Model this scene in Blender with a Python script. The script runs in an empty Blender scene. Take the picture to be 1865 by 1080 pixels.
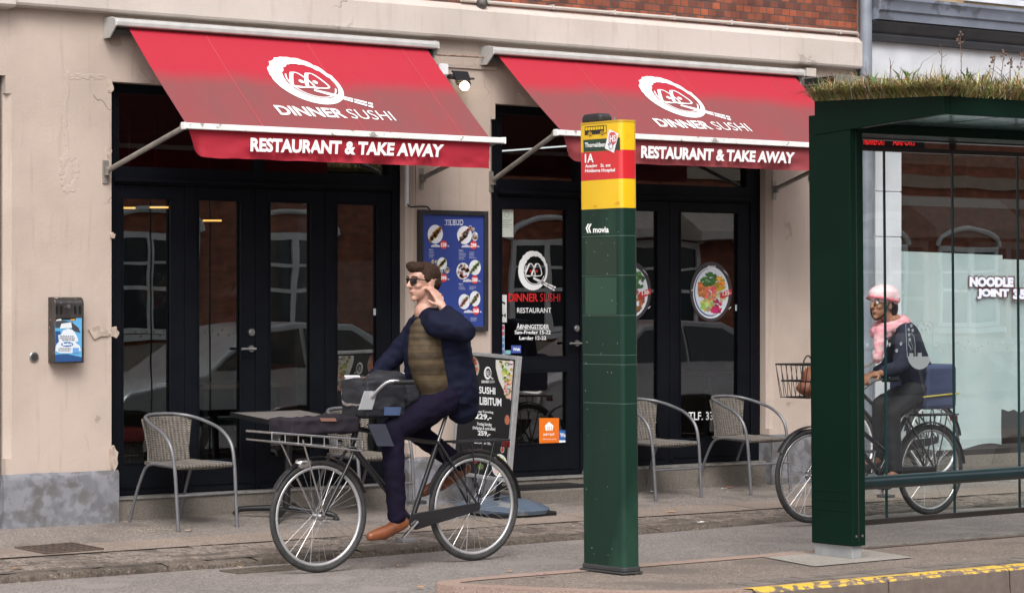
import bpy, bmesh, math, random
from mathutils import Vector, Matrix, Quaternion, noise as mnoise
rnd = random.Random(7)
scene = bpy.context.scene
col = scene.collection
R = math.radians

# ------------------------------------------------------------------ camera
FPX, UC, VH = 4800.0, 932.5, 550.0        # focal length, picture centre and horizon, in pixels of the 1865 px wide photograph
TH = math.atan(4800 / 6268.0)
SN, CS = math.sin(TH), math.cos(TH)
CAM = Vector((-8.8357, -16.07, 1.5))
cd = bpy.data.cameras.new('camera'); cam = bpy.data.objects.new('camera', cd); col.objects.link(cam)
cd.sensor_width = 36; cd.lens = FPX / 1865 * 36; cd.clip_start = 0.5; cd.clip_end = 500
cd.shift_y = (VH - 540) / 1865
cam.location = CAM; cam.rotation_euler = (R(90), 0, -TH)
scene.camera = cam

# ------------------------------------------------------------------ light
w = bpy.data.worlds.new('World'); scene.world = w; w.use_nodes = True
nt = w.node_tree; bg = nt.nodes['Background']
sky = nt.nodes.new('ShaderNodeTexSky'); sky.sky_type = 'NISHITA'; sky.sun_disc = False
sky.sun_elevation = R(48); sky.sun_rotation = R(212); sky.air_density = 1.0; sky.dust_density = 2.5
hs = nt.nodes.new('ShaderNodeHueSaturation'); hs.inputs['Saturation'].default_value = 0.18
nt.links.new(sky.outputs[0], hs.inputs['Color']); nt.links.new(hs.outputs[0], bg.inputs['Color'])
bg.inputs['Strength'].default_value = 0.15
sd = bpy.data.lights.new('sun', 'SUN'); sd.energy = 1.0; sd.angle = R(26); sd.color = (1, .965, .92)
so = bpy.data.objects.new('sun', sd); col.objects.link(so); so.location = (0, -10, 20)
so.rotation_euler = Vector((.36, .57, -.74)).to_track_quat('-Z', 'Y').to_euler()
scene.view_settings.view_transform = 'Standard'; scene.view_settings.look = 'None'
scene.view_settings.exposure = 1.05; scene.view_settings.gamma = 1
scene.render.engine = 'CYCLES'; scene.cycles.max_bounces = 8; scene.cycles.transparent_max_bounces = 16
scene.cycles.use_denoising = True

# ------------------------------------------------------------------ measuring: where a line of sight of the photograph meets a plane
def sight(u, v):
    a = (u - UC) / FPX; b = (VH - v) / FPX
    return Vector((SN + a * CS, CS - a * SN, b))
I4 = Matrix.Identity(4)
def hit(u, v, p0, n, M=I4):
    Mi = M.inverted(); o = Mi @ CAM; d = (Mi.to_3x3() @ sight(u, v)); n = Vector(n)
    t = (Vector(p0) - o).dot(n) / d.dot(n)
    return o + d * t
def PX(u, v, X, M=I4): return hit(u, v, (X, 0, 0), (1, 0, 0), M)
def PY(u, v, Y, M=I4): return hit(u, v, (0, Y, 0), (0, 1, 0), M)
def PZ(u, v, Z, M=I4): return hit(u, v, (0, 0, Z), (0, 0, 1), M)
SL, SZ = .045, -.012                      # the pavement falls towards the kerb
def gz(y): return SZ + SL * y
def PG(u, v): return hit(u, v, (0, 0, SZ), (0, -SL, 1))
def fx(u, Y): return PY(u, 550, Y).x
def fz(u, v, Y): return PY(u, v, Y).z

# ------------------------------------------------------------------ materials
MATS = {}
def newmat(name):
    m = bpy.data.materials.new(name); m.use_nodes = True
    n = m.node_tree; b = n.nodes['Principled BSDF']
    return m, n, b
def mat(name, c, rough=.6, metal=0, c2=None, scale=4, mix=(.35, .65), bump=0, bscale=60, spec=.5, detail=5, coat=0, c3=None, s3=1.5, m3=(.5, .62), stretch=None):
    """a surface with two blended tones, an optional third (wear, stain) with its own outline, and a fine relief"""
    if name in MATS: return MATS[name]
    m, n, b = newmat(name); N, L = n.nodes, n.links
    b.inputs['Roughness'].default_value = rough; b.inputs['Metallic'].default_value = metal
    b.inputs['Specular IOR Level'].default_value = spec; b.inputs['Coat Weight'].default_value = coat
    tc = N.new('ShaderNodeTexCoord'); src = tc.outputs['Object']
    if stretch:
        mp = N.new('ShaderNodeMapping'); mp.inputs['Scale'].default_value = stretch; L.new(src, mp.inputs[0]); srcs = mp.outputs[0]
    else: srcs = src
    def ns(sc, s=src, d=detail):
        x = N.new('ShaderNodeTexNoise'); x.inputs['Scale'].default_value = sc; x.inputs['Detail'].default_value = d; L.new(s, x.inputs['Vector']); return x
    def ramp(fac, lo, hi):
        r = N.new('ShaderNodeMapRange'); r.interpolation_type = 'SMOOTHSTEP'
        r.inputs[1].default_value = lo; r.inputs[2].default_value = hi; L.new(fac, r.inputs[0]); return r.outputs[0]
    def mixc(f, a, bb):
        x = N.new('ShaderNodeMix'); x.data_type = 'RGBA'; L.new(f, x.inputs[0])
        for k, v in ((6, a), (7, bb)):
            if isinstance(v, tuple): x.inputs[k].default_value = (*v, 1)
            else: L.new(v, x.inputs[k])
        return x.outputs[2]
    if c2 is None: c2 = tuple(x * .85 for x in c)
    co = mixc(ramp(ns(scale, srcs).outputs[0], *mix), c, c2)
    if c3: co = mixc(ramp(ns(s3, srcs, 9).outputs[0], *m3), co, c3)
    L.new(co, b.inputs['Base Color'])
    if bump:
        bp = N.new('ShaderNodeBump'); bp.inputs['Strength'].default_value = bump; bp.inputs['Distance'].default_value = .004
        L.new(ns(bscale, src, 6).outputs[0], bp.inputs['Height']); L.new(bp.outputs[0], b.inputs['Normal'])
    MATS[name] = m; return m
def colmat(name, rough=.5, noise=.12, emit=0, trans=False):
    """printed or painted surface whose ink is stored per face"""
    if name in MATS: return MATS[name]
    m, n, b = newmat(name); N, L = n.nodes, n.links
    at = N.new('ShaderNodeVertexColor'); at.layer_name = 'Col'
    tc = N.new('ShaderNodeTexCoord'); nz = N.new('ShaderNodeTexNoise'); nz.inputs['Scale'].default_value = 40; L.new(tc.outputs['Object'], nz.inputs['Vector'])
    mr = N.new('ShaderNodeMapRange'); mr.inputs[3].default_value = 1 - noise; mr.inputs[4].default_value = 1 + noise; L.new(nz.outputs[0], mr.inputs[0])
    mu = N.new('ShaderNodeVectorMath'); mu.operation = 'MULTIPLY'; L.new(at.outputs['Color'], mu.inputs[0]); L.new(mr.outputs[0], mu.inputs[1])
    L.new(mu.outputs[0], b.inputs['Base Color']); b.inputs['Roughness'].default_value = rough
    if emit: L.new(mu.outputs[0], b.inputs['Emission Color']); b.inputs['Emission Strength'].default_value = emit
    if trans: b.inputs['Subsurface Weight'].default_value = .0
    MATS[name] = m; return m
def glassmat(name, tint=(1, 1, 1), refl=1.0, base=.02, rough=.0, wav=0):
    if name in MATS: return MATS[name]
    m, n, b = newmat(name); N, L = n.nodes, n.links; N.remove(b)
    t = N.new('ShaderNodeBsdfTransparent'); t.inputs[0].default_value = (*tint, 1)
    g = N.new('ShaderNodeBsdfGlossy'); g.inputs['Roughness'].default_value = rough
    lw = N.new('ShaderNodeLayerWeight'); lw.inputs[0].default_value = .5      # two-sided grazing reflection
    f5 = N.new('ShaderNodeMath'); f5.operation = 'POWER'; f5.inputs[1].default_value = 5; L.new(lw.outputs['Facing'], f5.inputs[0])
    f = N.new('ShaderNodeMath'); f.operation = 'MULTIPLY_ADD'; f.inputs[1].default_value = .95; f.inputs[2].default_value = .045; L.new(f5.outputs[0], f.inputs[0])
    ma = N.new('ShaderNodeMath'); ma.operation = 'MULTIPLY_ADD'; ma.inputs[1].default_value = refl; ma.inputs[2].default_value = base; ma.use_clamp = True
    L.new(f.outputs[0], ma.inputs[0]); mx = N.new('ShaderNodeMixShader'); L.new(ma.outputs[0], mx.inputs[0]); L.new(t.outputs[0], mx.inputs[1]); L.new(g.outputs[0], mx.inputs[2])
    if wav:                                 # float glass is never quite flat
        tc = N.new('ShaderNodeTexCoord'); nz = N.new('ShaderNodeTexNoise'); nz.inputs['Scale'].default_value = 2.2; nz.inputs['Detail'].default_value = 1
        L.new(tc.outputs['Object'], nz.inputs['Vector']); bp = N.new('ShaderNodeBump'); bp.inputs['Strength'].default_value = wav; bp.inputs['Distance'].default_value = .02
        L.new(nz.outputs[0], bp.inputs['Height']); L.new(bp.outputs[0], g.inputs['Normal'])
    L.new(mx.outputs[0], N['Material Output'].inputs[0]); MATS[name] = m; return m
def emitmat(name, c, s):
    if name in MATS: return MATS[name]
    m, n, b = newmat(name); b.inputs['Base Color'].default_value = (*c, 1); b.inputs['Emission Color'].default_value = (*c, 1); b.inputs['Emission Strength'].default_value = s
    MATS[name] = m; return m

# ------------------------------------------------------------------ mesh collector
class MB:
    def __init__(s): s.V = []; s.F = []; s.C = []; s.c = (1, 1, 1)
    def add(s, vs, fs):
        o = len(s.V); s.V += [Vector(v) for v in vs]; s.F += [[i + o for i in f] for f in fs]; s.C += [s.c] * len(fs); return s
    def box(s, x0, x1, y0, y1, z0, z1, M=None):
        vs = [Vector((x, y, z)) for z in (z0, z1) for y in (y0, y1) for x in (x0, x1)]
        if M: vs = [M @ v for v in vs]
        return s.add(vs, [(0, 2, 3, 1), (4, 5, 7, 6), (0, 1, 5, 4), (2, 6, 7, 3), (0, 4, 6, 2), (1, 3, 7, 5)])
    def prism(s, pts, a, b, f):
        """outline pts (2D) swept from a to b; f(p, q, t) places it"""
        n = len(pts); vs = [f(p[0], p[1], a) for p in pts] + [f(p[0], p[1], b) for p in pts]
        return s.add(vs, [tuple(range(n))[::-1], tuple(range(n, 2 * n))] + [(i, (i + 1) % n, (i + 1) % n + n, i + n) for i in range(n)])
    def tube(s, pts, r, n=10, closed=False, smoothpath=0, cap=True):
        pts = [Vector(p) for p in pts]
        if smoothpath: pts = crom(pts, smoothpath, closed)
        rs = r if isinstance(r, (list, tuple)) else [r] * len(pts)
        if len(rs) != len(pts): rs = [rs[0] + (rs[-1] - rs[0]) * i / (len(pts) - 1) for i in range(len(pts))]
        m = len(pts); T = []
        for i in range(m):
            a = pts[i - 1] if (i or closed) else pts[i]; b = pts[(i + 1) % m] if (i < m - 1 or closed) else pts[i]
            T.append((b - a).normalized())
        up = Vector((0, 0, 1)) if abs(T[0].z) < .9 else Vector((0, 1, 0))
        nrm = (up - T[0] * up.dot(T[0])).normalized(); vs = []
        for i in range(m):
            nrm = (nrm - T[i] * nrm.dot(T[i])).normalized(); bn = T[i].cross(nrm)
            vs += [pts[i] + (nrm * math.cos(2 * math.pi * k / n) + bn * math.sin(2 * math.pi * k / n)) * rs[i] for k in range(n)]
        fs = []
        for i in range(m if closed else m - 1):
            j = (i + 1) % m
            fs += [(i * n + k, i * n + (k + 1) % n, j * n + (k + 1) % n, j * n + k) for k in range(n)]
        if cap and not closed: fs += [tuple(range(n))[::-1], tuple(range((m - 1) * n, m * n))]
        return s.add(vs, fs)
    def ell(s, c, r, M=None, nu=16, nv=10):
        c = Vector(c); r = r if isinstance(r, (list, tuple)) else (r, r, r); vs = []
        for j in range(nv + 1):
            ph = math.pi * j / nv
            for i in range(nu):
                a = 2 * math.pi * i / nu
                p = Vector((r[0] * math.sin(ph) * math.cos(a), r[1] * math.sin(ph) * math.sin(a), -r[2] * math.cos(ph)))
                vs.append(c + (M @ p if M else p))
        return s.add(vs, [(j * nu + i, j * nu + (i + 1) % nu, (j + 1) * nu + (i + 1) % nu, (j + 1) * nu + i) for j in range(nv) for i in range(nu)])
    def cap(s, p0, p1, r0, r1, n=14):
        p0, p1 = Vector(p0), Vector(p1); d = (p1 - p0); L = d.length; d.normalize(); P = []; rr = []
        for k in range(5):
            a = math.pi / 2 * k / 4; P.append(p0 - d * r0 * math.cos(a)); rr.append(max(r0 * math.sin(a), .0005))
        for k in range(5):
            a = math.pi / 2 * k / 4; P.append(p1 + d * r1 * math.sin(a)); rr.append(max(r1 * math.cos(a), .0005))
        return s.tube(P, rr, n)
    def chain(s, pts, rs):
        for i in range(len(pts) - 1): s.cap(pts[i], pts[i + 1], rs[i], rs[i + 1])
        return s
    def poly(s, pts):
        return s.add(pts, [tuple(range(len(pts)))])
    def slab(s, pts, th):
        pts = [Vector(p) for p in pts]; n = (pts[1] - pts[0]).cross(pts[2] - pts[0]).normalized(); m = len(pts)
        vs = pts + [p - n * th for p in pts]
        return s.add(vs, [tuple(range(m)), tuple(range(m, 2 * m))[::-1]] + [((i + 1) % m, i, i + m, (i + 1) % m + m) for i in range(m)])
    def build(s, name, m, parent=None, local=False, bevel=0, smooth=None, fix=True, remesh=0, iters=4, fold=None):
        me = bpy.data.meshes.new(name)
        M = Matrix.Identity(4)
        if parent is not None and not local: M = world(parent).inverted()
        me.from_pydata([M @ v for v in s.V], [], s.F)
        ca = me.color_attributes.new('Col', 'FLOAT_COLOR', 'CORNER'); k = 0; buf = []
        for p, c in zip(me.polygons, s.C): buf += [c[0], c[1], c[2], 1] * p.loop_total
        ca.data.foreach_set('color', buf)
        if fix:
            bm = bmesh.new(); bm.from_mesh(me)
            bmesh.ops.recalc_face_normals(bm, faces=bm.faces); bm.to_mesh(me); bm.free()
        o = bpy.data.objects.new(name, me); col.objects.link(o)
        if m: me.materials.append(m)
        if remesh:
            md = o.modifiers.new('r', 'REMESH'); md.mode = 'VOXEL'; md.voxel_size = remesh
            sm = o.modifiers.new('s', 'SMOOTH'); sm.iterations = iters; sm.factor = .5
            dg = bpy.context.evaluated_depsgraph_get(); me2 = bpy.data.meshes.new_from_object(o.evaluated_get(dg))
            o.modifiers.clear(); o.data = me2; bpy.data.meshes.remove(me); me = me2; me.name = name
            if m and not me.materials: me.materials.append(m)
            if fold:                           # cloth folds pressed into the surface
                am, fr = fold; vn = [v.normal.copy() for v in me.vertices]
                for v, n_ in zip(me.vertices, vn):
                    c = v.co; q_ = mnoise.noise(Vector((c.x * fr, c.y * fr, c.z * fr * 1.6)))
                    v.co = c + n_ * am * ((1 - abs(q_) * 2.2) + .6 * mnoise.noise(Vector((c.x * fr * 2.3, c.y * fr * 2.3, c.z * fr * 2.3 + 9))))
            me.polygons.foreach_set('use_smooth', [True] * len(me.polygons))
        if smooth is not None:
            me.polygons.foreach_set('use_smooth', [True] * len(me.polygons)); me.set_sharp_from_angle(angle=R(smooth))
        if bevel:
            md = o.modifiers.new('bevel', 'BEVEL'); md.width = bevel; md.segments = 2; md.limit_method = 'ANGLE'; md.angle_limit = R(40)
        if parent is not None: o.parent = parent
        return o
def world(o):
    M = o.matrix_basis.copy()
    while o.parent is not None: o = o.parent; M = o.matrix_basis @ M
    return M
def crom(P, n, closed=False):
    out = []; m = len(P)
    rng = range(m if closed else m - 1)
    for i in rng:
        g = (lambda k: P[k % m]) if closed else (lambda k: P[min(max(k, 0), m - 1)])
        p0, p1, p2, p3 = g(i - 1), g(i), g(i + 1), g(i + 2)
        for k in range(n):
            t = k / n
            out.append(.5 * ((2 * p1) + (p2 - p0) * t + (2 * p0 - 5 * p1 + 4 * p2 - p3) * t * t + (3 * p1 - p0 - 3 * p2 + p3) * t ** 3))
    if not closed: out.append(P[-1].copy())
    return out
def tag(o, label, cat=None, group=None, kind=None):
    if label: o['label'] = label
    if cat: o['category'] = cat
    if group: o['group'] = group
    if kind: o['kind'] = kind
    return o
def thing(name, label, cat, loc=(0, 0, 0), group=None, M=None):
    o = bpy.data.objects.new(name, None); col.objects.link(o); o.empty_display_size = .2
    if M is not None: o.matrix_basis = M
    else: o.location = loc
    bpy.context.view_layer.update()
    return tag(o, label, cat, group)
def copytree(o, parent=None):
    c = o.copy(); col.objects.link(c); c.parent = parent
    for ch in list(o.children): copytree(ch, c)
    return c

# ------------------------------------------------------------------ lettering and marks
_tc = {}
def glyphs(s, bold=0):
    k = (s, bold)
    if k in _tc: return _tc[k]
    cu = bpy.data.curves.new('t', 'FONT'); cu.body = s; cu.offset = bold; cu.resolution_u = 3
    ob = bpy.data.objects.new('t', cu); col.objects.link(ob)
    dg = bpy.context.evaluated_depsgraph_get(); me = bpy.data.meshes.new_from_object(ob.evaluated_get(dg))
    vs = [(v.co.x, v.co.y) for v in me.vertices]; fs = [tuple(p.vertices) for p in me.polygons]
    bpy.data.objects.remove(ob); bpy.data.curves.remove(cu); bpy.data.meshes.remove(me)
    x0 = min(v[0] for v in vs); x1 = max(v[0] for v in vs); y0 = min(v[1] for v in vs); y1 = max(v[1] for v in vs)
    vs = [((x - x0) / (x1 - x0), (y - y0) / (y1 - y0)) for x, y in vs]
    _tc[k] = (vs, fs); return vs, fs
def bil(q):
    tl, tr, br, bl = [Vector(p) for p in q]
    return lambda a, b: (bl * (1 - a) + br * a) * (1 - b) + (tl * (1 - a) + tr * a) * b
def text(mb, s, quad, f, bold=.012):
    """letters s filling the photograph's quad (tl, tr, br, bl in pixels) on the surface f(u, v)"""
    vs, fs = glyphs(s, bold); g = bil([Vector((*p, 0)) for p in quad])
    mb.add([f(*(g(a, b).xy)) for a, b in vs], fs)
def trect(mb, s, x0, x1, y0, y1, f, bold=.012, sl=0):
    text(mb, s, ((x0, y0), (x1, y0 + sl), (x1, y1 + sl), (x0, y1)), f, bold)
def disc(mb, cx, cy, rx, ry, f, n=24, rot=0, a0=0, a1=2 * math.pi):
    c, s_ = math.cos(rot), math.sin(rot)
    P = [(rx * math.cos(a0 + (a1 - a0) * k / n), ry * math.sin(a0 + (a1 - a0) * k / n)) for k in range(n + (0 if a1 - a0 > 6.2 else 1))]
    mb.poly([f(cx + c * x - s_ * y, cy + s_ * x + c * y) for x, y in P])
def ring(mb, outer, inner, f):
    n = len(outer); mb.add([f(*p) for p in outer] + [f(*p) for p in inner], [(i, (i + 1) % n, (i + 1) % n + n, i + n) for i in range(n)])
def stroke(mb, pts, w_, f, closed=False):
    P = [Vector((*p, 0)) for p in pts]; m = len(P); A = []; B = []
    ws = w_ if isinstance(w_, (list, tuple)) else [w_] * m
    for i in range(m):
        a = P[i - 1] if (i or closed) else P[i]; b = P[(i + 1) % m] if (i < m - 1 or closed) else P[i]
        t = (b - a).normalized(); n = Vector((-t.y, t.x, 0)) * ws[i] / 2; A.append(P[i] + n); B.append(P[i] - n)
    mb.add([f(p.x, p.y) for p in A] + [f(p.x, p.y) for p in B], [(i, (i + 1) % m, (i + 1) % m + m, i + m) for i in range(m if closed else m - 1)])
def rect(mb, x0, x1, y0, y1, f): mb.poly([f(x0, y0), f(x1, y0), f(x1, y1), f(x0, y1)])
def emblem(mb, f, name=True, red=None, white=(.85, .85, .84)):
    """the house mark: brush-stroke ring, two rice triangles, chopsticks (drawn on a 500 x 560 sheet)"""
    mb.c = white; O = []; In = []
    jag = random.Random(3)
    for k in range(60):
        a = 2 * math.pi * k / 60; j = jag.uniform(-5, 5) if (math.pi < a < 1.92 * math.pi) else 0
        O.append((396 + (132 + j) * math.cos(a), 260 + (176 + j) * math.sin(a)))
        In.append((412 + (98 + j * .6) * math.cos(a), 268 + (128 - 8 * math.sin(a) + j) * math.sin(a)))
    ring(mb, O, In, f)
    arc = [(412 + 88 * math.cos(a), 268 + 112 * math.sin(a)) for a in [R(20 + 190 * k / 26) for k in range(27)]]
    stroke(mb, arc, 6, f)
    for cx in (372, 432):
        tri = [(cx - 45, 292), (cx - 16, 218), (cx - 2, 199), (cx + 16, 203), (cx + 30, 232), (cx + 43, 282), (cx + 36, 303), (cx + 10, 308), (cx - 34, 306)]
        tri = [Vector((*p, 0)) for p in tri]; tri = [(p.x, p.y) for p in crom(tri, 4, True)]
        stroke(mb, tri, [15 if p[0] < cx - 4 else 8 for p in tri], f, True)
    mb.c = red or white
    for cx in (376, 432): disc(mb, cx, 264, 10, 13, f, 10)
    mb.c = white
    for dy in (-6, 6):
        for t0, t1 in ((0, .66), (.68, .9), (.92, 1)):
            p0 = Vector((400 - dy * .4, 326 + dy * .5, 0)); p1 = Vector((594 - dy * .8, 424 + dy * 2.0, 0))
            stroke(mb, [(p0.lerp(p1, t0)).xy, (p0.lerp(p1, t1)).xy], [8 + 8 * t0, 8 + 8 * t1], f)
    if name:
        mb.c = red or white
        trect(mb, 'DINNER', 176, 441, 464, 537, f, .028); trect(mb, 'SUSHI', 460, 640, 464, 537, f, -.004)
        # the slit that cuts the capitals
def plate(mb, cx, cy, rx, ry, f, pal, seed=1, rim=(.75, .77, .8), n=46, rot=0, kind='bits'):
    r_ = random.Random(seed); mb.c = rim; disc(mb, cx, cy, rx, ry, f, 28, rot)
    f2 = lambda u, v: f(u, v) + NUDGE
    if kind == 'rows':
        for j in range(4):
            mb.c = pal[j % len(pal)]
            for k in range(7):
                a = -.8 + 1.6 * k / 6; b = -.55 + 1.1 * j / 3
                if a * a + b * b > .92: continue
                c_ = pal[(j + (k % 2)) % len(pal)]; mb.c = tuple(x * r_.uniform(.7, 1.2) for x in c_)
                disc(mb, cx + rx * (a * .8 - b * .35), cy + ry * (-a * .55 + b * .75), rx * .18, ry * .155, f2, 7, r_.uniform(0, 3))
    else:
        for k in range(n):
            a = r_.uniform(0, 6.28); q = math.sqrt(r_.random()) * .8; sec = int(a / 6.28 * len(pal)) % len(pal)
            c_ = pal[sec]; mb.c = tuple(x * r_.uniform(.55, 1.25) for x in c_)
            disc(mb, cx + rx * q * math.cos(a), cy + ry * q * math.sin(a), rx * r_.uniform(.12, .25), ry * r_.uniform(.09, .19), f2, 6, r_.uniform(0, 3))
NUDGE = Vector((0, -.0012, 0))

# ------------------------------------------------------------------ palette
def brickmat(name, ca, cb, mortar, bw=.118, rh=.0625, soot=None, plane='xz'):
    m, n, b = newmat(name); N, L = n.nodes, n.links
    tc = N.new('ShaderNodeTexCoord'); sp = N.new('ShaderNodeSeparateXYZ'); cb_ = N.new('ShaderNodeCombineXYZ')
    L.new(tc.outputs['Object'], sp.inputs[0]); L.new(sp.outputs[0], cb_.inputs[0]); L.new(sp.outputs[2], cb_.inputs[1])
    nz0 = N.new('ShaderNodeTexNoise'); nz0.inputs['Scale'].default_value = 9; L.new(tc.outputs['Object'], nz0.inputs['Vector'])
    wob = N.new('ShaderNodeVectorMath'); wob.operation = 'SCALE'; wob.inputs['Scale'].default_value = .009; L.new(nz0.outputs['Color'], wob.inputs[0])
    ad = N.new('ShaderNodeVectorMath'); L.new(cb_.outputs[0], ad.inputs[0]); L.new(wob.outputs[0], ad.inputs[1])
    def br(c1, c2, mo, off=0):
        t = N.new('ShaderNodeTexBrick'); t.inputs['Scale'].default_value = 1; t.inputs['Brick Width'].default_value = bw; t.inputs['Row Height'].default_value = rh
        t.inputs['Mortar Size'].default_value = .0045; t.inputs['Mortar Smooth'].default_value = .3
        t.inputs['Color1'].default_value = (*c1, 1); t.inputs['Color2'].default_value = (*c2, 1); t.inputs['Mortar'].default_value = (*mo, 1); L.new(ad.outputs[0], t.inputs['Vector']); return t
    t = br(ca, cb, mortar)
    nz = N.new('ShaderNodeTexNoise'); nz.inputs['Scale'].default_value = 5; nz.inputs['Detail'].default_value = 8; L.new(tc.outputs['Object'], nz.inputs['Vector'])
    mr = N.new('ShaderNodeMapRange'); mr.inputs[1].default_value = .3; mr.inputs[2].default_value = .7; mr.inputs[3].default_value = .55; mr.inputs[4].default_value = 1.2; L.new(nz.outputs[0], mr.inputs[0])
    mu = N.new('ShaderNodeVectorMath'); mu.operation = 'MULTIPLY'; L.new(t.outputs[0], mu.inputs[0]); L.new(mr.outputs[0], mu.inputs[1])
    L.new(mu.outputs[0], b.inputs['Base Color']); b.inputs['Roughness'].default_value = .85
    bp = N.new('ShaderNodeBump'); bp.inputs['Strength'].default_value = .8; bp.inputs['Distance'].default_value = .006; bp.invert = True
    L.new(t.outputs['Fac'], bp.inputs['Height']); L.new(bp.outputs[0], b.inputs['Normal'])
    MATS[name] = m; return m
def plastermat(name, c, c2, cd):
    m, n, b = newmat(name); N, L = n.nodes, n.links; b.inputs['Roughness'].default_value = .8
    tc = N.new('ShaderNodeTexCoord'); O = tc.outputs['Object']
    def ns(sc, d=6, v=None):
        x = N.new('ShaderNodeTexNoise'); x.inputs['Scale'].default_value = sc; x.inputs['Detail'].default_value = d; L.new(v or O, x.inputs['Vector']); return x
    def mr(s, a, b_, c_=0, d_=1):
        x = N.new('ShaderNodeMapRange'); x.interpolation_type = 'SMOOTHSTEP'
        for i, v in enumerate((a, b_, c_, d_)): x.inputs[i + 1].default_value = v
        L.new(s, x.inputs[0]); return x.outputs[0]
    def mx(f, A, B):
        x = N.new('ShaderNodeMix'); x.data_type = 'RGBA'; L.new(f, x.inputs[0])
        for k, v in ((6, A), (7, B)):
            if isinstance(v, tuple): x.inputs[k].default_value = (*v, 1)
            else: L.new(v, x.inputs[k])
        return x.outputs[2]
    co = mx(mr(ns(1.3, 8).outputs[0], .35, .65), c, c2)
    mp = N.new('ShaderNodeMapping'); mp.inputs['Scale'].default_value = (9, 9, .9); L.new(O, mp.inputs[0])
    co = mx(mr(ns(2, 6, mp.outputs[0]).outputs[0], .55, .75, 0, .35), co, cd)       # rain streaks
    wv = ns(3, 3); mp2 = N.new('ShaderNodeVectorMath'); mp2.operation = 'MULTIPLY_ADD'; L.new(wv.outputs['Color'], mp2.inputs[0]); mp2.inputs[1].default_value = (.35, .35, .35); L.new(O, mp2.inputs[2])
    vo = N.new('ShaderNodeTexVoronoi'); vo.feature = 'DISTANCE_TO_EDGE'; vo.inputs['Scale'].default_value = 1.25; L.new(mp2.outputs[0], vo.inputs['Vector'])
    msk = N.new('ShaderNodeMath'); msk.operation = 'MULTIPLY'; L.new(mr(vo.outputs['Distance'], .0, .006, 1, 0), msk.inputs[0]); L.new(mr(ns(1.1, 4).outputs[0], .60, .66, 0, .75), msk.inputs[1])
    co = mx(msk.outputs[0], co, tuple(x * .45 for x in cd))                          # hairline cracks
    chip = mr(ns(2.6, 10).outputs[0], .685, .70); co = mx(chip, co, tuple(x * .8 for x in c2))
    L.new(co, b.inputs['Base Color'])
    h = N.new('ShaderNodeMath'); h.operation = 'MULTIPLY_ADD'; L.new(ns(70, 4).outputs[0], h.inputs[0]); h.inputs[1].default_value = .35; L.new(ns(6, 5).outputs[0], h.inputs[2])
    h2 = N.new('ShaderNodeMath'); h2.operation = 'MULTIPLY_ADD'; L.new(chip, h2.inputs[0]); h2.inputs[1].default_value = -.5; L.new(h.outputs[0], h2.inputs[2])
    h3 = N.new('ShaderNodeMath'); h3.operation = 'MULTIPLY_ADD'; L.new(msk.outputs[0], h3.inputs[0]); h3.inputs[1].default_value = -.6; L.new(h2.outputs[0], h3.inputs[2])
    bp = N.new('ShaderNodeBump'); bp.inputs['Strength'].default_value = .45; bp.inputs['Distance'].default_value = .012; L.new(h3.outputs[0], bp.inputs['Height']); L.new(bp.outputs[0], b.inputs['Normal'])
    MATS[name] = m; return m
def groundmat(name, c, c2, speck, vs=160, grain=.5, crack=0, c3=None):
    """asphalt or stone: blotches, small light stones showing, rough relief"""
    m, n, b = newmat(name); N, L = n.nodes, n.links; b.inputs['Roughness'].default_value = .85
    tc = N.new('ShaderNodeTexCoord'); O = tc.outputs['Object']
    a = N.new('ShaderNodeTexNoise'); a.inputs['Scale'].default_value = 1.1; a.inputs['Detail'].default_value = 9; L.new(O, a.inputs['Vector'])
    v = N.new('ShaderNodeTexVoronoi'); v.inputs['Scale'].default_value = vs; L.new(O, v.inputs['Vector'])
    def mr(s, a_, b_, lo=0, hi=1):
        x = N.new('ShaderNodeMapRange'); x.inputs[1].default_value = a_; x.inputs[2].default_value = b_; x.inputs[3].default_value = lo; x.inputs[4].default_value = hi; L.new(s, x.inputs[0]); return x.outputs[0]
    def mx(f, A, B):
        x = N.new('ShaderNodeMix'); x.data_type = 'RGBA'; L.new(f, x.inputs[0])
        for k, vv in ((6, A), (7, B)):
            if isinstance(vv, tuple): x.inputs[k].default_value = (*vv, 1)
            else: L.new(vv, x.inputs[k])
        return x.outputs[2]
    co = mx(mr(a.outputs[0], .38, .62), c, c2)
    sp = N.new('ShaderNodeSeparateColor'); L.new(v.outputs['Color'], sp.inputs[0])
    co = mx(mr(sp.outputs[0], .2, 1, 0, grain), co, speck)
    co = mx(mr(sp.outputs[2], .45, 1, 0, .75), co, tuple(x * .42 for x in c2))
    sp2 = mr(sp.outputs[1], .988, .992, 0, .6); co = mx(sp2, co, tuple(min(1, x * 1.5) for x in speck))
    if c3:
        st = N.new('ShaderNodeTexNoise'); st.inputs['Scale'].default_value = 2.3; st.inputs['Detail'].default_value = 10; L.new(O, st.inputs['Vector'])
        co = mx(mr(st.outputs[0], .56, .63, 0, .8), co, c3)
    L.new(co, b.inputs['Base Color'])
    bp = N.new('ShaderNodeBump'); bp.inputs['Strength'].default_value = .5; bp.inputs['Distance'].default_value = .004; L.new(v.outputs['Distance'], bp.inputs['Height']); L.new(bp.outputs[0], b.inputs['Normal'])
    MATS[name] = m; return m

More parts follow.
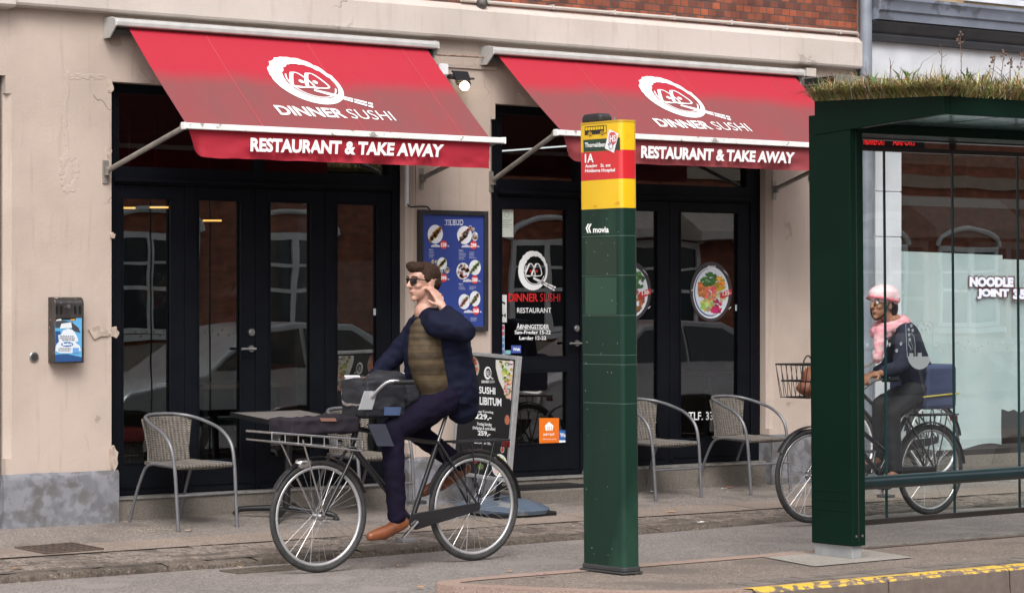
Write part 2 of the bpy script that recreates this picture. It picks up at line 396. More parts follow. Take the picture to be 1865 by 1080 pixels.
PLASTER = plastermat('beige plaster', (.47, .38, .325), (.41, .33, .278), (.30, .232, .185))
LEDGE = plastermat('pale ledge paint', (.53, .468, .425), (.47, .41, .366), (.36, .29, .24))
PLINTH = mat('worn grey blue plinth paint', (.205, .205, .225), .85, c2=(.15, .15, .165), scale=14, mix=(.42, .58), bump=1, bscale=16, c3=(.118, .112, .112), s3=7, m3=(.47, .62))
BRICK = brickmat('red brick', (.38, .095, .04), (.10, .038, .03), (.085, .07, .062), .086, .058)
BRICK2 = brickmat('brown red brick', (.40, .12, .06), (.26, .075, .04), (.2, .15, .12), .24, .075)
CONC = groundmat('weathered concrete', (.20, .175, .15), (.15, .13, .11), (.26, .23, .2), 220, .3)
BLACK = mat('black blue door paint', (.0035, .0042, .007), .5, c2=(.005, .006, .009), scale=5, bump=.12, bscale=40, spec=.12)
TRIM = mat('dull metal strip', (.42, .41, .39), .45, .6, c2=(.3, .29, .28), scale=20)
STEEL = mat('brushed steel', (.5, .5, .5), .3, .9, c2=(.38, .38, .38), scale=12)
DOORGLASS = glassmat('door glass', (.78, .82, .82), 2.4, .11, 0, .025)
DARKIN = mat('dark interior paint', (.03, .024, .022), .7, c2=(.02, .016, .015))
WHITE = mat('white paint', (.62, .63, .66), .6, c2=(.52, .53, .56), scale=3, bump=.2, bscale=20)
SLATE = mat('slate blue moulding paint', (.20, .225, .28), .7, c2=(.155, .175, .22), scale=3, bump=.5, bscale=18, c3=(.1, .11, .13), s3=4, m3=(.58, .64))
DARKMOULD = mat('charcoal moulding paint', (.035, .037, .045), .6, c2=(.055, .055, .06), scale=3, bump=.3)
ZINC = mat('grey painted zinc', (.25, .275, .32), .55, .2, c2=(.2, .22, .26), scale=6, bump=.15)
PRINT = colmat('printed ink', .45)
VINYL = colmat('vinyl lettering', .5, .04)

# ------------------------------------------------------------------ ground
def sheet(name, pts, m, label=None, cuts=0):
    mb = MB(); mb.poly(pts); o = mb.build(name, m, fix=False); o['kind'] = 'structure'; return o
ASPH = groundmat('pavement asphalt', (.215, .182, .162), (.15, .127, .112), (.36, .31, .27), 95, .55, c3=(.12, .10, .088))
LANEM = groundmat('cycle lane asphalt', (.215, .186, .172), (.165, .144, .133), (.36, .315, .285), 95, .55, c3=(.24, .21, .19))
SLABM = groundmat('pale paving slab', (.27, .21, .172), (.22, .172, .14), (.36, .29, .24), 110, .35, c3=(.2, .155, .13))
ROADM = groundmat('road asphalt', (.12, .115, .11), (.09, .088, .085), (.2, .19, .18), 150, .5)
PINK = groundmat('pink granite', (.36, .25, .20), (.3, .21, .17), (.44, .33, .28), 260, .4)
KERBM = groundmat('dark rough granite', (.125, .098, .077), (.07, .054, .042), (.2, .16, .13), 70, .35, c3=(.04, .032, .025))
YK = -1.98                                    # kerb line of the pavement
def pav(x0, x1, y0, y1, dz=0): return [(x0, y1, gz(y1) + dz), (x1, y1, gz(y1) + dz), (x1, y0, gz(y0) + dz), (x0, y0, gz(y0) + dz)]
g = MB()
g.poly(pav(-30, 40, .35, -.92)); pavement = g.build('pavement', ASPH, fix=False); pavement['kind'] = 'structure'
mb = MB(); x = -12.0
while x < 20:
    wd = .8
    mb.poly(pav(x + .004, x + wd - .004, -.93 + rnd.uniform(-.004, .004), -1.34, .003 + rnd.uniform(-.001, .002))); x += wd
slabs = mb.build('pavement_slabs', SLABM, fix=False); slabs['kind'] = 'structure'
mb = MB(); mb.poly(pav(-30, 40, -.90, -1.9, -.004)); o = mb.build('pavement_joint', mat('dark joint sand', (.11, .09, .075), .9, bump=.5), fix=False); o['kind'] = 'structure'
# strip of rough broken setts, then the kerb stones
mb = MB(); r2 = random.Random(5)
y = -1.36
while y > -1.80:
    x = -4.5 + r2.uniform(0, .1); dy = .098
    while x < 14:
        dx = r2.uniform(.09, .17); z = r2.uniform(-.004, .003)
        e = lambda: r2.uniform(-.007, .007)
        p = [(x + e(), y + e()), (x + dx - .01 + e(), y + e()), (x + dx - .01 + e(), y - dy + .008 + e()), (x + e(), y - dy + .008 + e())]
        top = [(a, b, gz(b) + z + r2.uniform(-.004, .004)) for a, b in p]; low = [(a, b, gz(b) - .05) for a, b in p]
        mb.add(top + low, [(3, 2, 1, 0), (0, 1, 5, 4), (1, 2, 6, 5), (2, 3, 7, 6), (3, 0, 4, 7)]); x += dx
    y -= dy
SETTM = groundmat('worn stone setts', (.22, .175, .145), (.15, .12, .10), (.32, .26, .22), 60, .5, c3=(.10, .08, .066))
o = mb.build('stone_setts', SETTM); o['kind'] = 'structure'
def lane_z(x): return -.15 + .045 * min(1, max(0, (x - .5) / 4.5))
mb = MB(); x = -5.0
while x < 14:
    dx = r2.uniform(.28, .48); hi = gz(YK) + r2.uniform(-.008, .006); n = 7
    for k in range(n):
        for j in range(2): pass
    xs = [x + .002 + (dx - .004) * k / (n - 1) for k in range(n)]
    prof = [(-1.80, 0), (YK + .05, 0), (YK + .006, -.005), (YK - .002, -.02), (YK + .012, -.2)]
    vs = []
    for xx in xs:
        end = -.005 if xx in (xs[0], xs[-1]) else 0
        for (yy, zz) in prof:
            nz = mnoise.noise(Vector((xx * 9, yy * 11, zz * 14)))
            vs.append((xx, yy + (nz * .016 if zz < 0 else 0), hi + zz + nz * .008 + end + (SL * (yy - YK) if zz == 0 else 0)))
    m_ = len(prof)
    mb.add(vs, [(i * m_ + j, (i + 1) * m_ + j, (i + 1) * m_ + j + 1, i * m_ + j + 1) for i in range(n - 1) for j in range(m_ - 1)])
    x += dx
o = mb.build('kerb', KERBM, smooth=50); o['kind'] = 'structure'
mb = MB(); xs = [-30, .5, 5, 40]
mb.add([(x, y, lane_z(x)) for x in xs for y in (YK + .06, -4.3)], [(0, 1, 3, 2), (2, 3, 5, 4), (4, 5, 7, 6)])
mb.add([(x, -4.3, z) for x in xs for z in (lane_z(x), -.3)], [(0, 2, 3, 1), (2, 4, 5, 3), (4, 6, 7, 5)])
o = mb.build('cycle_lane', LANEM, fix=False); o['kind'] = 'structure'
# traffic island: pink granite edge, asphalt inside, dark front kerb with yellow paint
IZ = -.04
ip = [(-.10, -4.22), (-.30, -4.26), (-.40, -4.36), (-.38, -4.5), (-.16, -4.9), (.12, -5.32), (.40, -5.56), (.75, -5.66), (1.3, -5.68), (30, -5.45), (30, -4.02)]
def inset(P, d):
    out = []; n = len(P)
    for i in range(n):
        a, b, c = Vector(P[i - 1]), Vector(P[i]), Vector(P[(i + 1) % n]); t1 = (b - a).normalized(); t2 = (c - b).normalized()
        nn = Vector((-t1.y, t1.x)) + Vector((-t2.y, t2.x)); nn = nn / nn.length; k = max(.5, nn.dot(Vector((-t1.y, t1.x))))
        out.append(tuple(b + nn * d / k))
    return out
inn = inset(ip, .13); n = len(ip)
mb = MB(); mb.add([(x, y, IZ) for x, y in ip] + [(x, y, IZ) for x, y in inn] + [(x, y, -.3) for x, y in ip],
                  [(i, (i + 1) % n, (i + 1) % n + n, i + n) for i in range(n)])
mb.add([(x, y, IZ) for x, y in ip] + [(x, y, -.3) for x, y in ip], [(i, (i + 1) % n, (i + 1) % n + n, i + n) for i in range(n)])
o = mb.build('island_kerb', PINK, bevel=.015); o['kind'] = 'structure'
mb = MB(); mb.poly([(x, y, IZ - .004) for x, y in inn]); o = mb.build('traffic_island', groundmat('island asphalt', (.215, .172, .142), (.155, .125, .104), (.33, .27, .23), 95, .5, c3=(.13, .108, .092)), fix=False); o['kind'] = 'structure'
# band of dark setts and the big yellow kerb stones on the street side
def yf(x): return -5.68 + .23 * (x - 1.3) / 28.7
mb = MB(); x = .75
while x < 12:
    dx = 1.0; n = 9; vs = []
    prof = [(.105, .0), (.02, .004), (-.018, -.02), (-.03, -.25)]
    for k in range(n):
        xx = x + .004 + (dx - .008) * k / (n - 1)
        for yy, zz in prof:
            nz = mnoise.noise(Vector((xx * 8, yy * 9, zz * 9))); vs.append((xx, yf(xx) + yy + nz * .006, IZ + .004 + zz + nz * .003))
    mb.add(vs, [(i * 4 + j, (i + 1) * 4 + j, (i + 1) * 4 + j + 1, i * 4 + j + 1) for i in range(n - 1) for j in range(3)])
    x += dx
ym, yn, yb = newmat('kerb stone with worn yellow paint'); N, L = yn.nodes, yn.links
tc = N.new('ShaderNodeTexCoord'); nz = N.new('ShaderNodeTexNoise'); nz.inputs['Scale'].default_value = 16; nz.inputs['Detail'].default_value = 8; L.new(tc.outputs['Object'], nz.inputs['Vector'])
ge = N.new('ShaderNodeNewGeometry'); sx = N.new('ShaderNodeSeparateXYZ'); L.new(ge.outputs['Normal'], sx.inputs[0])
ma = N.new('ShaderNodeMath'); ma.operation = 'MULTIPLY_ADD'; ma.inputs[1].default_value = .55; L.new(sx.outputs[2], ma.inputs[0]); L.new(nz.outputs[0], ma.inputs[2])
mr = N.new('ShaderNodeMapRange'); mr.inputs[1].default_value = .96; mr.inputs[2].default_value = 1.02; L.new(ma.outputs[0], mr.inputs[0])
mx = N.new('ShaderNodeMix'); mx.data_type = 'RGBA'; L.new(mr.outputs[0], mx.inputs[0]); mx.inputs[7].default_value = (.58, .38, .05, 1)
m2 = N.new('ShaderNodeMix'); m2.data_type = 'RGBA'; L.new(nz.outputs[0], m2.inputs[0]); m2.inputs[6].default_value = (.09, .07, .058, 1); m2.inputs[7].default_value = (.21, .165, .14, 1); L.new(m2.outputs[2], mx.inputs[6])
L.new(mx.outputs[2], yb.inputs['Base Color']); yb.inputs['Roughness'].default_value = .8
bp = N.new('ShaderNodeBump'); bp.inputs['Strength'].default_value = .4; bp.inputs['Distance'].default_value = .01; L.new(nz.outputs[0], bp.inputs['Height']); L.new(bp.outputs[0], yb.inputs['Normal'])
o = mb.build('yellow_kerb', ym, smooth=50); o['kind'] = 'structure'
mb = MB(); x = .9
while x < 12:
    dx = r2.uniform(.1, .2)
    for j in range(2):
        y0 = yf(x) + .17 + j * .11; z = IZ + r2.uniform(.001, .006)
        mb.box(x, x + dx - .01, y0, y0 + .1, IZ - .03, z)
    x += dx
o = mb.build('island_setts', mat('dark worn setts', (.19, .158, .135), .9, c2=(.13, .11, .096), scale=7, bump=.6, bscale=30)); o['kind'] = 'structure'
sheet('island_slab', [(1.9, -4.95, IZ + .002), (2.75, -4.92, IZ + .002), (2.9, -4.34, IZ + .002), (2.05, -4.36, IZ + .002)], groundmat('pale concrete slab', (.36, .33, .29), (.3, .275, .245), (.42, .39, .35), 240, .3))
sheet('island_seam', [(2.9, -4.30, IZ + .001), (14, -4.22, IZ + .001), (14, -4.12, IZ + .001), (2.2, -4.19, IZ + .001)], groundmat('broken pale seam', (.34, .30, .26), (.16, .14, .12), (.4, .36, .32), 50, .6))
sheet('road', [(-60, -40, -.19), (80, -40, -.19), (80, -4.0, -.19), (-60, -4.0, -.19)], ROADM)
sheet('far_pavement', [(-60, -40, -.06), (80, -40, -.06), (80, -15, -.06), (-60, -15, -.06)], ASPH)

# ------------------------------------------------------------------ the restaurant's house
YD = .11                                       # plane of the doors, set back in the openings
X0, X1 = -.0, 2.50                             # left opening
X2, X3 = 3.31, 6.16                            # right opening
H = 3.015                                      # lintel height
house = thing('restaurant_building', 'beige plastered shopfront house with red brick above and black glazed doors', 'building', (3.2, 0, 0))
def pier(mb, x0, x1, cl, cr, z0=.33, z1=H, stop=.12):
    """wall pier with chamfered arrises that end in stops"""
    c = .045
    a = [(x0 + (c if cl else 0), 0), (x1 - (c if cr else 0), 0)] + ([(x1, c)] if cr else [(x1, 0)]) + [(x1, .3), (x0, .3)] + ([(x0, c)] if cl else [(x0, 0)])
    b = [(x0, 0), (x1, 0), (x1, .3), (x0, .3)]
    mb.prism(b, z0, z0 + stop, lambda p, q, t: (p, q, t)); mb.prism(b, z1 - stop, z1, lambda p, q, t: (p, q, t))
    mb.prism(a, z0 + stop, z1 - stop, lambda p, q, t: (p, q, t))
mb = MB()
pier(mb, -.80, X0, True, False); pier(mb, X1, X2, True, True); pier(mb, X3, 7.17, True, False)
mb.box(-6, -1.9, 0, .3, -.2, H); mb.box(-6, 7.17, 0, .3, H, 3.75)
for xa, xb in ((X0, X1), (X2, X3)):            # sloped lintel corners
    mb.prism([(xa + .3, H + .02), (xb - .3, H + .02), (xb - .22, H + .09), (xa + .22, H + .09)], -.012, 0.0, lambda p, q, t: (p, t, q))
mb.box(X1 + .06, X2 - .055, -.009, 0, .34, fz(880, 167, 0)); mb.box(X1 + .02, X2 + .01, -.016, 0, fz(860, 126, 0), fz(860, 120, 0))
wall = mb.build('wall', PLASTER, house)
# patches of broken plaster along the corner by the doors
q = random.Random(11); CHIP = mat('chipped plaster', (.48, .39, .32), .9, c2=(.34, .27, .22), scale=22, bump=1, bscale=30)
for (u, v, ru, rv) in ((201, 158, 7, 12), (199, 275, 6, 13), (208, 605, 9, 11), (205, 835, 7, 22), (203, 430, 4, 6)):
    P = [PY(u + ru * math.cos(a) * q.uniform(.6, 1.2), v + rv * math.sin(a) * q.uniform(.6, 1.2), -.004) for a in [2 * math.pi * k / 11 for k in range(11)]]
    mb = MB(); mb.slab(P[::-1], .03); mb.build('chipped_plaster', CHIP, house)
ps = random.Random(23); sc = MB()               # an old mended crack: raised ridge and a blistered patch
for k in range(46):
    v = 138 + k * 3.2; u = 121 + 3 * math.sin(v * .05) + ps.uniform(-1.6, 1.6); e_ = PY(u, v, 0); sc.ell(e_, (.012 * ps.uniform(.5, 1.4), .0017, .028 * ps.uniform(.6, 1.3)), None, 7, 5)
for k in range(30): e_ = PY(122 + ps.uniform(0, 70), 139 + ps.uniform(-4, 6), 0); sc.ell(e_, (.030 * ps.uniform(.4, 1.2), .0016, .009), None, 7, 5)
for k in range(60):
    a = ps.uniform(0, 6.28); q_ = .75 + .3 * ps.random(); e_ = PY(126 + 15 * q_ * math.cos(a), 315 + 36 * q_ * math.sin(a), 0); sc.ell(e_, (.022 * ps.uniform(.5, 1.3), .0018, .026 * ps.uniform(.5, 1.2)), None, 7, 5)
sc.ell(PY(125, 314, .004), (.05, .0062, .11), None, 18, 10); sc.build('plaster_scar', PLASTER, house, smooth=80)
mb = MB(); P = [PY(*p, -.002) for p in ((160, 600), (182, 591), (200, 606), (196, 612), (184, 612), (170, 618))]
mb.c = (.5, .5, .5); mb.slab(P, .012)
mb.build('chipped_plaster', CHIP, house)
mb = MB()
for xa, xb, top in ((-.84, .035, .345), (X1 - .03, X2 + .03, .335), (X3 - .015, 7.2, .40)):
    mb = MB(); n = 40; prof = [(-.045, -.1)] + [(-.045, k_ * .05) for k_ in range(1, int((top - .03) / .05) + 1)] + [(-.045, top - .02), (-.03, top), (.02, top)]; vs = []; m_ = len(prof)
    for k in range(n):
        xx = xa + (xb - xa) * k / (n - 1)
        for yy, zz in prof:
            nn = mnoise.noise(Vector((xx * 4, zz * 5, 3))); vs.append((xx, yy + nn * .014 + mnoise.noise(Vector((xx * 13, zz * 15, 8))) * .006, zz + (nn * .008 if zz > .1 else 0)))
    mb.add(vs, [(i * m_ + j, (i + 1) * m_ + j, (i + 1) * m_ + j + 1, i * m_ + j + 1) for i in range(n - 1) for j in range(m_ - 1)])
    for xx in (xa, xb): mb.poly([(xx, .2, -.1), (xx, -.045, -.1), (xx, -.045, top - .02), (xx, -.03, top), (xx, .2, top)])
    mb.build('plinth', PLINTH, house, smooth=40)
mb = MB()
mb.prism([(.0, 3.475), (-.09, 3.482), (-.10, 3.50), (-.10, 3.70), (-.03, 3.752), (.1, 3.752), (.1, 3.475)], -.78, 7.165, lambda p, q_, t: (t, p, q_))
mb.prism([(.0, 3.455), (-.115, 3.462), (-.13, 3.48), (-.13, 3.72), (-.05, 3.77), (.1, 3.77), (.1, 3.455)], -6, -.785, lambda p, q_, t: (t, p, q_))
mb.build('cornice', LEDGE, house, bevel=.004)
mb = MB(); mb.box(-6, 7.17, -.012, .3, 3.75, 7.5); mb.build('brickwork', BRICK, house)
mb = MB(); mb.tube([(2.95, -.05, 3.775), (7.13, -.05, 3.785), (7.19, -.03, 3.74)], .014, 8); 
for k in range(7): mb.box(3.2 + k * .62, 3.215 + k * .62, -.066, 0, 3.765, 3.80)
mb.build('cable_pipe', LEDGE, house, smooth=40)
mb = MB(); mb.tube([(1.05 + 2.6, -.05, 3.80), (1.05 + 2.6, -.07, 3.9), (1.05 + 2.6, -.07, 4.6)], .05, 10)
P0 = PY(877, 5, -.06); mb = MB(); mb.ell(P0, (.045, .05, .06)); mb.tube([P0, P0 + Vector((0, 0, .5))], .035, 8); mb.build('pipe_joint', mat('corroded iron', (.06, .055, .055), .6, .4, c2=(.15, .14, .13), scale=20, bump=.6), house, smooth=50)
mb = MB(); mb.box(7.17, 7.205, -.02, .3, -.1, 7.5); mb.build('corner_strip', mat('grey render strip', (.2, .185, .17), .9, c2=(.15, .14, .125), scale=6, bump=.4), house)
# left edge: the next opening's dark frame
mb = MB(); mb.box(-1.9, -.818, .05, .12, -.1, 3.02); mb.build('side_panel', mat('slate grey side panel', (.13, .14, .17), .6), house)
# sills and steps
mb = MB(); mb.box(X0 + .03, X1 - .02, .03, .4, -.2, .135); mb.box(X2 + .03, 4.25, .03, .4, -.2, .125); mb.box(4.25, X3 - .01, .03, .4, -.2, .165)
mb.build('stone_sill', CONC, house, bevel=.006)
mb = MB(); mb.box(X0 + .036, X1 - .03, .018, .12, .135, .152); mb.box(X2 + .036, 4.24, .018, .12, .125, .142); mb.box(4.26, X3 - .02, .018, .12, .165, .182)
mb.build('sill_strip', TRIM, house)
mb = MB(); s0 = PG(910, 918); mb.box(X2 - .12, 4.12, -.36, .03, -.2, .075); mb.build('door_step', CONC, house, bevel=.012)

def fbox(mb, x0, x1, z0, z1, y0=YD, y1=YD + .06): mb.box(x0, x1, y0, y1, z0, z1)
def leaf(x0, x1, gx0, gx1, gz0, gz1, z0, z1, y=YD + .012, mid=None):
    """one glazed door leaf: stiles and rails, glass, beading"""
    mb = MB(); g = .003; x0 += g; x1 -= g
    for a, b, c, d in ((x0, gx0, z0, z1), (gx1, x1, z0, z1), (gx0, gx1, z0, gz0), (gx0, gx1, gz1, z1)): mb.box(a, b, y, y + .05, c, d)
    if mid: mb.box(gx0, gx1, y, y + .05, *mid)
    d = MB()
    o = mb.build('door', BLACK, house, bevel=.003)
    for (c, e) in (((gz0, mid[0]), (mid[1], gz1)) if mid else ((gz0, gz1),)):
        b = MB()
        for p in ((gx0, gx0 + .012, c, e), (gx1 - .012, gx1, c, e), (gx0 + .012, gx1 - .012, c, c + .012), (gx0 + .012, gx1 - .012, e - .012, e)): b.box(p[0], p[1], y - .004, y + .02, p[2], p[3])
        b.build('beading', BLACK, o)
        p_ = MB(); p_.poly([(gx0, y + .028, c), (gx1, y + .028, c), (gx1, y + .028, e), (gx0, y + .028, e)]); p_.build('glass', DOORGLASS, o)
    m_ = MB()                                   # raised lower panel moulding
    if gz0 - z0 > .16 or not mid:
        m_.box(x0 + .05, x1 - .05, y - .008, y, z0 + .05, z0 + .062); m_.box(x0 + .02, x1 - .02, y - .012, y, z0 + .008, z0 + .03); m_.build('rail_moulding', BLACK, o)
    return o
DX = lambda u: fx(u, YD + .012)
GT = 2.232
doors = []
for a, b, c, d in ((207, 337, 222, 313), (337, 465, 360, 441), (465, 592, 490, 569), (592, 713, 612, 690)):
    doors.append(leaf(DX(a), DX(b), DX(c), DX(d), .37, GT, .155, 2.315))
def handle(door, u, v, u2, v2):
    h = MB(); p = PY(u, v, YD + .008); q_ = PY(u2, v2, YD + .008)
    h.tube([p, p + Vector((0, -.012, 0))], .024, 14); h.tube([p + Vector((0, -.01, 0)), p + Vector((0, -.055, 0))], .009, 10); h.tube([p + Vector((.008, -.055, 0)), p + Vector((-.11, -.055, .0))], .0095, 10)
    h.build('handle', STEEL, door, smooth=40)
    k = MB(); k.tube([q_, q_ + Vector((0, -.014, 0))], .026, 16); k.tube([q_ + Vector((0, -.014, 0)), q_ + Vector((0, -.02, 0))], .016, 12); k.build('lock', STEEL, door, smooth=40)
handle(doors[1], 457, 635, 457, 605)
TB, TT = fz(230, 303, YD), 2.95
mb = MB(); e = .001
fbox(mb, X0 - .02, DX(207), .152, H + .02); fbox(mb, DX(713), X1, .152, H + .02)
fbox(mb, DX(207), DX(713), 2.318, TB); fbox(mb, DX(207), DX(713), TT, H + .02)
fbox(mb, DX(465), DX(481), TB, TT); fbox(mb, DX(207), DX(216), TB, TT); fbox(mb, DX(706), DX(713), TB, TT)
mb.box(DX(207) - .01, DX(713) + .01, YD - .03, YD, 2.335, 2.36)
fr = mb.build('door_frame', BLACK, house, bevel=.003)
mb = MB()
for a, b in ((216, 465), (481, 706)): mb.poly([(DX(a), YD + .04, TB), (DX(b), YD + .04, TB), (DX(b), YD + .04, TT), (DX(a), YD + .04, TT)])
mb.build('transom_glass', DOORGLASS, fr)
# right opening: entrance door with two lights, then two tall leaves
ED = leaf(DX(905), DX(1056), DX(912), DX(1035), fz(970, 811, YD), 2.232, .143, 2.315, mid=(fz(970, 676, YD), fz(970, 652, YD)))
handle(ED, 1050, 625, 1049, 598)
gzb = fz(1290, 799, YD)
D2 = leaf(DX(1080), DX(1219), DX(1094), DX(1201), gzb, 2.243, .185, 2.315)
D3 = leaf(DX(1219), DX(1366), DX(1238), DX(1347), gzb, 2.243, .185, 2.315)
TB2 = fz(1200, 336, YD)
mb = MB()
fbox(mb, X2 - .02, DX(905), .142, H + .02); fbox(mb, DX(1366), X3, .182, H + .02); fbox(mb, DX(1056), DX(1080), .142, 2.318)
fbox(mb, DX(905), DX(1366), 2.318, TB2); fbox(mb, DX(905), DX(1366), TT, H + .02)
fbox(mb, DX(905), DX(913), TB2, TT); fbox(mb, DX(1358), DX(1366), TB2, TT); fbox(mb, DX(1050), DX(1066), TB2, TT)
mb.box(DX(905) - .01, DX(1366) + .01, YD - .03, YD, 2.335, 2.36)
fr2 = mb.build('door_frame', BLACK, house, bevel=.003)
mb = MB()
for a, b in ((913, 1050), (1066, 1358)): mb.poly([(DX(a), YD + .04, TB2), (DX(b), YD + .04, TB2), (DX(b), YD + .04, TT), (DX(a), YD + .04, TT)])
mb.build('transom_glass', DOORGLASS, fr2)
# inside: one deep dark room
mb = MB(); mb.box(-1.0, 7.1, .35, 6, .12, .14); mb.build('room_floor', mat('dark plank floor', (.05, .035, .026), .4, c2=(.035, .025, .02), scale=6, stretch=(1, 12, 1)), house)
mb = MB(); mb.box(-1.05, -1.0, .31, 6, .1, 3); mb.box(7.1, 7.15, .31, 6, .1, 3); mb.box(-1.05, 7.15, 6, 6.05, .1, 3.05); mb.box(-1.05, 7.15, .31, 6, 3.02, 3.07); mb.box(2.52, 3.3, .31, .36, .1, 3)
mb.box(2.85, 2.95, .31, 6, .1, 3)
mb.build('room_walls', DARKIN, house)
# vinyl lettering on the entrance door and the bowls on the tall leaves
YG = YD + .012 + .024
fd = lambda u, v: PY(u, v, YG)
mb = MB(); emblem(mb, lambda x, y: fd(890 + x / 4.912, 440 + y / 4.912), True, (.55, .012, .012))
mb.c = (.8, .8, .8)
T = lambda s, x0, x1, y0, y1, b=.008, sl=0: trect(mb, s, 890 + x0 / 4.912, 890 + x1 / 4.912, 440 + y0 / 4.912, 440 + y1 / 4.912, fd, b, sl)
T('RESTAURANT', 255, 560, 592, 638); T('ÅBNINGSTIDER', 250, 540, 730, 780, .02); rect(mb, 890 + 248 / 4.912, 890 + 542 / 4.912, 440 + 784 / 4.912, 440 + 788 / 4.912, fd)
T('Søn-Fredag 15-22', 233, 555, 793, 838, .02); T('Lørdag 12-22', 275, 515, 845, 888, .02)
mb.build('door_lettering', VINYL, ED)
def stk(u0, u1, v0, v1, c): mb.c = c; rect(mb, u0, u1, v0, v1, fd)
NU = lambda k: (lambda u, v: fd(u, v) + Vector((0, -.0012 * k, 0)))
ST = lambda lb: tag(mb.build('sticker', PRINT, ED), lb)
mb = MB(); stk(982, 1018, 761, 809, (.78, .17, .01))
mb.c = (.9, .9, .88); trect(mb, 'JUST EAT', 989, 1010, 789, 794, NU(1), .03); trect(mb, 'takeaway food', 988, 1012, 798, 801, NU(1), .01)
mb.poly([NU(1)(*p) for p in ((994, 784), (992, 775), (1000, 768), (1008, 775), (1006, 784))]); mb.c = (.78, .17, .01)
for k in (997, 1000.4, 1003.6): rect(mb, k, k + 1, 776, 784, NU(2))
ST('orange delivery sticker')
mb = MB(); stk(1018, 1036, 783, 807, (.03, .13, .42))
mb.c = (.9, .9, .9); trect(mb, 'Welt', 1020, 1034, 788, 796, NU(1), .03); rect(mb, 1018, 1036, 801.5, 807, NU(1)); ST('small blue and white sticker')
mb = MB(); stk(931, 949, 629, 643, (.05, .09, .35)); mb.c = (.9, .9, .9); trect(mb, 'Welt', 934, 947, 633, 639, NU(1), .03); ST('blue sticker under the opening hours')
mb = MB(); stk(920, 930, 638, 645, (.2, .45, .5)); ST('teal sticker scrap')
mb = MB(); stk(911, 923, 537, 562, (.6, .62, .62))
mb.c = (.03, .03, .03); mb.poly([NU(1)(*p) for p in ((912, 547), (920, 551), (920, 555), (912, 551))]); ST('white camera warning sticker')
mb = MB(); stk(911, 923, 562, 587, (.55, .57, .57)); mb.c = (.03, .03, .03); mb.poly([NU(1)(*p) for p in ((913, 570), (917, 574), (921, 570), (921, 579), (917, 575), (913, 579))]); ST('white warning sticker')
mb = MB(); stk(911, 919, 591, 660, (.45, .5, .58))
for k in range(6):
    mb.c = ((.5, .05, .08), (.5, .1, .15), (.1, .25, .5), (.05, .2, .5), (.1, .15, .4), (.2, .3, .5))[k]; rect(mb, 911.8, 918.2, 593 + k * 11, 600 + k * 11, NU(1))
ST('tall strip of payment card marks')
mb = MB(); stk(911, 935, 382, 432, (.55, .58, .52))
mb.c = (.25, .3, .25); stroke(mb, [(923 + 4 * math.cos(a), 391 + 5 * math.sin(a)) for a in [6.28 * k / 14 for k in range(14)]], .8, NU(1), True)
for k in range(4): rect(mb, 914, 932 - (k % 2) * 5, 401 + k * 4, 402 + k * 4, NU(1))
ST('pale inspection notice')
def bowl(door, cx, cy, price, word, seed, clip=False):
    mb = MB(); mb.c = (.045, .04, .046); disc(mb, cx, cy, 38, 54.5, fd, 40)
    mb.c = (.74, .77, .82); disc(mb, cx - .5, cy + 2, 32.5, 47, NU(1), 36); mb.c = (.1, .16, .32); disc(mb, cx - 2, cy + 1.5, 29.5, 44, NU(2), 36)
    mb.c = (.72, .75, .8); disc(mb, cx - .5, cy + .5, 29, 42.5, NU(3), 36)
    r_ = random.Random(seed)
    for (dx, dy, rx, ry, c, n) in ((-5, -22, 13, 12, (.05, .19, .04), 40), (14, -14, 10, 12, (.75, .38, .02), 26), (-15, -3, 9, 14, (.62, .2, .05), 30), (0, 3, 11, 14, (.72, .2, .13), 36), (-9, 22, 11, 12, (.5, .55, .14), 30), (9, 26, 10, 12, (.48, .03, .14), 28), (17, 9, 8, 9, (.55, .6, .3), 14)) if seed == 1 else \
            ((0, -18, 24, 20, (.05, .2, .04), 70), (0, 18, 24, 22, (.35, .1, .05), 80)):
        for k in range(n):
            a = r_.uniform(0, 6.28); q_ = math.sqrt(r_.random()); mb.c = tuple(x * r_.uniform(.45, 1.35) for x in c)
            disc(mb, cx + dx + rx * q_ * math.cos(a), cy + dy + ry * q_ * math.sin(a), r_.uniform(2.2, 5.5), r_.uniform(2, 4.5), NU(4 + .02 * k), 6, r_.uniform(0, 3))
    mb.c = (.55, .03, .03); mb.poly([NU(6)(*p) for p in ((cx + 16, cy + 2), (cx + 36, cy - 5), (cx + 37, cy + 5), (cx + 20, cy + 13), (cx + 15, cy + 11))])
    mb.c = (.9, .88, .86); trect(mb, price, cx + 20, cx + 32, cy - 0, cy + 8, NU(7), .02, -2); trect(mb, 'kr.', cx + 32, cx + 36, cy + 1, cy + 4, NU(7), .0, -.5)
    if word: mb.c = (.85, .85, .85); trect(mb, word, cx - 6, cx + 8, cy - 47, cy - 41, NU(2), .02)
    mb.c = (.6, .6, .6)
    for (dx, dy) in ((26, -36), (28, -33)): stroke(mb, [(cx + dx - 4, cy + dy - 3), (cx + dx, cy + dy), (cx + dx + 3, cy + dy + 4)], .8, NU(2))
    for (dx, dy) in ((-34, -3), (34, 30)): stroke(mb, [(cx + dx - 2, cy + dy + 2), (cx + dx + 2, cy + dy - 2)], 1.6, NU(2))
    mb.build('bowl_sticker', PRINT, door)
bowl(D3, 1295, 531, '135', 'POKE', 1); bowl(D2, 1148, 530, '138', 'BOWL', 2)
mb = MB(); mb.c = (.85, .86, .86); trect(mb, 'TLF. 33 24 40', 1254, 1338, 750, 765, fd, .012, -1); mb.build('door_lettering', VINYL, D3)
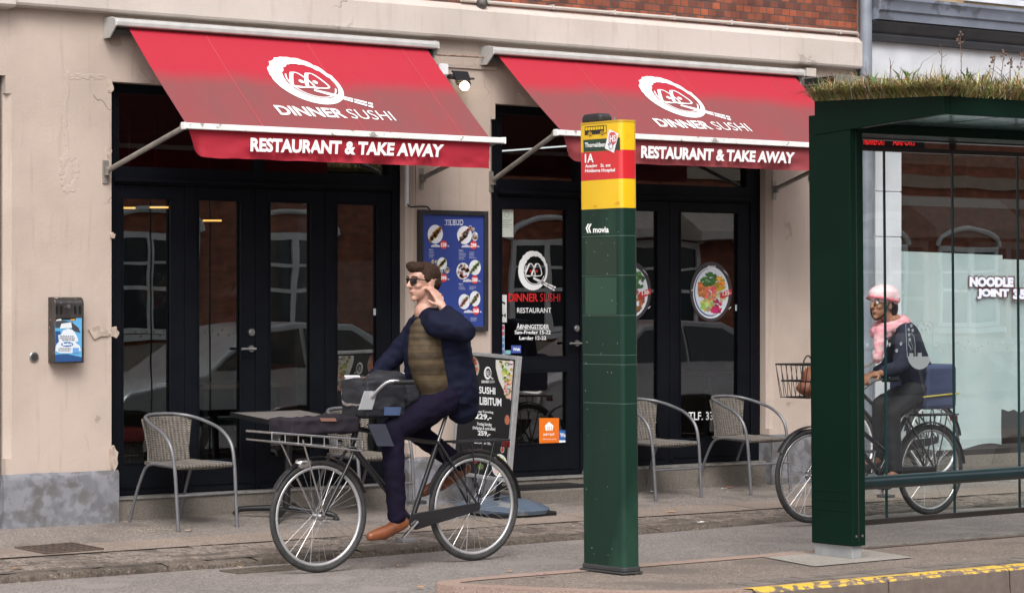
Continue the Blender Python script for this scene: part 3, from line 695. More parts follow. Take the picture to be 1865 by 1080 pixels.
mb = MB(); mb.c = (.75, .76, .76); trect(mb, 'SUSHI.DK', 1124, 1196, 756, 769, fd, .012); mb.build('door_lettering', VINYL, D2)
mb = MB(); mb.c = (.45, .52, .52); rect(mb, 680, 690, 562, 574, fd); mb.build('sticker', PRINT, doors[3])
mb = MB(); mb.c = (.6, .68, .7); rect(mb, 1339, 1347, 555, 566, fd); mb.build('sticker', PRINT, D3)

# ------------------------------------------------------------------ the neighbour: white house with slate mouldings
NX = 7.205
nh = thing('noodle_shop_building', 'white painted shop house with slate blue mouldings and a papered window', 'building', (9.5, 0, 0))
xp0, xp1 = fx(1595, 0), fx(1642, 0)
WT = 2.93
mb = MB(); mb.box(NX, xp0, .02, .3, 0, 3.0); mb.build('side_strip', mat('grey limewash strip', (.27, .275, .29), .8, c2=(.2, .205, .22), scale=4, bump=.5), nh)
mb = MB(); zz = [.0, .62, 1.35, 2.06, 2.45, 3.0]
for a, b in zip(zz[:-1], zz[1:]): mb.box(xp0, xp1, 0, .3, a + .004, b - .004)
mb.box(xp0, xp1, .012, .3, 0, 3.0); mb.box(NX, 16, 0, .3, 3.0, 3.745); mb.box(11.2, 16, 0, .3, 0, 3); mb.build('wall', WHITE, nh, bevel=.004)
def mould(name, prof, m): mb = MB(); mb.prism(prof, NX + .05, 16, lambda p, q_, t: (t, p, q_)); return mb.build(name, m, nh, smooth=30)
mould('lower_moulding', [(.0, 3.735), (-.06, 3.74), (-.075, 3.78), (-.06, 3.80), (-.10, 3.83), (-.115, 3.86), (-.16, 3.895), (.1, 3.895)], DARKMOULD)
mould('cornice', [(.0, 3.897), (-.17, 3.905), (-.18, 3.97), (-.20, 3.985), (-.21, 4.05), (-.23, 4.075), (-.23, 4.10), (.1, 4.13)], SLATE)
mb = MB(); mb.box(NX + .3, 16, .0, .3, 4.12, 7.5); mb.build('upper_wall', mat('ochre stone dressing', (.36, .27, .15), .8, c2=(.28, .2, .11), scale=5, bump=.3), nh)
mb = MB(); mb.box(fx(1757, -.02), 12, -.03, .02, 4.16, 4.21); mb.box(fx(1757, -.02), 12, -.03, .02, 4.215, 5.5); mb.build('window_frame', WHITE, nh)
mb = MB(); y0 = .06
zb0, zb1 = fz(1700, 376, y0), fz(1700, 358, y0)
mb.box(xp1, 11.2, y0, y0 + .1, .14, .19); mb.box(xp1, 11.2, y0, y0 + .08, zb0, zb1); mb.box(xp1, 11.2, y0 - .01, y0 + .1, WT, 3.0)
mb.box(11.1, 11.2, y0, y0 + .08, .19, WT)
f3 = mb.build('shop_window', mat('brown black window frame', (.03, .024, .022), .5), nh)
mb = MB(); mb.poly([(xp1, y0 + .04, .19), (11.1, y0 + .04, .19), (11.1, y0 + .04, WT), (xp1, y0 + .04, WT)]); mb.build('pane', glassmat('shop glass', (.92, .95, .94), 2.4, .15, 0, .02), f3)
mb = MB(); mb.box(xp1, 11.2, .03, .3, 0, .14); mb.build('stall_riser', CONC, nh)
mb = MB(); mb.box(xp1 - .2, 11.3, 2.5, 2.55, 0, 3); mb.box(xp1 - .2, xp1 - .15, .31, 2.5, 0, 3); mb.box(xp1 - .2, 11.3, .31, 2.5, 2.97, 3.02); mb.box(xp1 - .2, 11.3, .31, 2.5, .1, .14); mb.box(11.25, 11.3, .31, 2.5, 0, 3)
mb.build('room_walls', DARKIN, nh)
# drain pipe between the houses
mb = MB(); pc = PY(1577, 50, -.09); rr = (fx(1587, -.09) - fx(1567, -.09)) / 2 * .8
mb.tube([(pc.x, -.09, -.02), (pc.x, -.09, 7)], rr, 18); 
for z in (1.1, 3.0, 4.6): mb.tube([(pc.x, -.09, z), (pc.x, -.09, z + .03)], rr + .006, 18)
for z in (1.1, 3.0, 4.6): mb.box(pc.x - .012, pc.x + .012, -.09, .02, z, z + .02)
dp = mb.build('drainpipe', ZINC, smooth=40); tag(dp, 'grey zinc drainpipe running down between the two houses', 'drainpipe')
mb = MB(); mb.tube([(7.19, -.03, 3.74), (7.2, -.03, 3.6), (7.185, -.03, 3.5), (7.19, -.03, 3.2)], .012, 8); mb.tube([(7.19, -.03, 3.62), (7.19, -.03, 3.42)], .018, 8)
cb_ = mb.build('cable', mat('black cable rubber', (.02, .02, .025), .5), smooth=40); tag(cb_, 'black cable dropping beside the grey drainpipe at the house corner', 'cable')

# paper taped inside the neighbour's window, and its lit letters
PAPER = mat('mint paper', (.76, .85, .86), .8, c2=(.66, .77, .785), scale=2.5, bump=.4, bscale=7)
def paper(label, top, bot, x0, x1, seed):
    mb = MB(); nx, nz = 26, 22; vs = []
    for i in range(nx + 1):
        a = i / nx; xx = x0 + (x1 - x0) * a
        for j in range(nz + 1):
            b = j / nz; zt = top[0] + (top[1] - top[0]) * a; zl = bot(a); z = zl + (zt - zl) * b
            vs.append((xx, .16 + .022 * mnoise.noise(Vector((xx * 5 + seed, z * 1.2, seed))) * (1 - .5 * b) + .006 * mnoise.noise(Vector((xx * 16, z * 3, seed))), z))
    mb.add(vs, [(i * (nz + 1) + j, (i + 1) * (nz + 1) + j, (i + 1) * (nz + 1) + j + 1, i * (nz + 1) + j + 1) for i in range(nx) for j in range(nz)])
    o = mb.build('window_paper', PAPER, smooth=80); return tag(o, label, 'paper', 'paper sheets covering the shop window')
yp = .16
paper('mint paper sheet hanging lowest at the left end of the shop window', (fz(1642, 457, yp), fz(1825, 465, yp)), lambda a: .2 + .03 * math.sin(a * 9), xp1 + .004, fx(1825, yp), 1)
paper('mint paper sheet behind the lit letters, torn off at knee height', (fz(1825, 472, yp + .02), fz(1825, 472, yp) - .02), lambda a: fz(1840, 748, yp) + .015 * math.sin(a * 70) + .01 * math.sin(a * 31), fx(1820, yp), 11.0, 5).location.y = .02
ls = thing('lit_sign', 'white lit block letters on a dark red backing in the papered window', 'sign', (fx(1800, .1), .1, 1.6))
fl = lambda u, v: PY(u, v, .125); fb = lambda u, v: PY(u, v, .145)
def blockletters(mb, f, grow=0):
    def L5(rows, x, y, w_, h):
        ny, nx = len(rows), len(rows[0])
        for j, r_ in enumerate(rows):
            for i, ch in enumerate(r_):
                if ch == '#': rect(mb, x + w_ * i / nx - grow, x + w_ * (i + 1) / nx + grow, y + h * j / ny - grow, y + h * (j + 1) / ny + grow, f)
    G = {'N': ['##.##', '###.#', '#####', '#.###', '##.##'], 'O': ['#####', '##.##', '##.##', '##.##', '#####'], 'D': ['####.', '##.##', '##.##', '##.##', '####.'], 'L': ['##...', '##...', '##...', '#####', '#####'],
         'E': ['#####', '##...', '####.', '##...', '#####'], 'J': ['...##', '...##', '##.##', '##.##', '.###.'], 'I': ['.###.'] * 5, 'T': ['#####', '#####', '.###.', '.###.', '.###.'],
         '3': ['#####', '...##', '.####', '...##', '#####'], '5': ['#####', '##...', '####.', '...##', '####.']}
    bo = .075 if not grow else .13; g_ = grow
    trect(mb, 'NOODLE', 1766 - g_, 1846 + g_, 504 - g_, 522.5 + g_, f, bo, .8); trect(mb, 'JOINT', 1780 - g_, 1838 + g_, 525.5 - g_, 544.5 + g_, f, bo, .6); trect(mb, '35', 1845 - g_, 1870 + g_, 526 - g_, 545 + g_, f, bo, .3)
mb = MB(); blockletters(mb, fb, 2.2); mb.build('backing', mat('dark red acrylic', (.16, .02, .025), .4), ls)
mb = MB(); blockletters(mb, fl); o = mb.build('letters', emitmat('lit white acrylic', (.8, .74, .86), .5), ls)
mb = MB(); zt = PY(1620, 262, y0).z

# ------------------------------------------------------------------ awnings
def awningmat(vd):
    m, n, b = newmat('red awning cloth'); N, L = n.nodes, n.links; b.inputs['Roughness'].default_value = .75
    tc = N.new('ShaderNodeTexCoord'); O = tc.outputs['Object']; sp = N.new('ShaderNodeSeparateXYZ'); L.new(O, sp.inputs[0])
    def ns(sc, d=6, st=None):
        v = O
        if st: mp = N.new('ShaderNodeMapping'); mp.inputs['Scale'].default_value = st; L.new(O, mp.inputs[0]); v = mp.outputs[0]
        x = N.new('ShaderNodeTexNoise'); x.inputs['Scale'].default_value = sc; x.inputs['Detail'].default_value = d; L.new(v, x.inputs['Vector']); return x.outputs[0]
    a = N.new('ShaderNodeMath'); a.operation = 'MULTIPLY_ADD'; a.inputs[1].default_value = .14; L.new(ns(2.2), a.inputs[0]); L.new(sp.outputs[2], a.inputs[2])
    mr = N.new('ShaderNodeMapRange'); mr.interpolation_type = 'SMOOTHSTEP'; L.new(a.outputs[0], mr.inputs[0])
    for i, v in enumerate((.36, .52, 1, 0)): mr.inputs[i + 1].default_value = v
    st = N.new('ShaderNodeMapRange'); st.inputs[1].default_value = .3; st.inputs[2].default_value = .7; st.inputs[3].default_value = .78; st.inputs[4].default_value = .98; L.new(ns(1.6, 4, (3, 1, 1)), st.inputs[0])
    # vd: share of the weathered lower half's tone that the hanging valance takes
    lo = N.new('ShaderNodeMapRange'); lo.inputs[1].default_value = -.01; lo.inputs[2].default_value = .02; lo.inputs[3].default_value = vd; L.new(sp.outputs[2], lo.inputs[0])
    k = N.new('ShaderNodeMath'); k.operation = 'MULTIPLY'; L.new(mr.outputs[0], k.inputs[0]); L.new(st.outputs[0], k.inputs[1])
    k2 = N.new('ShaderNodeMath'); k2.operation = 'MULTIPLY'; L.new(k.outputs[0], k2.inputs[0]); L.new(lo.outputs[0], k2.inputs[1])
    mx = N.new('ShaderNodeMix'); mx.data_type = 'RGBA'; L.new(k2.outputs[0], mx.inputs[0]); mx.inputs[6].default_value = (.36, .008, .025, 1); mx.inputs[7].default_value = (.175, .048, .049, 1)
    L.new(mx.outputs[2], b.inputs['Base Color'])
    bp = N.new('ShaderNodeBump'); bp.inputs['Strength'].default_value = .35; bp.inputs['Distance'].default_value = .02; L.new(ns(3.0, 3, (2, 1, .6)), bp.inputs['Height']); L.new(bp.outputs[0], b.inputs['Normal'])
    return m
CLOTHS = [awningmat(.05), awningmat(.75)]
ALU = mat('pale grey aluminium', (.50, .49, .47), .4, .25, c2=(.43, .42, .405), scale=8)
WHITEBAR = mat('white lacquered bar', (.78, .78, .76), .4, c2=(.7, .7, .68), scale=12, c3=(.3, .28, .25), s3=14, m3=(.63, .68))
YB = -.92; YT = -.13
def awning(label, uc, fab, bar, logo, txt, arms, zl=None):
    """uc: cassette ends (px); fab: cloth corners (px); bar ends (px); logo: three anchor points; txt: lettering quad; arms: wall ends"""
    CLOTH = CLOTHS.pop(0)
    zt = PY(*fab[0], YT).z; zb = PY(*bar[0], YB).z
    xa = PY(*fab[0], YT).x; xb = PY(*fab[1], YT).x
    root = thing('awning', label, 'awning', (xa, YB, zb), 'red awnings over the shopfronts')
    c0, c1 = fx(uc[0], -.02), fx(uc[1], -.15)
    zc = zt + .03
    prof = [(0, zc + .038), (-.12, zc + .038), (-.168, zc + .026), (-.176, zc + .006), (-.176, zc - .018), (-.165, zc - .026), (-.12, zc - .014), (0, zc - .014)]
    mb = MB(); mb.prism(prof, c0 + .012, c1 - .012, lambda p, q_, t: (t, p, q_)); mb.build('cassette', ALU, root, bevel=.004)
    mb = MB(); end = [(0, zc + .042), (-.125, zc + .042), (-.174, zc + .028), (-.181, zc - .022), (-.09, zc - .10), (0, zc - .10)]
    for a in (c0, c1 - .012): mb = MB(); mb.prism(end, a, a + .012, lambda p, q_, t: (t, p, q_)); mb.build('end_cap', ALU, root, bevel=.003)
    mb = MB(); mb.tube([(c0 + .014, -.085, zc - .05), (c1 - .014, -.085, zc - .05)], .028, 12); mb.build('roller', mat('dark roller', (.05, .05, .05), .5), root, smooth=40)
    # cloth: a stretched sheet with its seams
    mb = MB(); nx, ns_ = 60, 14; vs = []
    for i in range(nx + 1):
        for j in range(ns_ + 1):
            a, b = i / nx, j / ns_; vs.append((xa + (xb - xa) * a, YT + (YB - YT) * b, zt + (zb - zt) * b - .012 * math.sin(math.pi * b) + .0028 * math.sin(math.pi * b) * (mnoise.noise(Vector((a * 9, b * 2, xa))) + .5 * mnoise.noise(Vector((a * 20 + b * 9, b * 3, xa))))))
    mb.add(vs, [(i * (ns_ + 1) + j, (i + 1) * (ns_ + 1) + j, (i + 1) * (ns_ + 1) + j + 1, i * (ns_ + 1) + j + 1) for i in range(nx) for j in range(ns_)])
    mb.build('cloth', CLOTH, root, smooth=80)
    P0 = Vector((xa, YT, zt)); P1 = Vector((xa, YB, zb)); dn = (P1 - P0).normalized(); nn = Vector((1, 0, 0)).cross(dn).normalized(); nn = nn if nn.y < 0 else -nn
    def S(u, v, k=.0045): 
        h = hit(u, v, P0, nn); b = min(1, max(0, (h.y - YT) / (YB - YT))); return h + nn * (.003 * 0 + k) - Vector((0, 0, .012 * math.sin(math.pi * b)))
    nse = 3
    for k in range(1, nse + 1):
        mb = MB()
        xx = xa + (xb - xa) * (k - .28) / nse
        for off, cc in ((0, 1),):
            mb.add([(xx + off - .003, YT + (YB - YT) * j / 8, zt + (zb - zt) * j / 8 - .012 * math.sin(math.pi * j / 8) + .0028) for j in range(9)] + [(xx + off + .003, YT + (YB - YT) * j / 8, zt + (zb - zt) * j / 8 - .012 * math.sin(math.pi * j / 8) + .0028) for j in range(9)], [(j, j + 1, j + 10, j + 9) for j in range(8)])
        mb.build('seam', mat('red seam thread', (.46, .06, .07), .8), root)
    # valance
    x0v, x1v = xa + .012, xb - .005; hv = .185; mb = MB(); vs = []
    for i in range(nx + 1):
        for j in range(9):
            a, b = i / nx, j / 8; cur = max(0, 1 - a * 22)
            vs.append((x0v + (x1v - x0v) * a + .09 * b * cur, YB + .01 + .03 * b * mnoise.noise(Vector((a * 12 + b * 2, b, 7 + xa))) + .012 * b * mnoise.noise(Vector((a * 22 - b * 5, b * 1.5, xa))) + .007 * b * mnoise.noise(Vector((a * 36 + b * 3, b * 2, 3 + xa))) + .05 * b * cur, zb - .02 - hv * b * (1 - .22 * cur * cur) + .006 * b * mnoise.noise(Vector((a * 15, 0, xa)))))
    mb.add(vs, [(i * 9 + j, (i + 1) * 9 + j, (i + 1) * 9 + j + 1, i * 9 + j + 1) for i in range(nx) for j in range(8)])
    mb.build('valance', CLOTH, root, smooth=80)
    mb = MB(); b0 = fx(bar[0][0] - 2, YB); b1 = fx(bar[1][0], YB)
    mb.box(b0, b1, YB - .03, YB + .015, zb - .022, zb + .018); mb.box(b0 - .01, b0, YB - .034, YB + .02, zb - .027, zb + .022); mb.box(b1, b1 + .01, YB - .034, YB + .02, zb - .027, zb + .022)
    mb.build('front_bar', WHITEBAR, root, bevel=.004)
    # emblem: affine map fixed by three anchor points, laid out on the cloth itself
    D = [(176, 537), (640, 537), (396, 84)]; Q = [S(*p, 0) for p in logo]
    def co(h): return Vector((h.x, (h - P0).dot(dn), 1))
    A = Matrix([[d[0], d[1], 1] for d in D]); Ai = A.inverted(); K = [co(p) for p in Q]
    cx = Ai @ Vector([k.x for k in K]); cs = Ai @ Vector([k.y for k in K])
    def E_(x, y):
        v = Vector((x, y, 1)); X, s_ = cx.dot(v), cs.dot(v); L_ = (P1 - P0).length; b = s_ / L_
        return Vector((X, 0, 0)) + Vector((0, P0.y, P0.z)) + dn * s_ + nn * .0045 - Vector((0, 0, .012 * math.sin(math.pi * min(1, max(0, b)))))
    mb = MB(); emblem(mb, E_, True, None, (.8, .79, .78)); mb.build('emblem', VINYL, root)
    mb = MB(); mb.c = (.8, .79, .78); text(mb, 'RESTAURANT & TAKE AWAY', txt, lambda u, v: PY(u, v, YB - .034), .045); mb.build('valance_lettering', VINYL, root)
    for (wu, wv), at in arms:
        w0 = PY(wu, wv, -.02); xe = (b0 + .03) if at == 'l' else (b1 - .03); e = Vector((xe, YB + .03, zb - .005))
        mb = MB(); d_ = (e - w0); mb.tube([w0 + d_ * .03, e], .019, 8); mb.tube([e + Vector((-.03, 0, 0)), e + Vector((.03, 0, 0))], .022, 8)
        mb.box(w0.x - .022, w0.x + .022, -.012, 0, w0.z - .085, w0.z + .075); mb.box(w0.x - .014, w0.x + .014, -.055, -.01, w0.z - .03, w0.z + .03)
        mb.build('arm', mat('old grey aluminium', (.30, .28, .25), .5, .4, c2=(.22, .2, .18), scale=12), root, bevel=.002)
    return root
awning('red awning with white lettering above the four leaf glazed doors', (190, 797), [(234, 52), (778, 95)], [(336, 229), (915, 253)], [(511, 208), (722, 219), (521, 103)],
       [(456.5, 251), (809, 263.5), (806, 287), (456, 276.5)], [((194, 312), 'l'), ((769, 325), 'r')])
awning('red awning with white lettering over the entrance with round bowl stickers', (876, 1463), [(907, 102), (1447, 141)], [(1014, 241.5), (1572, 265)], [(1202, 230), (1370.5, 239), (1186, 139)],
       [(1168, 265.5), (1448, 278), (1446, 298.5), (1167.5, 288.5)], [((896, 330), 'l'), ((1412, 345), 'r')])

# ------------------------------------------------------------------ things fixed to the wall
p = PY(845, 150, -.2)
fl_ = thing('floodlight', 'small black floodlight with a glowing warm bulb beside the left awning', 'wall lamp', (p.x, 0, p.z))
BLK = mat('matt black plastic', (.014, .014, .017), .5, bump=.1)
mb = MB(); a, b = PY(800, 116, -.06), PY(817, 137, -.06); mb.box(a.x, b.x, -.06, 0, b.z, a.z); mb.build('junction_box', mat('white plastic', (.75, .74, .76), .4), fl_, bevel=.004)
mb = MB(); q0, q1 = PY(823, 130, -.2), PY(850, 146, -.2)
mb.slab([PY(822, 129, -.2), PY(850, 131, -.2), PY(856, 147, -.2), PY(829, 148, -.2)], .016); 
mb.slab([PY(822, 129, -.2), PY(850, 131, -.2), PY(850, 131, -.08), PY(822, 129, -.08)], .01)
mb.slab([PY(829, 148, -.2), PY(856, 147, -.2), PY(858, 152, -.12), PY(831, 153, -.12)], .012); mb.tube([PY(848, 144, -.2), PY(864, 144, -.22)], .009, 8); mb.tube([PY(818, 140, -.02), PY(830, 141, -.15)], .02, 8)
mb.build('housing', BLK, fl_, bevel=.003)
mb = MB(); mb.tube([PY(838, 148, -.17), PY(844, 155, -.19)], .024, 12); mb.build('socket', mat('brass lamp socket', (.42, .25, .08), .35, .7), fl_)
mb = MB(); mb.ell(PY(846, 157, -.2), .036); mb.build('bulb', emitmat('warm bulb glow', (1, .78, .45), 7), fl_, smooth=80)
mb = MB(); mb.tube([PY(793, 100, -.08), PY(840, 102.5, -.07), PY(880, 104.5, -.06)], .008, 8); o = mb.build('rod', mat('rusty iron', (.16, .075, .045), .8, c2=(.28, .2, .16), scale=30), smooth=40); tag(o, 'thin rusty rod running between the two awnings', 'rod')
mb = MB(); a = PY(1466, 124, -.05); b = PY(1484, 141, -.05); mb.box(a.x, b.x, -.07, 0, b.z, a.z); bx = mb.build('cable_box', LEDGE, bevel=.006); tag(bx, 'beige cable box under the ledge at the right awning\'s end', 'box')
mb = MB(); mb.tube([PY(1484, 137, -.03), PY(1492, 152, -.02), PY(1500, 162, -.02)], .007, 8); mb.tube([PY(1474, 143, -.02), PY(1474, 176, -.01), PY(1474, 330, -.01)], .006, 6); mb.build('cable', BLK, bx, smooth=40)
mb = MB(); x_ = PY(741, 330, -.012); mb.box(x_.x - .012, x_.x + .012, -.022, 0, fz(741, 377, 0), 3.0); o = mb.build('conduit', mat('white plastic', (.75, .74, .76), .4), bevel=.002); tag(o, 'white cable conduit down the pier left of the blue menu board', 'conduit')
mb = MB(); mb.tube([PY(742, 372, -.02), PY(748, 377, -.035), PY(764, 376, -.03), PY(778, 377, -.03), PY(783, 383, -.03)], .006, 8, smoothpath=5); o = mb.build('cable', BLK, smooth=40); tag(o, 'short black cable looping into the top of the blue menu board', 'cable')
# grey box sign arm on the neighbour, behind the roof grass
a, b = PY(1497, 142, -.3), PY(1690, 129, -.3)
mb = MB(); mb.box(a.x + .05, b.x + .1, -.42, 0, a.z - .05, a.z + .02); lb = mb.build('light_box', mat('weathered grey sign box', (.20, .19, .18), .6, c2=(.14, .135, .13), scale=5), bevel=.004); tag(lb, 'flat grey box projecting from the wall behind the shelter\'s grass roof', 'sign box')
mb = MB(); rect(mb, 0, 1, 0, 1, lambda s, t: Vector((a.x + .049, -.40 + .36 * s, a.z - .04 + .05 * t))); mb.build('dark_panel', BLK, lb)
# ashtray
ab = PY(85, 540, 0); xs0, xs1 = fx(100, -.10), fx(153, -.10); zt, zb = fz(125, 541, -.08), fz(125, 661, -.10)
ash = thing('ashtray_bin', 'dented dark metal wall ashtray with a torn blue sticker', 'ashtray', (xs0, 0, zb))
mb = MB(); pr = [(0, zb), (-.10, zb), (-.10, zt - .045)] + [(-.10 + .045 * (1 - math.cos(a)), zt - .045 + .045 * math.sin(a)) for a in (.4, .8, 1.2, 1.57)] + [(0, zt)]
mb.prism(pr, xs0, xs1, lambda p, q_, t: (t, p, q_)); mb.build('body', mat('scuffed dark steel', (.10, .092, .09), .35, .7, c2=(.065, .058, .055), scale=9, c3=(.5, .46, .42), s3=22, m3=(.63, .66)), ash, bevel=.004, smooth=35)
fa = lambda u, v: PY(u, v, -.1015); fa2 = lambda k: (lambda u, v: PY(u, v, -.1015 - .0008 * k))
mb = MB(); mb.c = (.004, .004, .004)
for u0 in (101.2, 109.6, 135, 143.5): rect(mb, u0, u0 + 4.2, 557, 572, fa)
rect(mb, 101, 138, 579, 583, fa); mb.build('slots', PRINT, ash)
mb = MB(); c_ = PY(124.5, 558, -.1); mb.tube([c_, c_ + Vector((0, -.008, 0))], .013, 16); mb.build('lock', STEEL, ash, smooth=40)
def bx_(u, v): return 60 + u / 6.75, 520 + v / 6.75
mb = MB(); B = lambda pts, k: mb.poly([fa2(k)(*bx_(*p)) for p in pts])
mb.c = (.10, .36, .62); B([(270, 440), (540, 400), (600, 400), (600, 930), (275, 940)], 0)
mb.c = (.02, .07, .2); B([(275, 850), (420, 840), (600, 880), (600, 930), (275, 940)], 1); B([(275, 560), (340, 560), (330, 700), (275, 740)], 1)
mb.c = (.05, .05, .06); B([(272, 440), (380, 430), (480, 450), (560, 520), (585, 580), (500, 560), (450, 500), (360, 520), (275, 520)], 2)
mb.c = (.62, .66, .7); B([(310, 610), (350, 600), (370, 550), (430, 530), (500, 550), (540, 620), (560, 680), (520, 700), (575, 740), (590, 800), (470, 830), (330, 830), (275, 800), (290, 720), (320, 690)], 2)
B([(350, 470), (470, 450), (480, 520), (330, 530)], 3)
mb.c = (.03, .13, .34); disc(mb, *bx_(420, 722), 11, 4.5, fa2(4), 20)
mb.c = (.85, .86, .88); trect(mb, 'Benfort', 60 + 365 / 6.75, 60 + 478 / 6.75, 520 + 702 / 6.75, 520 + 738 / 6.75, fa2(5), .03)
mb.c = (.08, .08, .1)
for k, (y, x0, x1) in enumerate(((625, 330, 505), (650, 330, 515), (672, 360, 515), (775, 315, 470), (800, 315, 460))):
    r_ = random.Random(k); x = x0
    while x < x1: wd = r_.uniform(10, 34); rect(mb, *[60 + t / 6.75 for t in (x, min(x1, x + wd))], 520 + (y - 6) / 6.75, 520 + (y + 4) / 6.75, fa2(5)); x += wd + 7
mb.c = (.12, .3, .6); rect(mb, *[60 + t / 6.75 for t in (490, 565)], 520 + 765 / 6.75, 520 + 830 / 6.75, fa2(5))
mb.c = (.7, .68, .6); B([(290, 420), (345, 408), (350, 428), (280, 436)], 5); mb.c = (.6, .3, .05); B([(455, 415), (515, 410), (515, 430), (470, 434)], 5)
mb.build('sticker', PRINT, ash)
c_ = PY(61, 650, 0); mb = MB(); mb.tube([c_, c_ + Vector((0, -.012, 0))], .034, 24); kr = mb.build('key_cylinder', STEEL, smooth=40, bevel=.003); tag(kr, 'round steel key cylinder set in the plaster left of the ashtray', 'lock')
mb = MB(); mb.tube([c_ + Vector((0, -.011, 0)), c_ + Vector((0, -.016, 0))], .021, 20); mb.build('keyhole_plug', mat('dark lock core', (.08, .08, .08), .4, .6), kr, smooth=40)
# blue menu board
YM = -.05
mn = thing('menu_board', 'black framed blue menu board with food plates and red prices on the pier', 'menu board', (PY(825, 605, 0).x, 0, PY(825, 605, 0).z))
mx0, mx1, mz0, mz1 = fx(765, YM), fx(890, YM), fz(827, 603.5, YM), fz(827, 383.5, YM)
mb = MB(); t = .036
for b_ in ((mx0, mx0 + t, mz0, mz1), (mx1 - t, mx1, mz0, mz1), (mx0 + t, mx1 - t, mz0, mz0 + t), (mx0 + t, mx1 - t, mz1 - t, mz1)): mb.box(b_[0], b_[1], YM, 0, b_[2], b_[3])
mb.build('frame', mat('black board frame', (.02, .02, .024), .35, c2=(.03, .03, .034)), mn, bevel=.004)
fm = lambda k: (lambda u, v: PY(u, v, YM + .018 - .0012 * k))
mb = MB(); mb.c = (.028, .055, .26); mb.poly([(mx0 + t, YM + .018, mz0 + t), (mx1 - t, YM + .018, mz0 + t), (mx1 - t, YM + .018, mz1 - t), (mx0 + t, YM + .018, mz1 - t)])
mc = lambda x, y: (740 + x / 4.32, 370 + y / 4.32)
mb.c = (.55, .6, .75); rect(mb, *[740 + v / 4.32 for v in (145, 615)], 370 + 86 / 4.32, 370 + 92 / 4.32, fm(1)) 
mb.c = (.82, .84, .88)
tx = [(305, 'T'), (338, 'I'), (352, 'L'), (378, 'B'), (405, 'U'), (433, 'D')]
trect(mb, 'TILBUD', *[740 + v / 4.32 for v in (306, 448)], 370 + 133 / 4.32, 370 + 172 / 4.32, fm(1), -.006)
for x in (308, 330, 346, 354, 372, 385, 405, 425, 436):
    for y in (132, 171): rect(mb, 740 + (x - 6) / 4.32, 740 + (x + 7) / 4.32, 370 + y / 4.32, 370 + (y + 3) / 4.32, fm(1.2))
brown, ylw, pink, grn, wht, drk = (.16, .07, .035), (.62, .38, .05), (.6, .22, .15), (.28, .4, .06), (.65, .64, .6), (.05, .035, .03)
for (cx, cy, rx, ry, pal, sd_, kd) in ((228, 245, 60, 74, [ylw, (.5, .2, .04), pink, drk], 1, 'rows'), (458, 252, 58, 72, [drk, pink, wht, brown], 2, 'rows'), (282, 475, 38, 48, [ylw, grn, drk], 3, 'rows'), (222, 535, 42, 52, [brown, pink, drk], 4, 'rows'),
        (446, 535, 52, 66, [pink, (.45, .4, .42), (.6, .3, .25)], 5, 'bits'), (540, 507, 46, 60, [wht, grn, (.2, .2, .12)], 6, 'rows'), (455, 775, 44, 60, [pink, wht, (.5, .25, .18)], 7, 'rows'), (540, 752, 42, 60, [drk, wht, pink, grn], 8, 'rows'),
        (505, 190, 12, 14, [(.3, .08, .05)], 9, 'bits'), (527, 206, 12, 14, [ylw], 10, 'bits'), (540, 262, 24, 36, [ylw, wht], 11, 'bits'), (210, 460, 12, 16, [ylw], 12, 'bits'), (236, 462, 11, 14, [ylw], 13, 'bits'), (273, 543, 17, 21, [ylw, brown], 14, 'bits'), (320, 527, 20, 25, [ylw, (.6, .45, .2)], 15, 'bits'),
        (250, 760, 44, 58, [drk, pink, wht], 16, 'rows')):
    NUDGE = Vector((0, -.0012, 0)); plate(mb, *mc(cx, cy), rx / 4.32, ry / 4.32, fm(1 + .05 * sd_ / 16), pal, sd_, kind=kd)
for (cx, cy, s_, wx) in ((294, 328, '158', 232), (529, 331, '298', 472), (294, 588, '398', 240), (538, 602, '388', 484), (548, 845, '568', 490)):
    mb.c = (.6, .62, .7)
    for k, (ox, rr_) in enumerate(((-22, 15), (0, 20), (20, 14))): disc(mb, *mc(wx + ox, cy + 18), rr_ / 4.32 * 1.1, rr_ / 4.32 * 1.2, fm(2.6 + .2 * k), 12, 0, math.pi, 2 * math.pi)
    mb.c = (.66, .05, .045); disc(mb, *mc(cx, cy), 27 / 4.32, 34 / 4.32, fm(3.4), 20)
    mb.c = (.9, .9, .9); trect(mb, s_, *[740 + v / 4.32 for v in (cx - 21, cx + 22)], 370 + (cy - 15) / 4.32, 370 + (cy + 17) / 4.32, fm(4.2), .04); trect(mb, 'kr.', *[740 + v / 4.32 for v in (cx + 31, cx + 48)], 370 + (cy + 2) / 4.32, 370 + (cy + 16) / 4.32, fm(4.2), .02)
r_ = random.Random(4); mb.c = (.42, .46, .6)
for (x0, y0, n) in ((178, 382, 5), (413, 386, 6), (495, 386, 5), (180, 640, 4), (412, 654, 3), (495, 654, 3), (505, 900, 3), (180, 890, 4), (410, 895, 3)):
    for k in range(n): rect(mb, 740 + x0 / 4.32, 740 + (x0 + r_.uniform(34, 58)) / 4.32, 370 + (y0 + k * 11) / 4.32, 370 + (y0 + k * 11 + 3.4) / 4.32, fm(1))
mb.c = (.75, .77, .85)
for (x0, y0, s_) in ((178, 362, 'Tilbud 1'), (413, 367, 'Tilbud 2'), (412, 632, 'Tilbud 4'), (180, 622, 'Tilbud 3')): trect(mb, s_, 740 + x0 / 4.32, 740 + (x0 + 34) / 4.32, 370 + y0 / 4.32, 370 + (y0 + 10) / 4.32, fm(1), .02)
mb.build('poster', PRINT, mn)
mb = MB(); mb.tube([PY(846, 612, -.03), PY(849, 618, -.035), PY(848, 629, -.035), PY(843, 631, -.03)], .004, 6); mb.build('padlock', STEEL, mn)

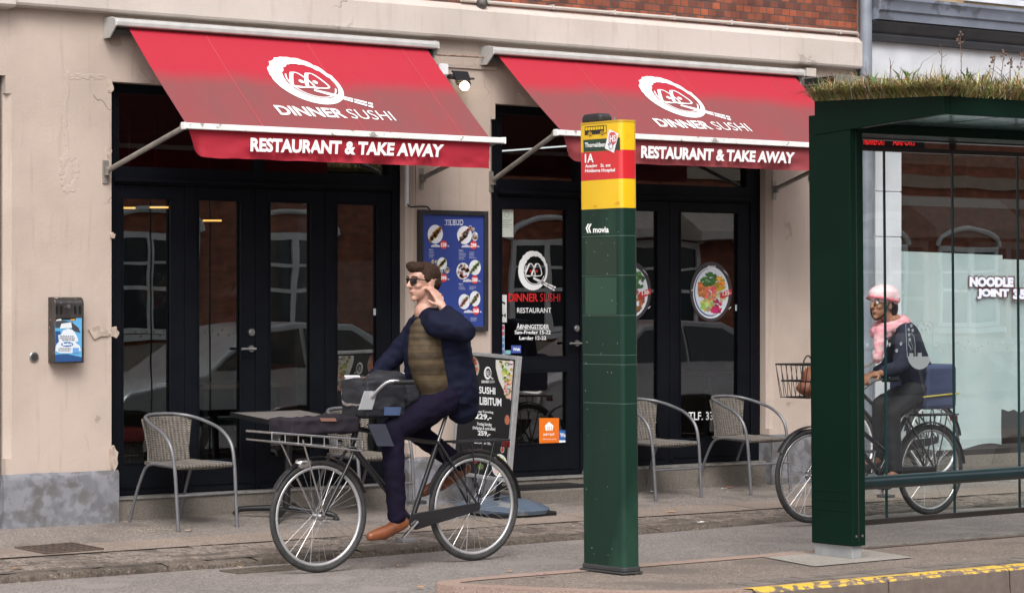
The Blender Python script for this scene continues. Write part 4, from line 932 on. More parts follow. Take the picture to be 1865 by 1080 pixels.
# ------------------------------------------------------------------ bus stop pillar
def lean(loc, e=.0075): return Matrix.Translation(loc) @ Matrix.Rotation(-e, 4, Vector((SN, CS, 0)))
sb = PZ(1063, 1037, IZ); sb2 = PZ(1136, 1047, IZ)
SM = lean(Vector((sb.x, (sb.y + sb2.y) / 2, IZ)))
pil = thing('bus_stop_pillar', 'tall green bus stop pillar with a yellow and red head', 'bus stop', M=SM)
hw = (sb.y - sb2.y) / 2 + .004; th_ = .126
def psec(g_=0, y0=-hw + .016, y1=hw):
    r = th_ / 2 + g_; P = []
    q_ = .034
    for sx, a0 in ((-1, 180), (1, 270)):       # near end: a flat face between two well rounded corners
        for k in range(7): a = R(a0 + 15 * k); P.append((th_ / 2 + sx * (r - q_) + q_ * math.cos(a), y0 - g_ + q_ + q_ * math.sin(a)))
    for sx, a0 in ((1, 0), (-1, 90)):          # the far end is square with small rounded arrises
        for k in range(4): a = R(a0 + 30 * k); P.append((th_ / 2 + sx * (r - .012) + .012 * math.cos(a), y1 + g_ - .012 + .012 * math.sin(a)))
    return P
def band(z0, z1, m, name, g_=0, bevel=0):
    mb = MB(); mb.prism(psec(g_), z0, z1, lambda p, q_, t: (p, q_, t)); return mb.build(name, m, pil, local=True, smooth=30)
Zs = lambda v: PX(1064, v, 0, SM).z
def enamel(n_, c, c2, r=.28): return mat(n_, c, r, c2=c2, scale=3, coat=.25, c3=tuple(x * .75 for x in c), s3=5, m3=(.62, .75))
GRN = mat('dark green enamel', (.0075, .029, .0195), .34, c2=(.006, .024, .016), scale=2.5, coat=0, spec=.22, bump=.03, bscale=8, c3=(.017, .05, .034), s3=3, m3=(.48, .66), stretch=(1, 1, .4))
YEL, RED = enamel('yellow enamel', (.78, .48, .012), (.74, .45, .01)), enamel('red enamel', (.60, .022, .03), (.55, .02, .028))
ztop = Zs(228)
band(Zs(278), ztop, YEL, 'head_panel'); band(Zs(329.5), Zs(278.3), RED, 'route_panel'); band(Zs(382), Zs(329.8), YEL, 'lower_panel')
vb = [382.3, 432, 503, 575, 646, 663, 733, 1041]
for k in range(len(vb) - 1):
    band(Zs(vb[k + 1] - .9), Zs(vb[k]) if k else Zs(382.3), GRN, 'green_panel', 0)
band(.02, ztop - .01, mat('pale seam', (.16, .22, .19), .5), 'core', -.0012)
mb = MB(); mb.prism(psec(.018), 0.0, .012, lambda p, q_, t: (p, q_, t)); mb.prism(psec(.006), .012, .04, lambda p, q_, t: (p, q_, t)); mb.build('base', mat('dark grey rubber', (.035, .035, .036), .7), pil, local=True, bevel=.006)
band(ztop + .0005, ztop + .012, mat('yellow cap', (.55, .33, .02), .5), 'cap', .002)
tp0 = PX(1087, 215, th_ / 2, SM); mb = MB()
mb.prism([(-.085, 0), (.085, 0), (.085, .03), (.07, .052), (-.07, .052), (-.085, .03)], .02, .115, lambda p, q_, t: (t, tp0.y + p + .005, ztop + .012 + q_)); mb.build('top_unit', mat('black rubber', (.02, .02, .022), .6, bump=.2), pil, local=True, bevel=.015)
for yy in (hw - .07, -hw + .10): mb = MB(); mb.tube([(.03, yy, ztop + .01), (.03, yy, ztop + .03)], .006, 8); mb.build('bolt', STEEL, pil, local=True)
fp = lambda k=0: (lambda u, v: PX(u, v, -.0016 - .0012 * k - 0.0, SM))
pc_ = lambda x, y: (1030 + x / 4.156, 190 + y / 4.156)
def LT(s, x0, x1, y0, y1, k=0, b=.02, sl=-2): trect(mb, s, 1030 + x0 / 4.156, 1030 + x1 / 4.156, 190 + y0 / 4.156, 190 + y1 / 4.156, fp(k), b, sl / 4.156)
mb = MB(); PP = lambda pts, k=0: mb.poly([fp(k)(*pc_(*p)) for p in pts])
mb.c = (.016, .018, .012)
PP([(145, 172), (310, 158), (310, 222), (290, 224), (145, 236)])
mb.c = (.74, .46, .012)
for k in range(7): x = 150 + k * 19.5; PP([(x, 178 - k * 1.5), (x + 16, 176.6 - k * 1.5), (x + 16, 199 - k * 1.5), (x, 200.5 - k * 1.5)], 1)
PP([(291, 165), (306, 163), (306, 216), (291, 217)], 1)
for cx, cy in ((185, 228), (276, 221)):
    mb.c = (.74, .46, .012); disc(mb, *pc_(cx, cy), 3.6, 4.4, fp(1.5), 16); mb.c = (.016, .018, .012); disc(mb, *pc_(cx, cy), 2.8, 3.4, fp(2), 16); mb.c = (.7, .3, .03); disc(mb, *pc_(cx, cy), 1.5, 1.9, fp(2.5), 12)
mb.c = (.018, .045, .03); PP([(134, 272), (411, 252), (412, 345), (136, 362)])
mb.c = (.86, .86, .84); LT('Thorvaldsens', 146, 312, 293, 328, 1, .02, -6)
LT('1A', 146, 213, 378, 445, 1, .03, -4); LT('Avedør   St. evt', 148, 341, 456, 484, 1, .025, -8); LT('Hvidovre Hospital', 148, 374, 492, 526, 1, .025, -8)
mb.c = (.88, .88, .86); LT('movia', 208, 327, 930, 974, 1, .03, -2)
for o_ in (0, 18): PP([(152 + o_, 938), (168 + o_, 905), (180 + o_, 905), (164 + o_, 938), (176 + o_, 975), (166 + o_, 975)], 1)
mb.c = (.80, .80, .80); PP([(330, 190), (402, 225), (366, 370), (297, 335)], 2)
mb.c = (.62, .09, .09); PP([(345, 212), (372, 214), (386, 240), (382, 290), (355, 318), (328, 296), (326, 250), (332, 222)], 3)
mb.c = (.82, .8, .8); LT('HS', 334, 380, 236, 288, 4, .03, -3); mb.c = (.25, .27, .35); PP([(318, 300), (345, 285), (362, 330), (335, 345)], 4); mb.c = (.8, .8, .8); PP([(328, 318), (350, 300), (356, 330), (340, 338)], 5)
mb.c = (.70, .36, .02); PP([(374, 742), (408, 733), (408, 752), (376, 756)], 1); PP([(205, 765), (240, 762), (240, 780), (215, 776)], 1)
mb.c = (.30, .36, .33); rk = random.Random(9)
for k in range(34):
    u, v = rk.uniform(1066, 1134), rk.uniform(386, 1030); s_ = rk.uniform(.5, 1.3); a = rk.uniform(-.6, .6)
    mb.poly([fp(1)(u + s_ * .4, v), fp(1)(u + s_ * .4 + a + .4, v + s_ * 2), fp(1)(u + a - .2, v + s_ * 2.4), fp(1)(u - s_ * .3, v + .4)])
mb.build('lettering', PRINT, pil, local=True)
mb = MB(); mb.c = (.012, .052, .031); rect(mb, 1066, 1123, 505, 573, fp(.3)); mb.c = (.006, .026, .015); rect(mb, 1066, 1123, 434, 501, fp(.3)); mb.build('patch_panel', colmat('patched enamel', .33, .06), pil, local=True)

# ------------------------------------------------------------------ bus shelter
h0 = PZ(1483, 1010, IZ); h1 = PZ(1560, 1017, IZ)
HM = lean(Vector((h0.x, h1.y, IZ)))           # local origin at the near corner of the plinth
sh = thing('bus_shelter', 'dark green bus shelter with glass walls and a planted roof', 'bus shelter', M=HM)
dY = h0.y - h1.y
def hx(u, v, X): return PX(u, v, X, HM)
def hy(u, v, Y): return PY(u, v, Y, HM)
tpw = hy(1570, 1015, 0).x
mb = MB(); mb.box(0, tpw, 0, dY, 0.0, .115); mb.build('plinth', mat('galvanised plinth', (.36, .37, .38), .5, .3, c2=(.3, .31, .32), scale=9), sh, local=True, bevel=.006)
px0 = -.02; py0 = hx(1553, 995, px0).y; px1 = hy(1577, 991, py0).x; py1 = hx(1478, 988, px0).y
pzb = hx(1553, 995, px0).z; pzt = hx(1510, 208, px0).z
DG = mat('shelter green paint', (.0028, .0165, .0105), .42, c2=(.0022, .0135, .0085), scale=1.5, coat=0, spec=.1, bump=.02, bscale=6)
mb = MB(); mb.box(px0, px1, py0, py1, pzb, pzt); post = mb.build('post', DG, sh, local=True, bevel=.006)
mb = MB(); mb.box(px0 + (px1 - px0) * .42, px0 + (px1 - px0) * .5, py0 - .0015, py0 + .002, pzb + .03, pzt - .03); mb.build('groove', BLK, post, local=True)
for yy in (py0 + .03, py1 - .05, py0 + .1): mb = MB(); mb.tube([(px0 + .03, yy, pzt), (px0 + .03, yy, pzt + .014)], .008, 8); mb.build('bolt', STEEL, post, local=True)
for xx in (px0 + .03, px1 - .03): mb = MB(); mb.tube([(xx, py0 - .004, pzb + .06), (xx, py0 + .006, pzb + .06)], .008, 8); mb.build('bolt', STEEL, post, local=True)
mb = MB()
for v in (895, 911, 929): 
    z = hx(1510, v, px0).z; mb.box(px0 - .0025, px0, py0 + .05, py1 - .03, z, z + .012)
mb.build('rib', DG, post, local=True, bevel=.002)
SLN = 4.4
r0t, r1t, r1b, r0b = hx(1483, 182, px0 - .005), hx(1718, 172, px0 - .005), hx(1718, 208, px0 - .005), hx(1483, 247, px0 - .005)
ye, yn_ = r0t.y, r1t.y
mb = MB()                                       # roof: tapered fascia, open glazed soffit
def rs(xa, xb): mb.prism([(ye, r0b.z), (yn_, r1b.z), (yn_, r1t.z), (ye, r0t.z)], xa, xb, lambda p, q_, t: (t, p, q_))
rs(px0 - .005, px0 + .05); rs(px0 + SLN - .05, px0 + SLN)
mb.box(px0 + .05, px0 + SLN - .05, yn_, yn_ + .04, r1b.z, r1t.z); mb.box(px0 + .05, px0 + SLN - .05, ye - .05, ye, r0b.z, r0t.z)
mb.box(px0 + .05, px0 + SLN - .05, ye - .30, ye - .05, r0b.z + .0, r0b.z + .06)
mb.prism([(yn_ + .04, r1t.z - .03), (ye - .05, r0t.z - .03), (ye - .05, r0t.z - .06), (yn_ + .04, r1t.z - .06)], px0 + .05, px0 + SLN - .05, lambda p, q_, t: (t, p, q_))
roof = mb.build('roof', DG, sh, local=True, bevel=.004)
mb = MB(); k = 0; x = px0 + .06
while x < px0 + SLN - .3:
    mb.prism([(yn_ + .045, r1b.z + .008), (ye - .31, r0b.z + .06), (ye - .31, r0b.z + .07), (yn_ + .045, r1b.z + .018)], x, x + .495, lambda p, q_, t: (t, p, q_)); x += .53
mb.build('soffit_panel', mat('frosted teal panel', (.20, .31, .32), .15, .55, c2=(.17, .27, .28)), roof, local=True)
gy = dY - .01                                   # plane of the glass wall
gzb_, gzt = hy(1700, 936, gy).z, hy(1650, 278, gy).z
zr = hy(1650, 270, gy).z
mb = MB(); mb.box(px1, px0 + SLN, gy - .025, gy + .025, gzt, zr); mb.box(px1, px0 + SLN, gy - .05, gy + .05, hy(1650, 258, gy).z, r0b.z + .02)
mb.box(px1, px1 + .03, gy - .02, gy + .02, gzb_ + .02, hy(1650, 254, gy).z)
mb.box(px1, px0 + SLN, gy - .015, gy + .015, gzb_ - .035, gzb_); 
for u in (1735, 2090): xx = hy(u, 265, gy).x; mb.box(xx - .012, xx + .012, gy - .02, gy + .02, zr, hy(1650, 254, gy).z)
mb.box(px0 + SLN - .1, px0 + SLN, -.02, gy + .05, .06, r0b.z); mb.build('frame', mat('bronze black frame', (.018, .015, .014), .4, c2=(.028, .022, .019), scale=3), sh, local=True, bevel=.003)
us = [1577, 1612.5, 1736.5, 1855, 1970, 2082]; xs_ = [hy(u, 600, gy).x for u in us]; xs_[0] = px1 + .03
SGL = glassmat('shelter glass', (.90, .955, .94), 1.3, .03, 0, 0)
for a, b in zip(xs_[:-1], xs_[1:]):
    mb = MB(); mb.poly([(a + .004, gy, gzb_), (b - .004, gy, gzb_), (b - .004, gy, gzt), (a + .004, gy, gzt)]); pn = mb.build('glass_pane', SGL, sh, local=True)
    mb = MB(); mb.box(b - .007, b + .005, gy - .006, gy + .006, gzb_, gzt); mb.build('glass_edge', mat('dark green glass edge', (.01, .04, .045), .2), pn, local=True)
tz = hy(1700, 871, gy - .12).z
mb = MB(); mb.tube([(px1, gy - .12, tz), (px0 + SLN - .08, gy - .12, tz)], .042, 18); mb.build('lean_rail', mat('blue green lacquer tube', (.005, .020, .024), .3, coat=.2), sh, local=True, smooth=40)
# etched crest and leaves on the glass
ETCH = bpy.data.materials.new('etched frost'); ETCH.use_nodes = True; N, L = ETCH.node_tree.nodes, ETCH.node_tree.links
tr = N.new('ShaderNodeBsdfTransparent'); mx = N.new('ShaderNodeMixShader'); mx.inputs[0].default_value = .62; pb = N['Principled BSDF']; pb.inputs['Base Color'].default_value = (.50, .56, .56, 1); pb.inputs['Roughness'].default_value = .8
L.new(tr.outputs[0], mx.inputs[1]); L.new(pb.outputs[0], mx.inputs[2]); L.new(mx.outputs[0], N['Material Output'].inputs[0])
fe = lambda u, v: HM @ hy(u, v, gy - .004)
ce = lambda x, y: (1640 + x / 8.31, 560 + y / 8.31)
F = lambda x, y: fe(*ce(x, y))
mb = MB()
out = [(80, 245), (150, 218), (220, 205), (285, 202), (350, 208), (420, 222), (488, 245), (486, 420), (478, 620), (465, 740)]
stroke(mb, [(105, 740), (95, 620), (86, 420)] + out, 9, F)
low = [(105, 740), (132, 740), (132, 690), (195, 690), (195, 740), (262, 740), (262, 685), (322, 685), (322, 740), (465, 740), (440, 830), (400, 890), (350, 925), (290, 938), (225, 925), (170, 885), (130, 825)]
def earclip(P, f):
    cu = bpy.data.meshes.new('t'); bm = bmesh.new(); vs = [bm.verts.new(Vector((x, -y, 0))) for x, y in P]; fc = bm.faces.new(vs); r_ = bmesh.ops.triangulate(bm, faces=[fc])
    bm.verts.index_update(); fs = [[v.index for v in f_.verts] for f_ in bm.faces]; co_ = [(v.co.x, -v.co.y) for v in bm.verts]; bm.free(); bpy.data.meshes.remove(cu); mb.add([f(*p) for p in co_], fs)
earclip(low, F); stroke(mb, [(222, 735), (222, 560), (205, 440), (170, 392), (130, 400)], 8, F)
for (x, y) in ((125, 335), (130, 410), (165, 275), (185, 345), (140, 485), (255, 280), (310, 285), (350, 250), (405, 272), (445, 325), (382, 340), (440, 395), (320, 345)): disc(mb, x, y, 19, 27, F, 9)
for pts in ([(130, 500), (120, 560), (150, 610), (190, 640)], [(150, 505), (175, 560), (200, 640)], [(120, 540), (150, 600), (160, 660)]): stroke(mb, pts, 5, F)
mb.build('etched_crest', ETCH, sh)
mb = MB()
def lf(u, v, s_=1):
    P = [(-.9, -3), (.9, -3.6), (2.6, -1.8), (2.4, .6), (1, 3), (-.6, 3.8), (-2, 2.2), (-2.6, -.6)]; mb.poly([fe(u + x * s_, v + y * s_) for x, y in P])
for u, v in ((1579.5, 628), (1591, 641), (1603, 631), (1620, 627.5), (1633, 638.5), (1641, 626), (1705, 626), (1716.5, 639.5), (1727.5, 629.5), (1743.5, 625), (1755.5, 635.5), (1763, 623.5), (1777.5, 635.5), (1788.5, 631), (1800, 622.5), (1812, 627.5), (1824.5, 623), (1835.5, 635.5), (1846.5, 627), (1862, 622)): lf(u, v)
mb.build('etched_leaves', ETCH, sh)
dm = MB(); dl = thing('led_display', 'dark strip display with red running letters below the shelter roof', 'display', M=HM)
dy0 = gy + .14; da, db = hy(1572, 252, dy0), hy(1684, 268, dy0)
dm.box(da.x - .06, db.x, dy0, dy0 + .06, db.z - .02, da.z + .05); dm.build('housing', BLK, dl, local=True)
mb = MB(); mb.c = (1, .03, .02); fdp = lambda u, v: HM @ hy(u, v, dy0 - .002)
trect(mb, 'NØRREPORT', 1573, 1612, 250, 264, fdp, .02, 1); mb.build('letters', emitmat('red led', (.7, .02, .02), .5), dl); mb = MB(); trect(mb, 'AIRPORT', 1626, 1668, 251, 265, fdp, .02, 1); mb.build('letters', emitmat('red led', (.7, .02, .02), .5), dl)

# planted roof
def roofz(y): return r0t.z + (r1t.z - r0t.z) * (y - ye) / (yn_ - ye)
mb = MB(); gr = random.Random(21)
pal = [(.36, .27, .11), (.46, .35, .16), (.28, .25, .075), (.14, .165, .04), (.50, .39, .21), (.26, .17, .09), (.38, .32, .10)]
for k in range(27000):
    x = gr.uniform(px0 + .0, px0 + SLN - .05); e_ = gr.random(); y = yn_ + (ye - yn_) * (e_ ** 1.35) if gr.random() < .75 else ye - .03 * gr.random()
    cl = mnoise.noise(Vector((x * 2.4, y * 2.4, 1))); h = max(.04, gr.uniform(.06, .145) * (1 + .9 * cl)) * (1.6 if gr.random() < .03 else 1)
    a = gr.uniform(0, 6.28); lean_ = gr.uniform(.2, 1.5); wd = gr.uniform(.0018, .004)
    if gr.random() < .78: h *= gr.uniform(.55, 1.0); lean_ = gr.uniform(1.4, 3.0)
    if k % 6 == 0: x = px0 + gr.uniform(-.012, .035); y = yn_ + (ye - yn_) * gr.random()
    if k % 7 == 0: y = yn_ + gr.uniform(-.01, .05)
    c = pal[min(6, int((cl * .5 + .5) * 7 + gr.uniform(-1.6, 1.6))) % 7]; mb.c = tuple(t * gr.uniform(.7, 1.3) for t in c)
    b0 = Vector((x, y, roofz(y) - .01 + .05 * min(1, max(0, min(y - yn_, ye - y, x - px0) / .12)))); dv = Vector((math.cos(a), math.sin(a), 0)); sd_ = Vector((-dv.y, dv.x, 0)) * wd
    p1 = b0 + Vector((0, 0, h * .6)) + dv * h * lean_ * .3; p2 = b0 + Vector((0, 0, h * (1 - .12 * lean_ ** 2 if lean_ < 1.5 else .45))) + dv * h * lean_ * .8
    mb.add([b0 - sd_, b0 + sd_, p1 + sd_ * .8, p1 - sd_ * .8, p2], [(0, 1, 2, 3), (3, 2, 4)])
gm = thing('roof_grass', None, None, M=HM) if False else None
go = mb.build('roof_grass', colmat('grass blades', .7, .1), None, local=True); go.matrix_basis = HM; go['kind'] = 'stuff'; tag(go, 'dry yellow green grass growing on the shelter roof', 'grass')
mb = MB(); mb.prism([(yn_ + .05, roofz(yn_ + .05) - .03), (ye - .02, r0t.z - .03), (ye - .10, r0t.z + .035), (yn_ + .2, roofz(yn_) + .04)], px0 + .02, px0 + SLN - .06, lambda p, q_, t: (t, p, q_))
o = mb.build('roof_soil', mat('mossy soil', (.13, .10, .05), .95, c2=(.09, .09, .035), scale=9, bump=1, bscale=30), None, local=True); o.matrix_basis = HM; o['kind'] = 'stuff'; tag(o, 'mossy brown soil bed under the grass of the shelter roof', 'soil')
def weed(u, v, u2, v2, Y, seed, head=True):
    a, b = hy(u, v, Y), hy(u2, v2, Y); w_ = random.Random(seed); mb = MB(); mb.c = (.16, .10, .07)
    pts = [a, a.lerp(b, .35) + Vector((w_.uniform(-.01, .01), 0, 0)), a.lerp(b, .7) + Vector((w_.uniform(-.01, .01), 0, 0)), b]; mb.tube(pts, [.0032, .0015], 5, smoothpath=3)
    if head:
        mb.c = (.13, .085, .065)
        for k in range(9):
            t = a.lerp(b, w_.uniform(.55, 1)); mb.ell(t + Vector((w_.uniform(-.018, .018), w_.uniform(-.015, .015), 0)), w_.uniform(.005, .009), None, 6, 4)
    for k in range(3):
        t = a.lerp(b, w_.uniform(.3, .8)); mb.tube([t, t + Vector((w_.uniform(-.05, .05), w_.uniform(-.03, .03), w_.uniform(.02, .06)))], [.0018, .0008], 4)
    o = mb.build('dry_weed', colmat('dry stems', .8, .1), None, local=True); o.matrix_basis = HM; tag(o, 'thin dry brown weed stalk rising from the grass roof of the shelter', 'weed', 'dry weed stalks on the shelter roof')
ym_ = (ye + yn_) / 2
for k, t in enumerate(((1750, 150, 1748, 56), (1718, 150, 1712, 80), (1804, 155, 1811, 96), (1823, 155, 1829, 92), (1841, 155, 1842, 104), (1850, 156, 1862, 96), (1622, 150, 1620, 106), (1583, 165, 1577, 112))): weed(*t, ym_ - .1 * (k % 3), k, k not in (1, 6, 7))
for k, (u, v) in enumerate(((1645, 145), (1657, 140), (1790, 140), (1762, 142), (1589, 150))):
    c_ = hy(u, v, ym_); mb = MB(); mb.c = (.09, .15, .03); w_ = random.Random(k + 50)
    for j in range(8):
        a = w_.uniform(0, 6.28); h = w_.uniform(.07, .13); d_ = Vector((math.cos(a), math.sin(a), 0)); s_ = Vector((-d_.y, d_.x, 0)) * .008; b = c_ - Vector((0, 0, .06)); p1 = b + Vector((0, 0, h * .7)) + d_ * h * .3; mb.c = (.08 * w_.uniform(.7, 1.4), .14 * w_.uniform(.7, 1.3), .03)
        mb.add([b - s_ * .4, b + s_ * .4, p1 + s_, p1 - s_, b + Vector((0, 0, h)) + d_ * h * .7], [(0, 1, 2, 3), (3, 2, 4)])
    o = mb.build('leafy_weed', colmat('grass blades', .7, .1), None, local=True); o.matrix_basis = HM; tag(o, 'small fresh green weed tuft among the dry grass of the shelter roof', 'weed', 'green weeds on the shelter roof')

# ------------------------------------------------------------------ wicker chairs
TUBE = mat('grey lacquered tube', (.17, .17, .18), .38, .35, c2=(.14, .14, .15), scale=10)
def wicker():
    m, n, b = newmat('taupe wicker'); N, L = n.nodes, n.links; b.inputs['Roughness'].default_value = .7
    tc = N.new('ShaderNodeTexCoord')
    def wave(d, sc):
        x = N.new('ShaderNodeTexWave'); x.bands_direction = d; x.inputs['Scale'].default_value = sc; x.inputs['Distortion'].default_value = 1.2; x.inputs['Detail'].default_value = 1; L.new(tc.outputs['Object'], x.inputs['Vector']); return x.outputs['Fac']
    a = N.new('ShaderNodeMath'); a.operation = 'MULTIPLY'; L.new(wave('X', 11), a.inputs[0]); L.new(wave('Z', 26), a.inputs[1])
    nz = N.new('ShaderNodeTexNoise'); nz.inputs['Scale'].default_value = 30; L.new(tc.outputs['Object'], nz.inputs['Vector'])
    ad = N.new('ShaderNodeMath'); ad.operation = 'MULTIPLY_ADD'; ad.inputs[1].default_value = .6; L.new(nz.outputs[0], ad.inputs[0]); L.new(a.outputs[0], ad.inputs[2])
    mr = N.new('ShaderNodeMapRange'); mr.inputs[1].default_value = .2; mr.inputs[2].default_value = 1.1; L.new(ad.outputs[0], mr.inputs[0])
    mx = N.new('ShaderNodeMix'); mx.data_type = 'RGBA'; L.new(mr.outputs[0], mx.inputs[0]); mx.inputs[6].default_value = (.05, .043, .036, 1); mx.inputs[7].default_value = (.25, .218, .185, 1); L.new(mx.outputs[2], b.inputs['Base Color'])
    bp = N.new('ShaderNodeBump'); bp.inputs['Distance'].default_value = .006; L.new(a.outputs[0], bp.inputs['Height']); L.new(bp.outputs[0], b.inputs['Normal']); return m
WICK = wicker()
def make_chair(label):
    c = thing('wicker_chair', label, 'chair', group='wicker chairs outside the restaurant')
    half = [(.25, -.30, 0), (.252, -.275, .20), (.255, -.245, .42), (.258, -.20, .56), (.255, -.10, .645), (.245, .03, .69), (.20, .17, .725), (.11, .245, .74)]
    path = half + [(0, .262, .743)] + [(-x, y, z) for x, y, z in half[::-1]]
    mb = MB(); mb.tube(path, .0125, 10, smoothpath=6); mb.build('hoop_frame', TUBE, c, local=True, smooth=60)
    for s_ in (-1, 1):
        mb = MB(); mb.tube([(s_ * .215, .30, 0), (s_ * .212, .255, .15), (s_ * .205, .20, .30), (s_ * .20, .14, .395), (s_ * .21, .02, .425), (s_ * .248, -.24, .43)], .011, 8, smoothpath=5); mb.build('back_leg', TUBE, c, local=True, smooth=60)
    mb = MB(); mb.tube([(-.25, -.27, .235), (.25, -.27, .235)], .009, 8); mb.build('stretcher', TUBE, c, local=True, smooth=60)
    mb = MB(); vs = []; nx, ny = 16, 12
    for i in range(nx + 1):
        for j in range(ny + 1):
            a = -1 + 2 * i / nx; b = j / ny; y = -.25 + .41 * b; w_ = .205 + .018 * (1 - b); vs.append((a * w_, y, .432 + .006 * math.cos(a * 1.5) - .012 * (1 - a * a)))
    nn = len(vs); vs += [(x, y, z - .022) for x, y, z in vs]; f = []
    q = lambda i, j: i * (ny + 1) + j
    for i in range(nx):
        for j in range(ny): f += [(q(i, j), q(i + 1, j), q(i + 1, j + 1), q(i, j + 1)), (q(i, j) + nn, q(i, j + 1) + nn, q(i + 1, j + 1) + nn, q(i + 1, j) + nn)]
    for i in range(nx):
        for j in (0, ny): f.append((q(i, j), q(i + 1, j), q(i + 1, j) + nn, q(i, j) + nn))
    for j in range(ny):
        for i in (0, nx): f.append((q(i, j), q(i, j + 1), q(i, j + 1) + nn, q(i, j) + nn))
    mb.add(vs, f); mb.tube([(-.222, -.25, .426), (.222, -.25, .426)], .015, 8); mb.build('seat', WICK, c, local=True, smooth=50)
    mb = MB(); vs = []; nx, ny = 18, 14
    for th in (0, .012):
        for i in range(nx + 1):
            for j in range(ny + 1):
                a = -1 + 2 * i / nx; b = j / ny; hwid = .165 + .045 * abs(b - .25) ** 1.2 + .012 * b
                vs.append((a * hwid, .165 + .065 * b + .035 * (1 - a * a) * (.4 + .6 * b) - .012 + th - .03 * a * a * b, .43 + (.30 - .012 * a * a) * b))
    nn = (nx + 1) * (ny + 1); q = lambda i, j: i * (ny + 1) + j; f = []
    for i in range(nx):
        for j in range(ny): f += [(q(i, j), q(i + 1, j), q(i + 1, j + 1), q(i, j + 1)), (q(i, j) + nn, q(i, j + 1) + nn, q(i + 1, j + 1) + nn, q(i + 1, j) + nn)]
    for j in range(ny):
        for i in (0, nx): f.append((q(i, j), q(i, j + 1), q(i, j + 1) + nn, q(i, j) + nn))
    mb.add(vs, f)
    for s_ in (-1, 1): mb.tube([(s_ * (.165 + .045 * abs(b - .25) ** 1.2 + .012 * b), .165 + .065 * b - .006 - .03 * b, .43 + .29 * b) for b in [k / 8 for k in range(9)]], .009, 8)
    mb.build('backrest', WICK, c, local=True, smooth=60); return c
def put(c, x, y, rz, tilt=SL):
    c.rotation_euler = (tilt, 0, R(rz)); c.location = (x, y, gz(y))
ch = make_chair('wicker chair standing alone in front of the leftmost glazed door'); put(ch, .355, -.335, 7)
CH = [ch]
for (x, y, rz, lb) in ((1.87, -.30, 6, 'wicker chair behind the cyclist at the right side of the slatted table'), (4.66, -.26, 4, 'wicker chair half hidden behind the bus stop pillar'), (5.655, -.22, 8, 'wicker chair at the right end beside the beige pier')):
    c2 = copytree(ch); c2['label'] = lb; put(c2, x, y, rz); CH.append(c2)
# slatted table
tb = thing('bistro_table', 'black slatted bistro table with a cross foot between two wicker chairs', 'table', M=Matrix.Translation((1.22, -.31, gz(-.31))) @ Matrix.Rotation(SL + .03, 4, 'X') @ Matrix.Rotation(R(2), 4, 'Z'))
SLAT = mat('dark grey brown slats', (.13, .112, .104), .5, c2=(.165, .148, .138), scale=6, stretch=(30, 2, 2)); IRON = mat('black iron', (.014, .014, .015), .45, .3)
mb = MB()
for k in range(13): y = -.29 + k * .045; mb.box(-.29, .29, y + .006, y + .038, .712, .726)
mb.build('slat_top', SLAT, tb, local=True, bevel=.003)
mb = MB(); mb.box(-.30, .30, -.303, -.287, .694, .728); mb.box(-.30, .30, .296, .31, .694, .728); mb.box(-.304, -.29, -.287, .296, .694, .728); mb.box(.29, .304, -.287, .296, .694, .728); mb.box(-.28, .28, -.02, .02, .69, .71); mb.build('rim', IRON, tb, local=True, bevel=.003)
mb = MB(); mb.tube([(0, 0, .06), (0, 0, .70)], .026, 14); mb.build('column', IRON, tb, local=True, smooth=40)
for a in (45, 135, 225, 315):
    c_, s_ = math.cos(R(a)), math.sin(R(a)); mb = MB(); mb.tube([(c_ * .02, s_ * .02, .075), (c_ * .2, s_ * .2, .06), (c_ * .33, s_ * .33, .045), (c_ * .36, s_ * .36, .02)], [.022, .018], 10, smoothpath=4); mb.ell((c_ * .36, s_ * .36, .016), (.024, .024, .016)); mb.build('foot', IRON, tb, local=True, smooth=50)

# ------------------------------------------------------------------ sandwich board
cr = PY(926, 879, -1.0)
BM = Matrix.Translation(cr) @ Matrix.Rotation(R(-90), 4, 'Z') @ Matrix.Rotation(R(-4.2), 4, 'X') @ Matrix.Rotation(R(2.4), 4, 'Y')
bd = thing('sandwich_board', 'black restaurant pavement sign in a silver frame on a blue grey foot', 'pavement sign', M=BM)
bw_ = -hit(822, 863, (0, 0, 0), (0, 1, 0), BM).x; bh_ = hit(948, 649, (0, 0, 0), (0, 1, 0), BM).z; t = .028
mb = MB()
for b_ in ((-bw_, -bw_ + t, 0, bh_), (-t, 0, 0, bh_), (-bw_ + t, -t, 0, t), (-bw_ + t, -t, bh_ - t, bh_)): mb.box(b_[0], b_[1], -.012, .03, b_[2], b_[3])
mb.build('frame', mat('satin aluminium frame', (.55, .55, .56), .35, .6, c2=(.46, .46, .47), scale=14), bd, local=True, bevel=.004)
fb_ = lambda k: (lambda u, v: BM @ (hit(u, v, (0, -.004, 0), (0, 1, 0), BM) + Vector((0, -.0009 * k, 0))))
mb = MB(); mb.c = (.012, .012, .013); mb.poly([BM @ Vector(p) for p in ((-bw_ + t, -.004, t), (-t, -.004, t), (-t, -.004, bh_ - t), (-bw_ + t, -.004, bh_ - t))])
ac = lambda x, y: (820 + x / 3.273, 630 + y / 3.273)
NUDGE = BM.to_3x3() @ Vector((0, -.001, 0))
salmon = (.62, .2, .1)
plate(mb, *ac(122, 130), 16, 22, fb_(1), [salmon, (.6, .3, .2), (.25, .3, .05), (.5, .12, .06)], 31, (.4, .36, .32), 70)
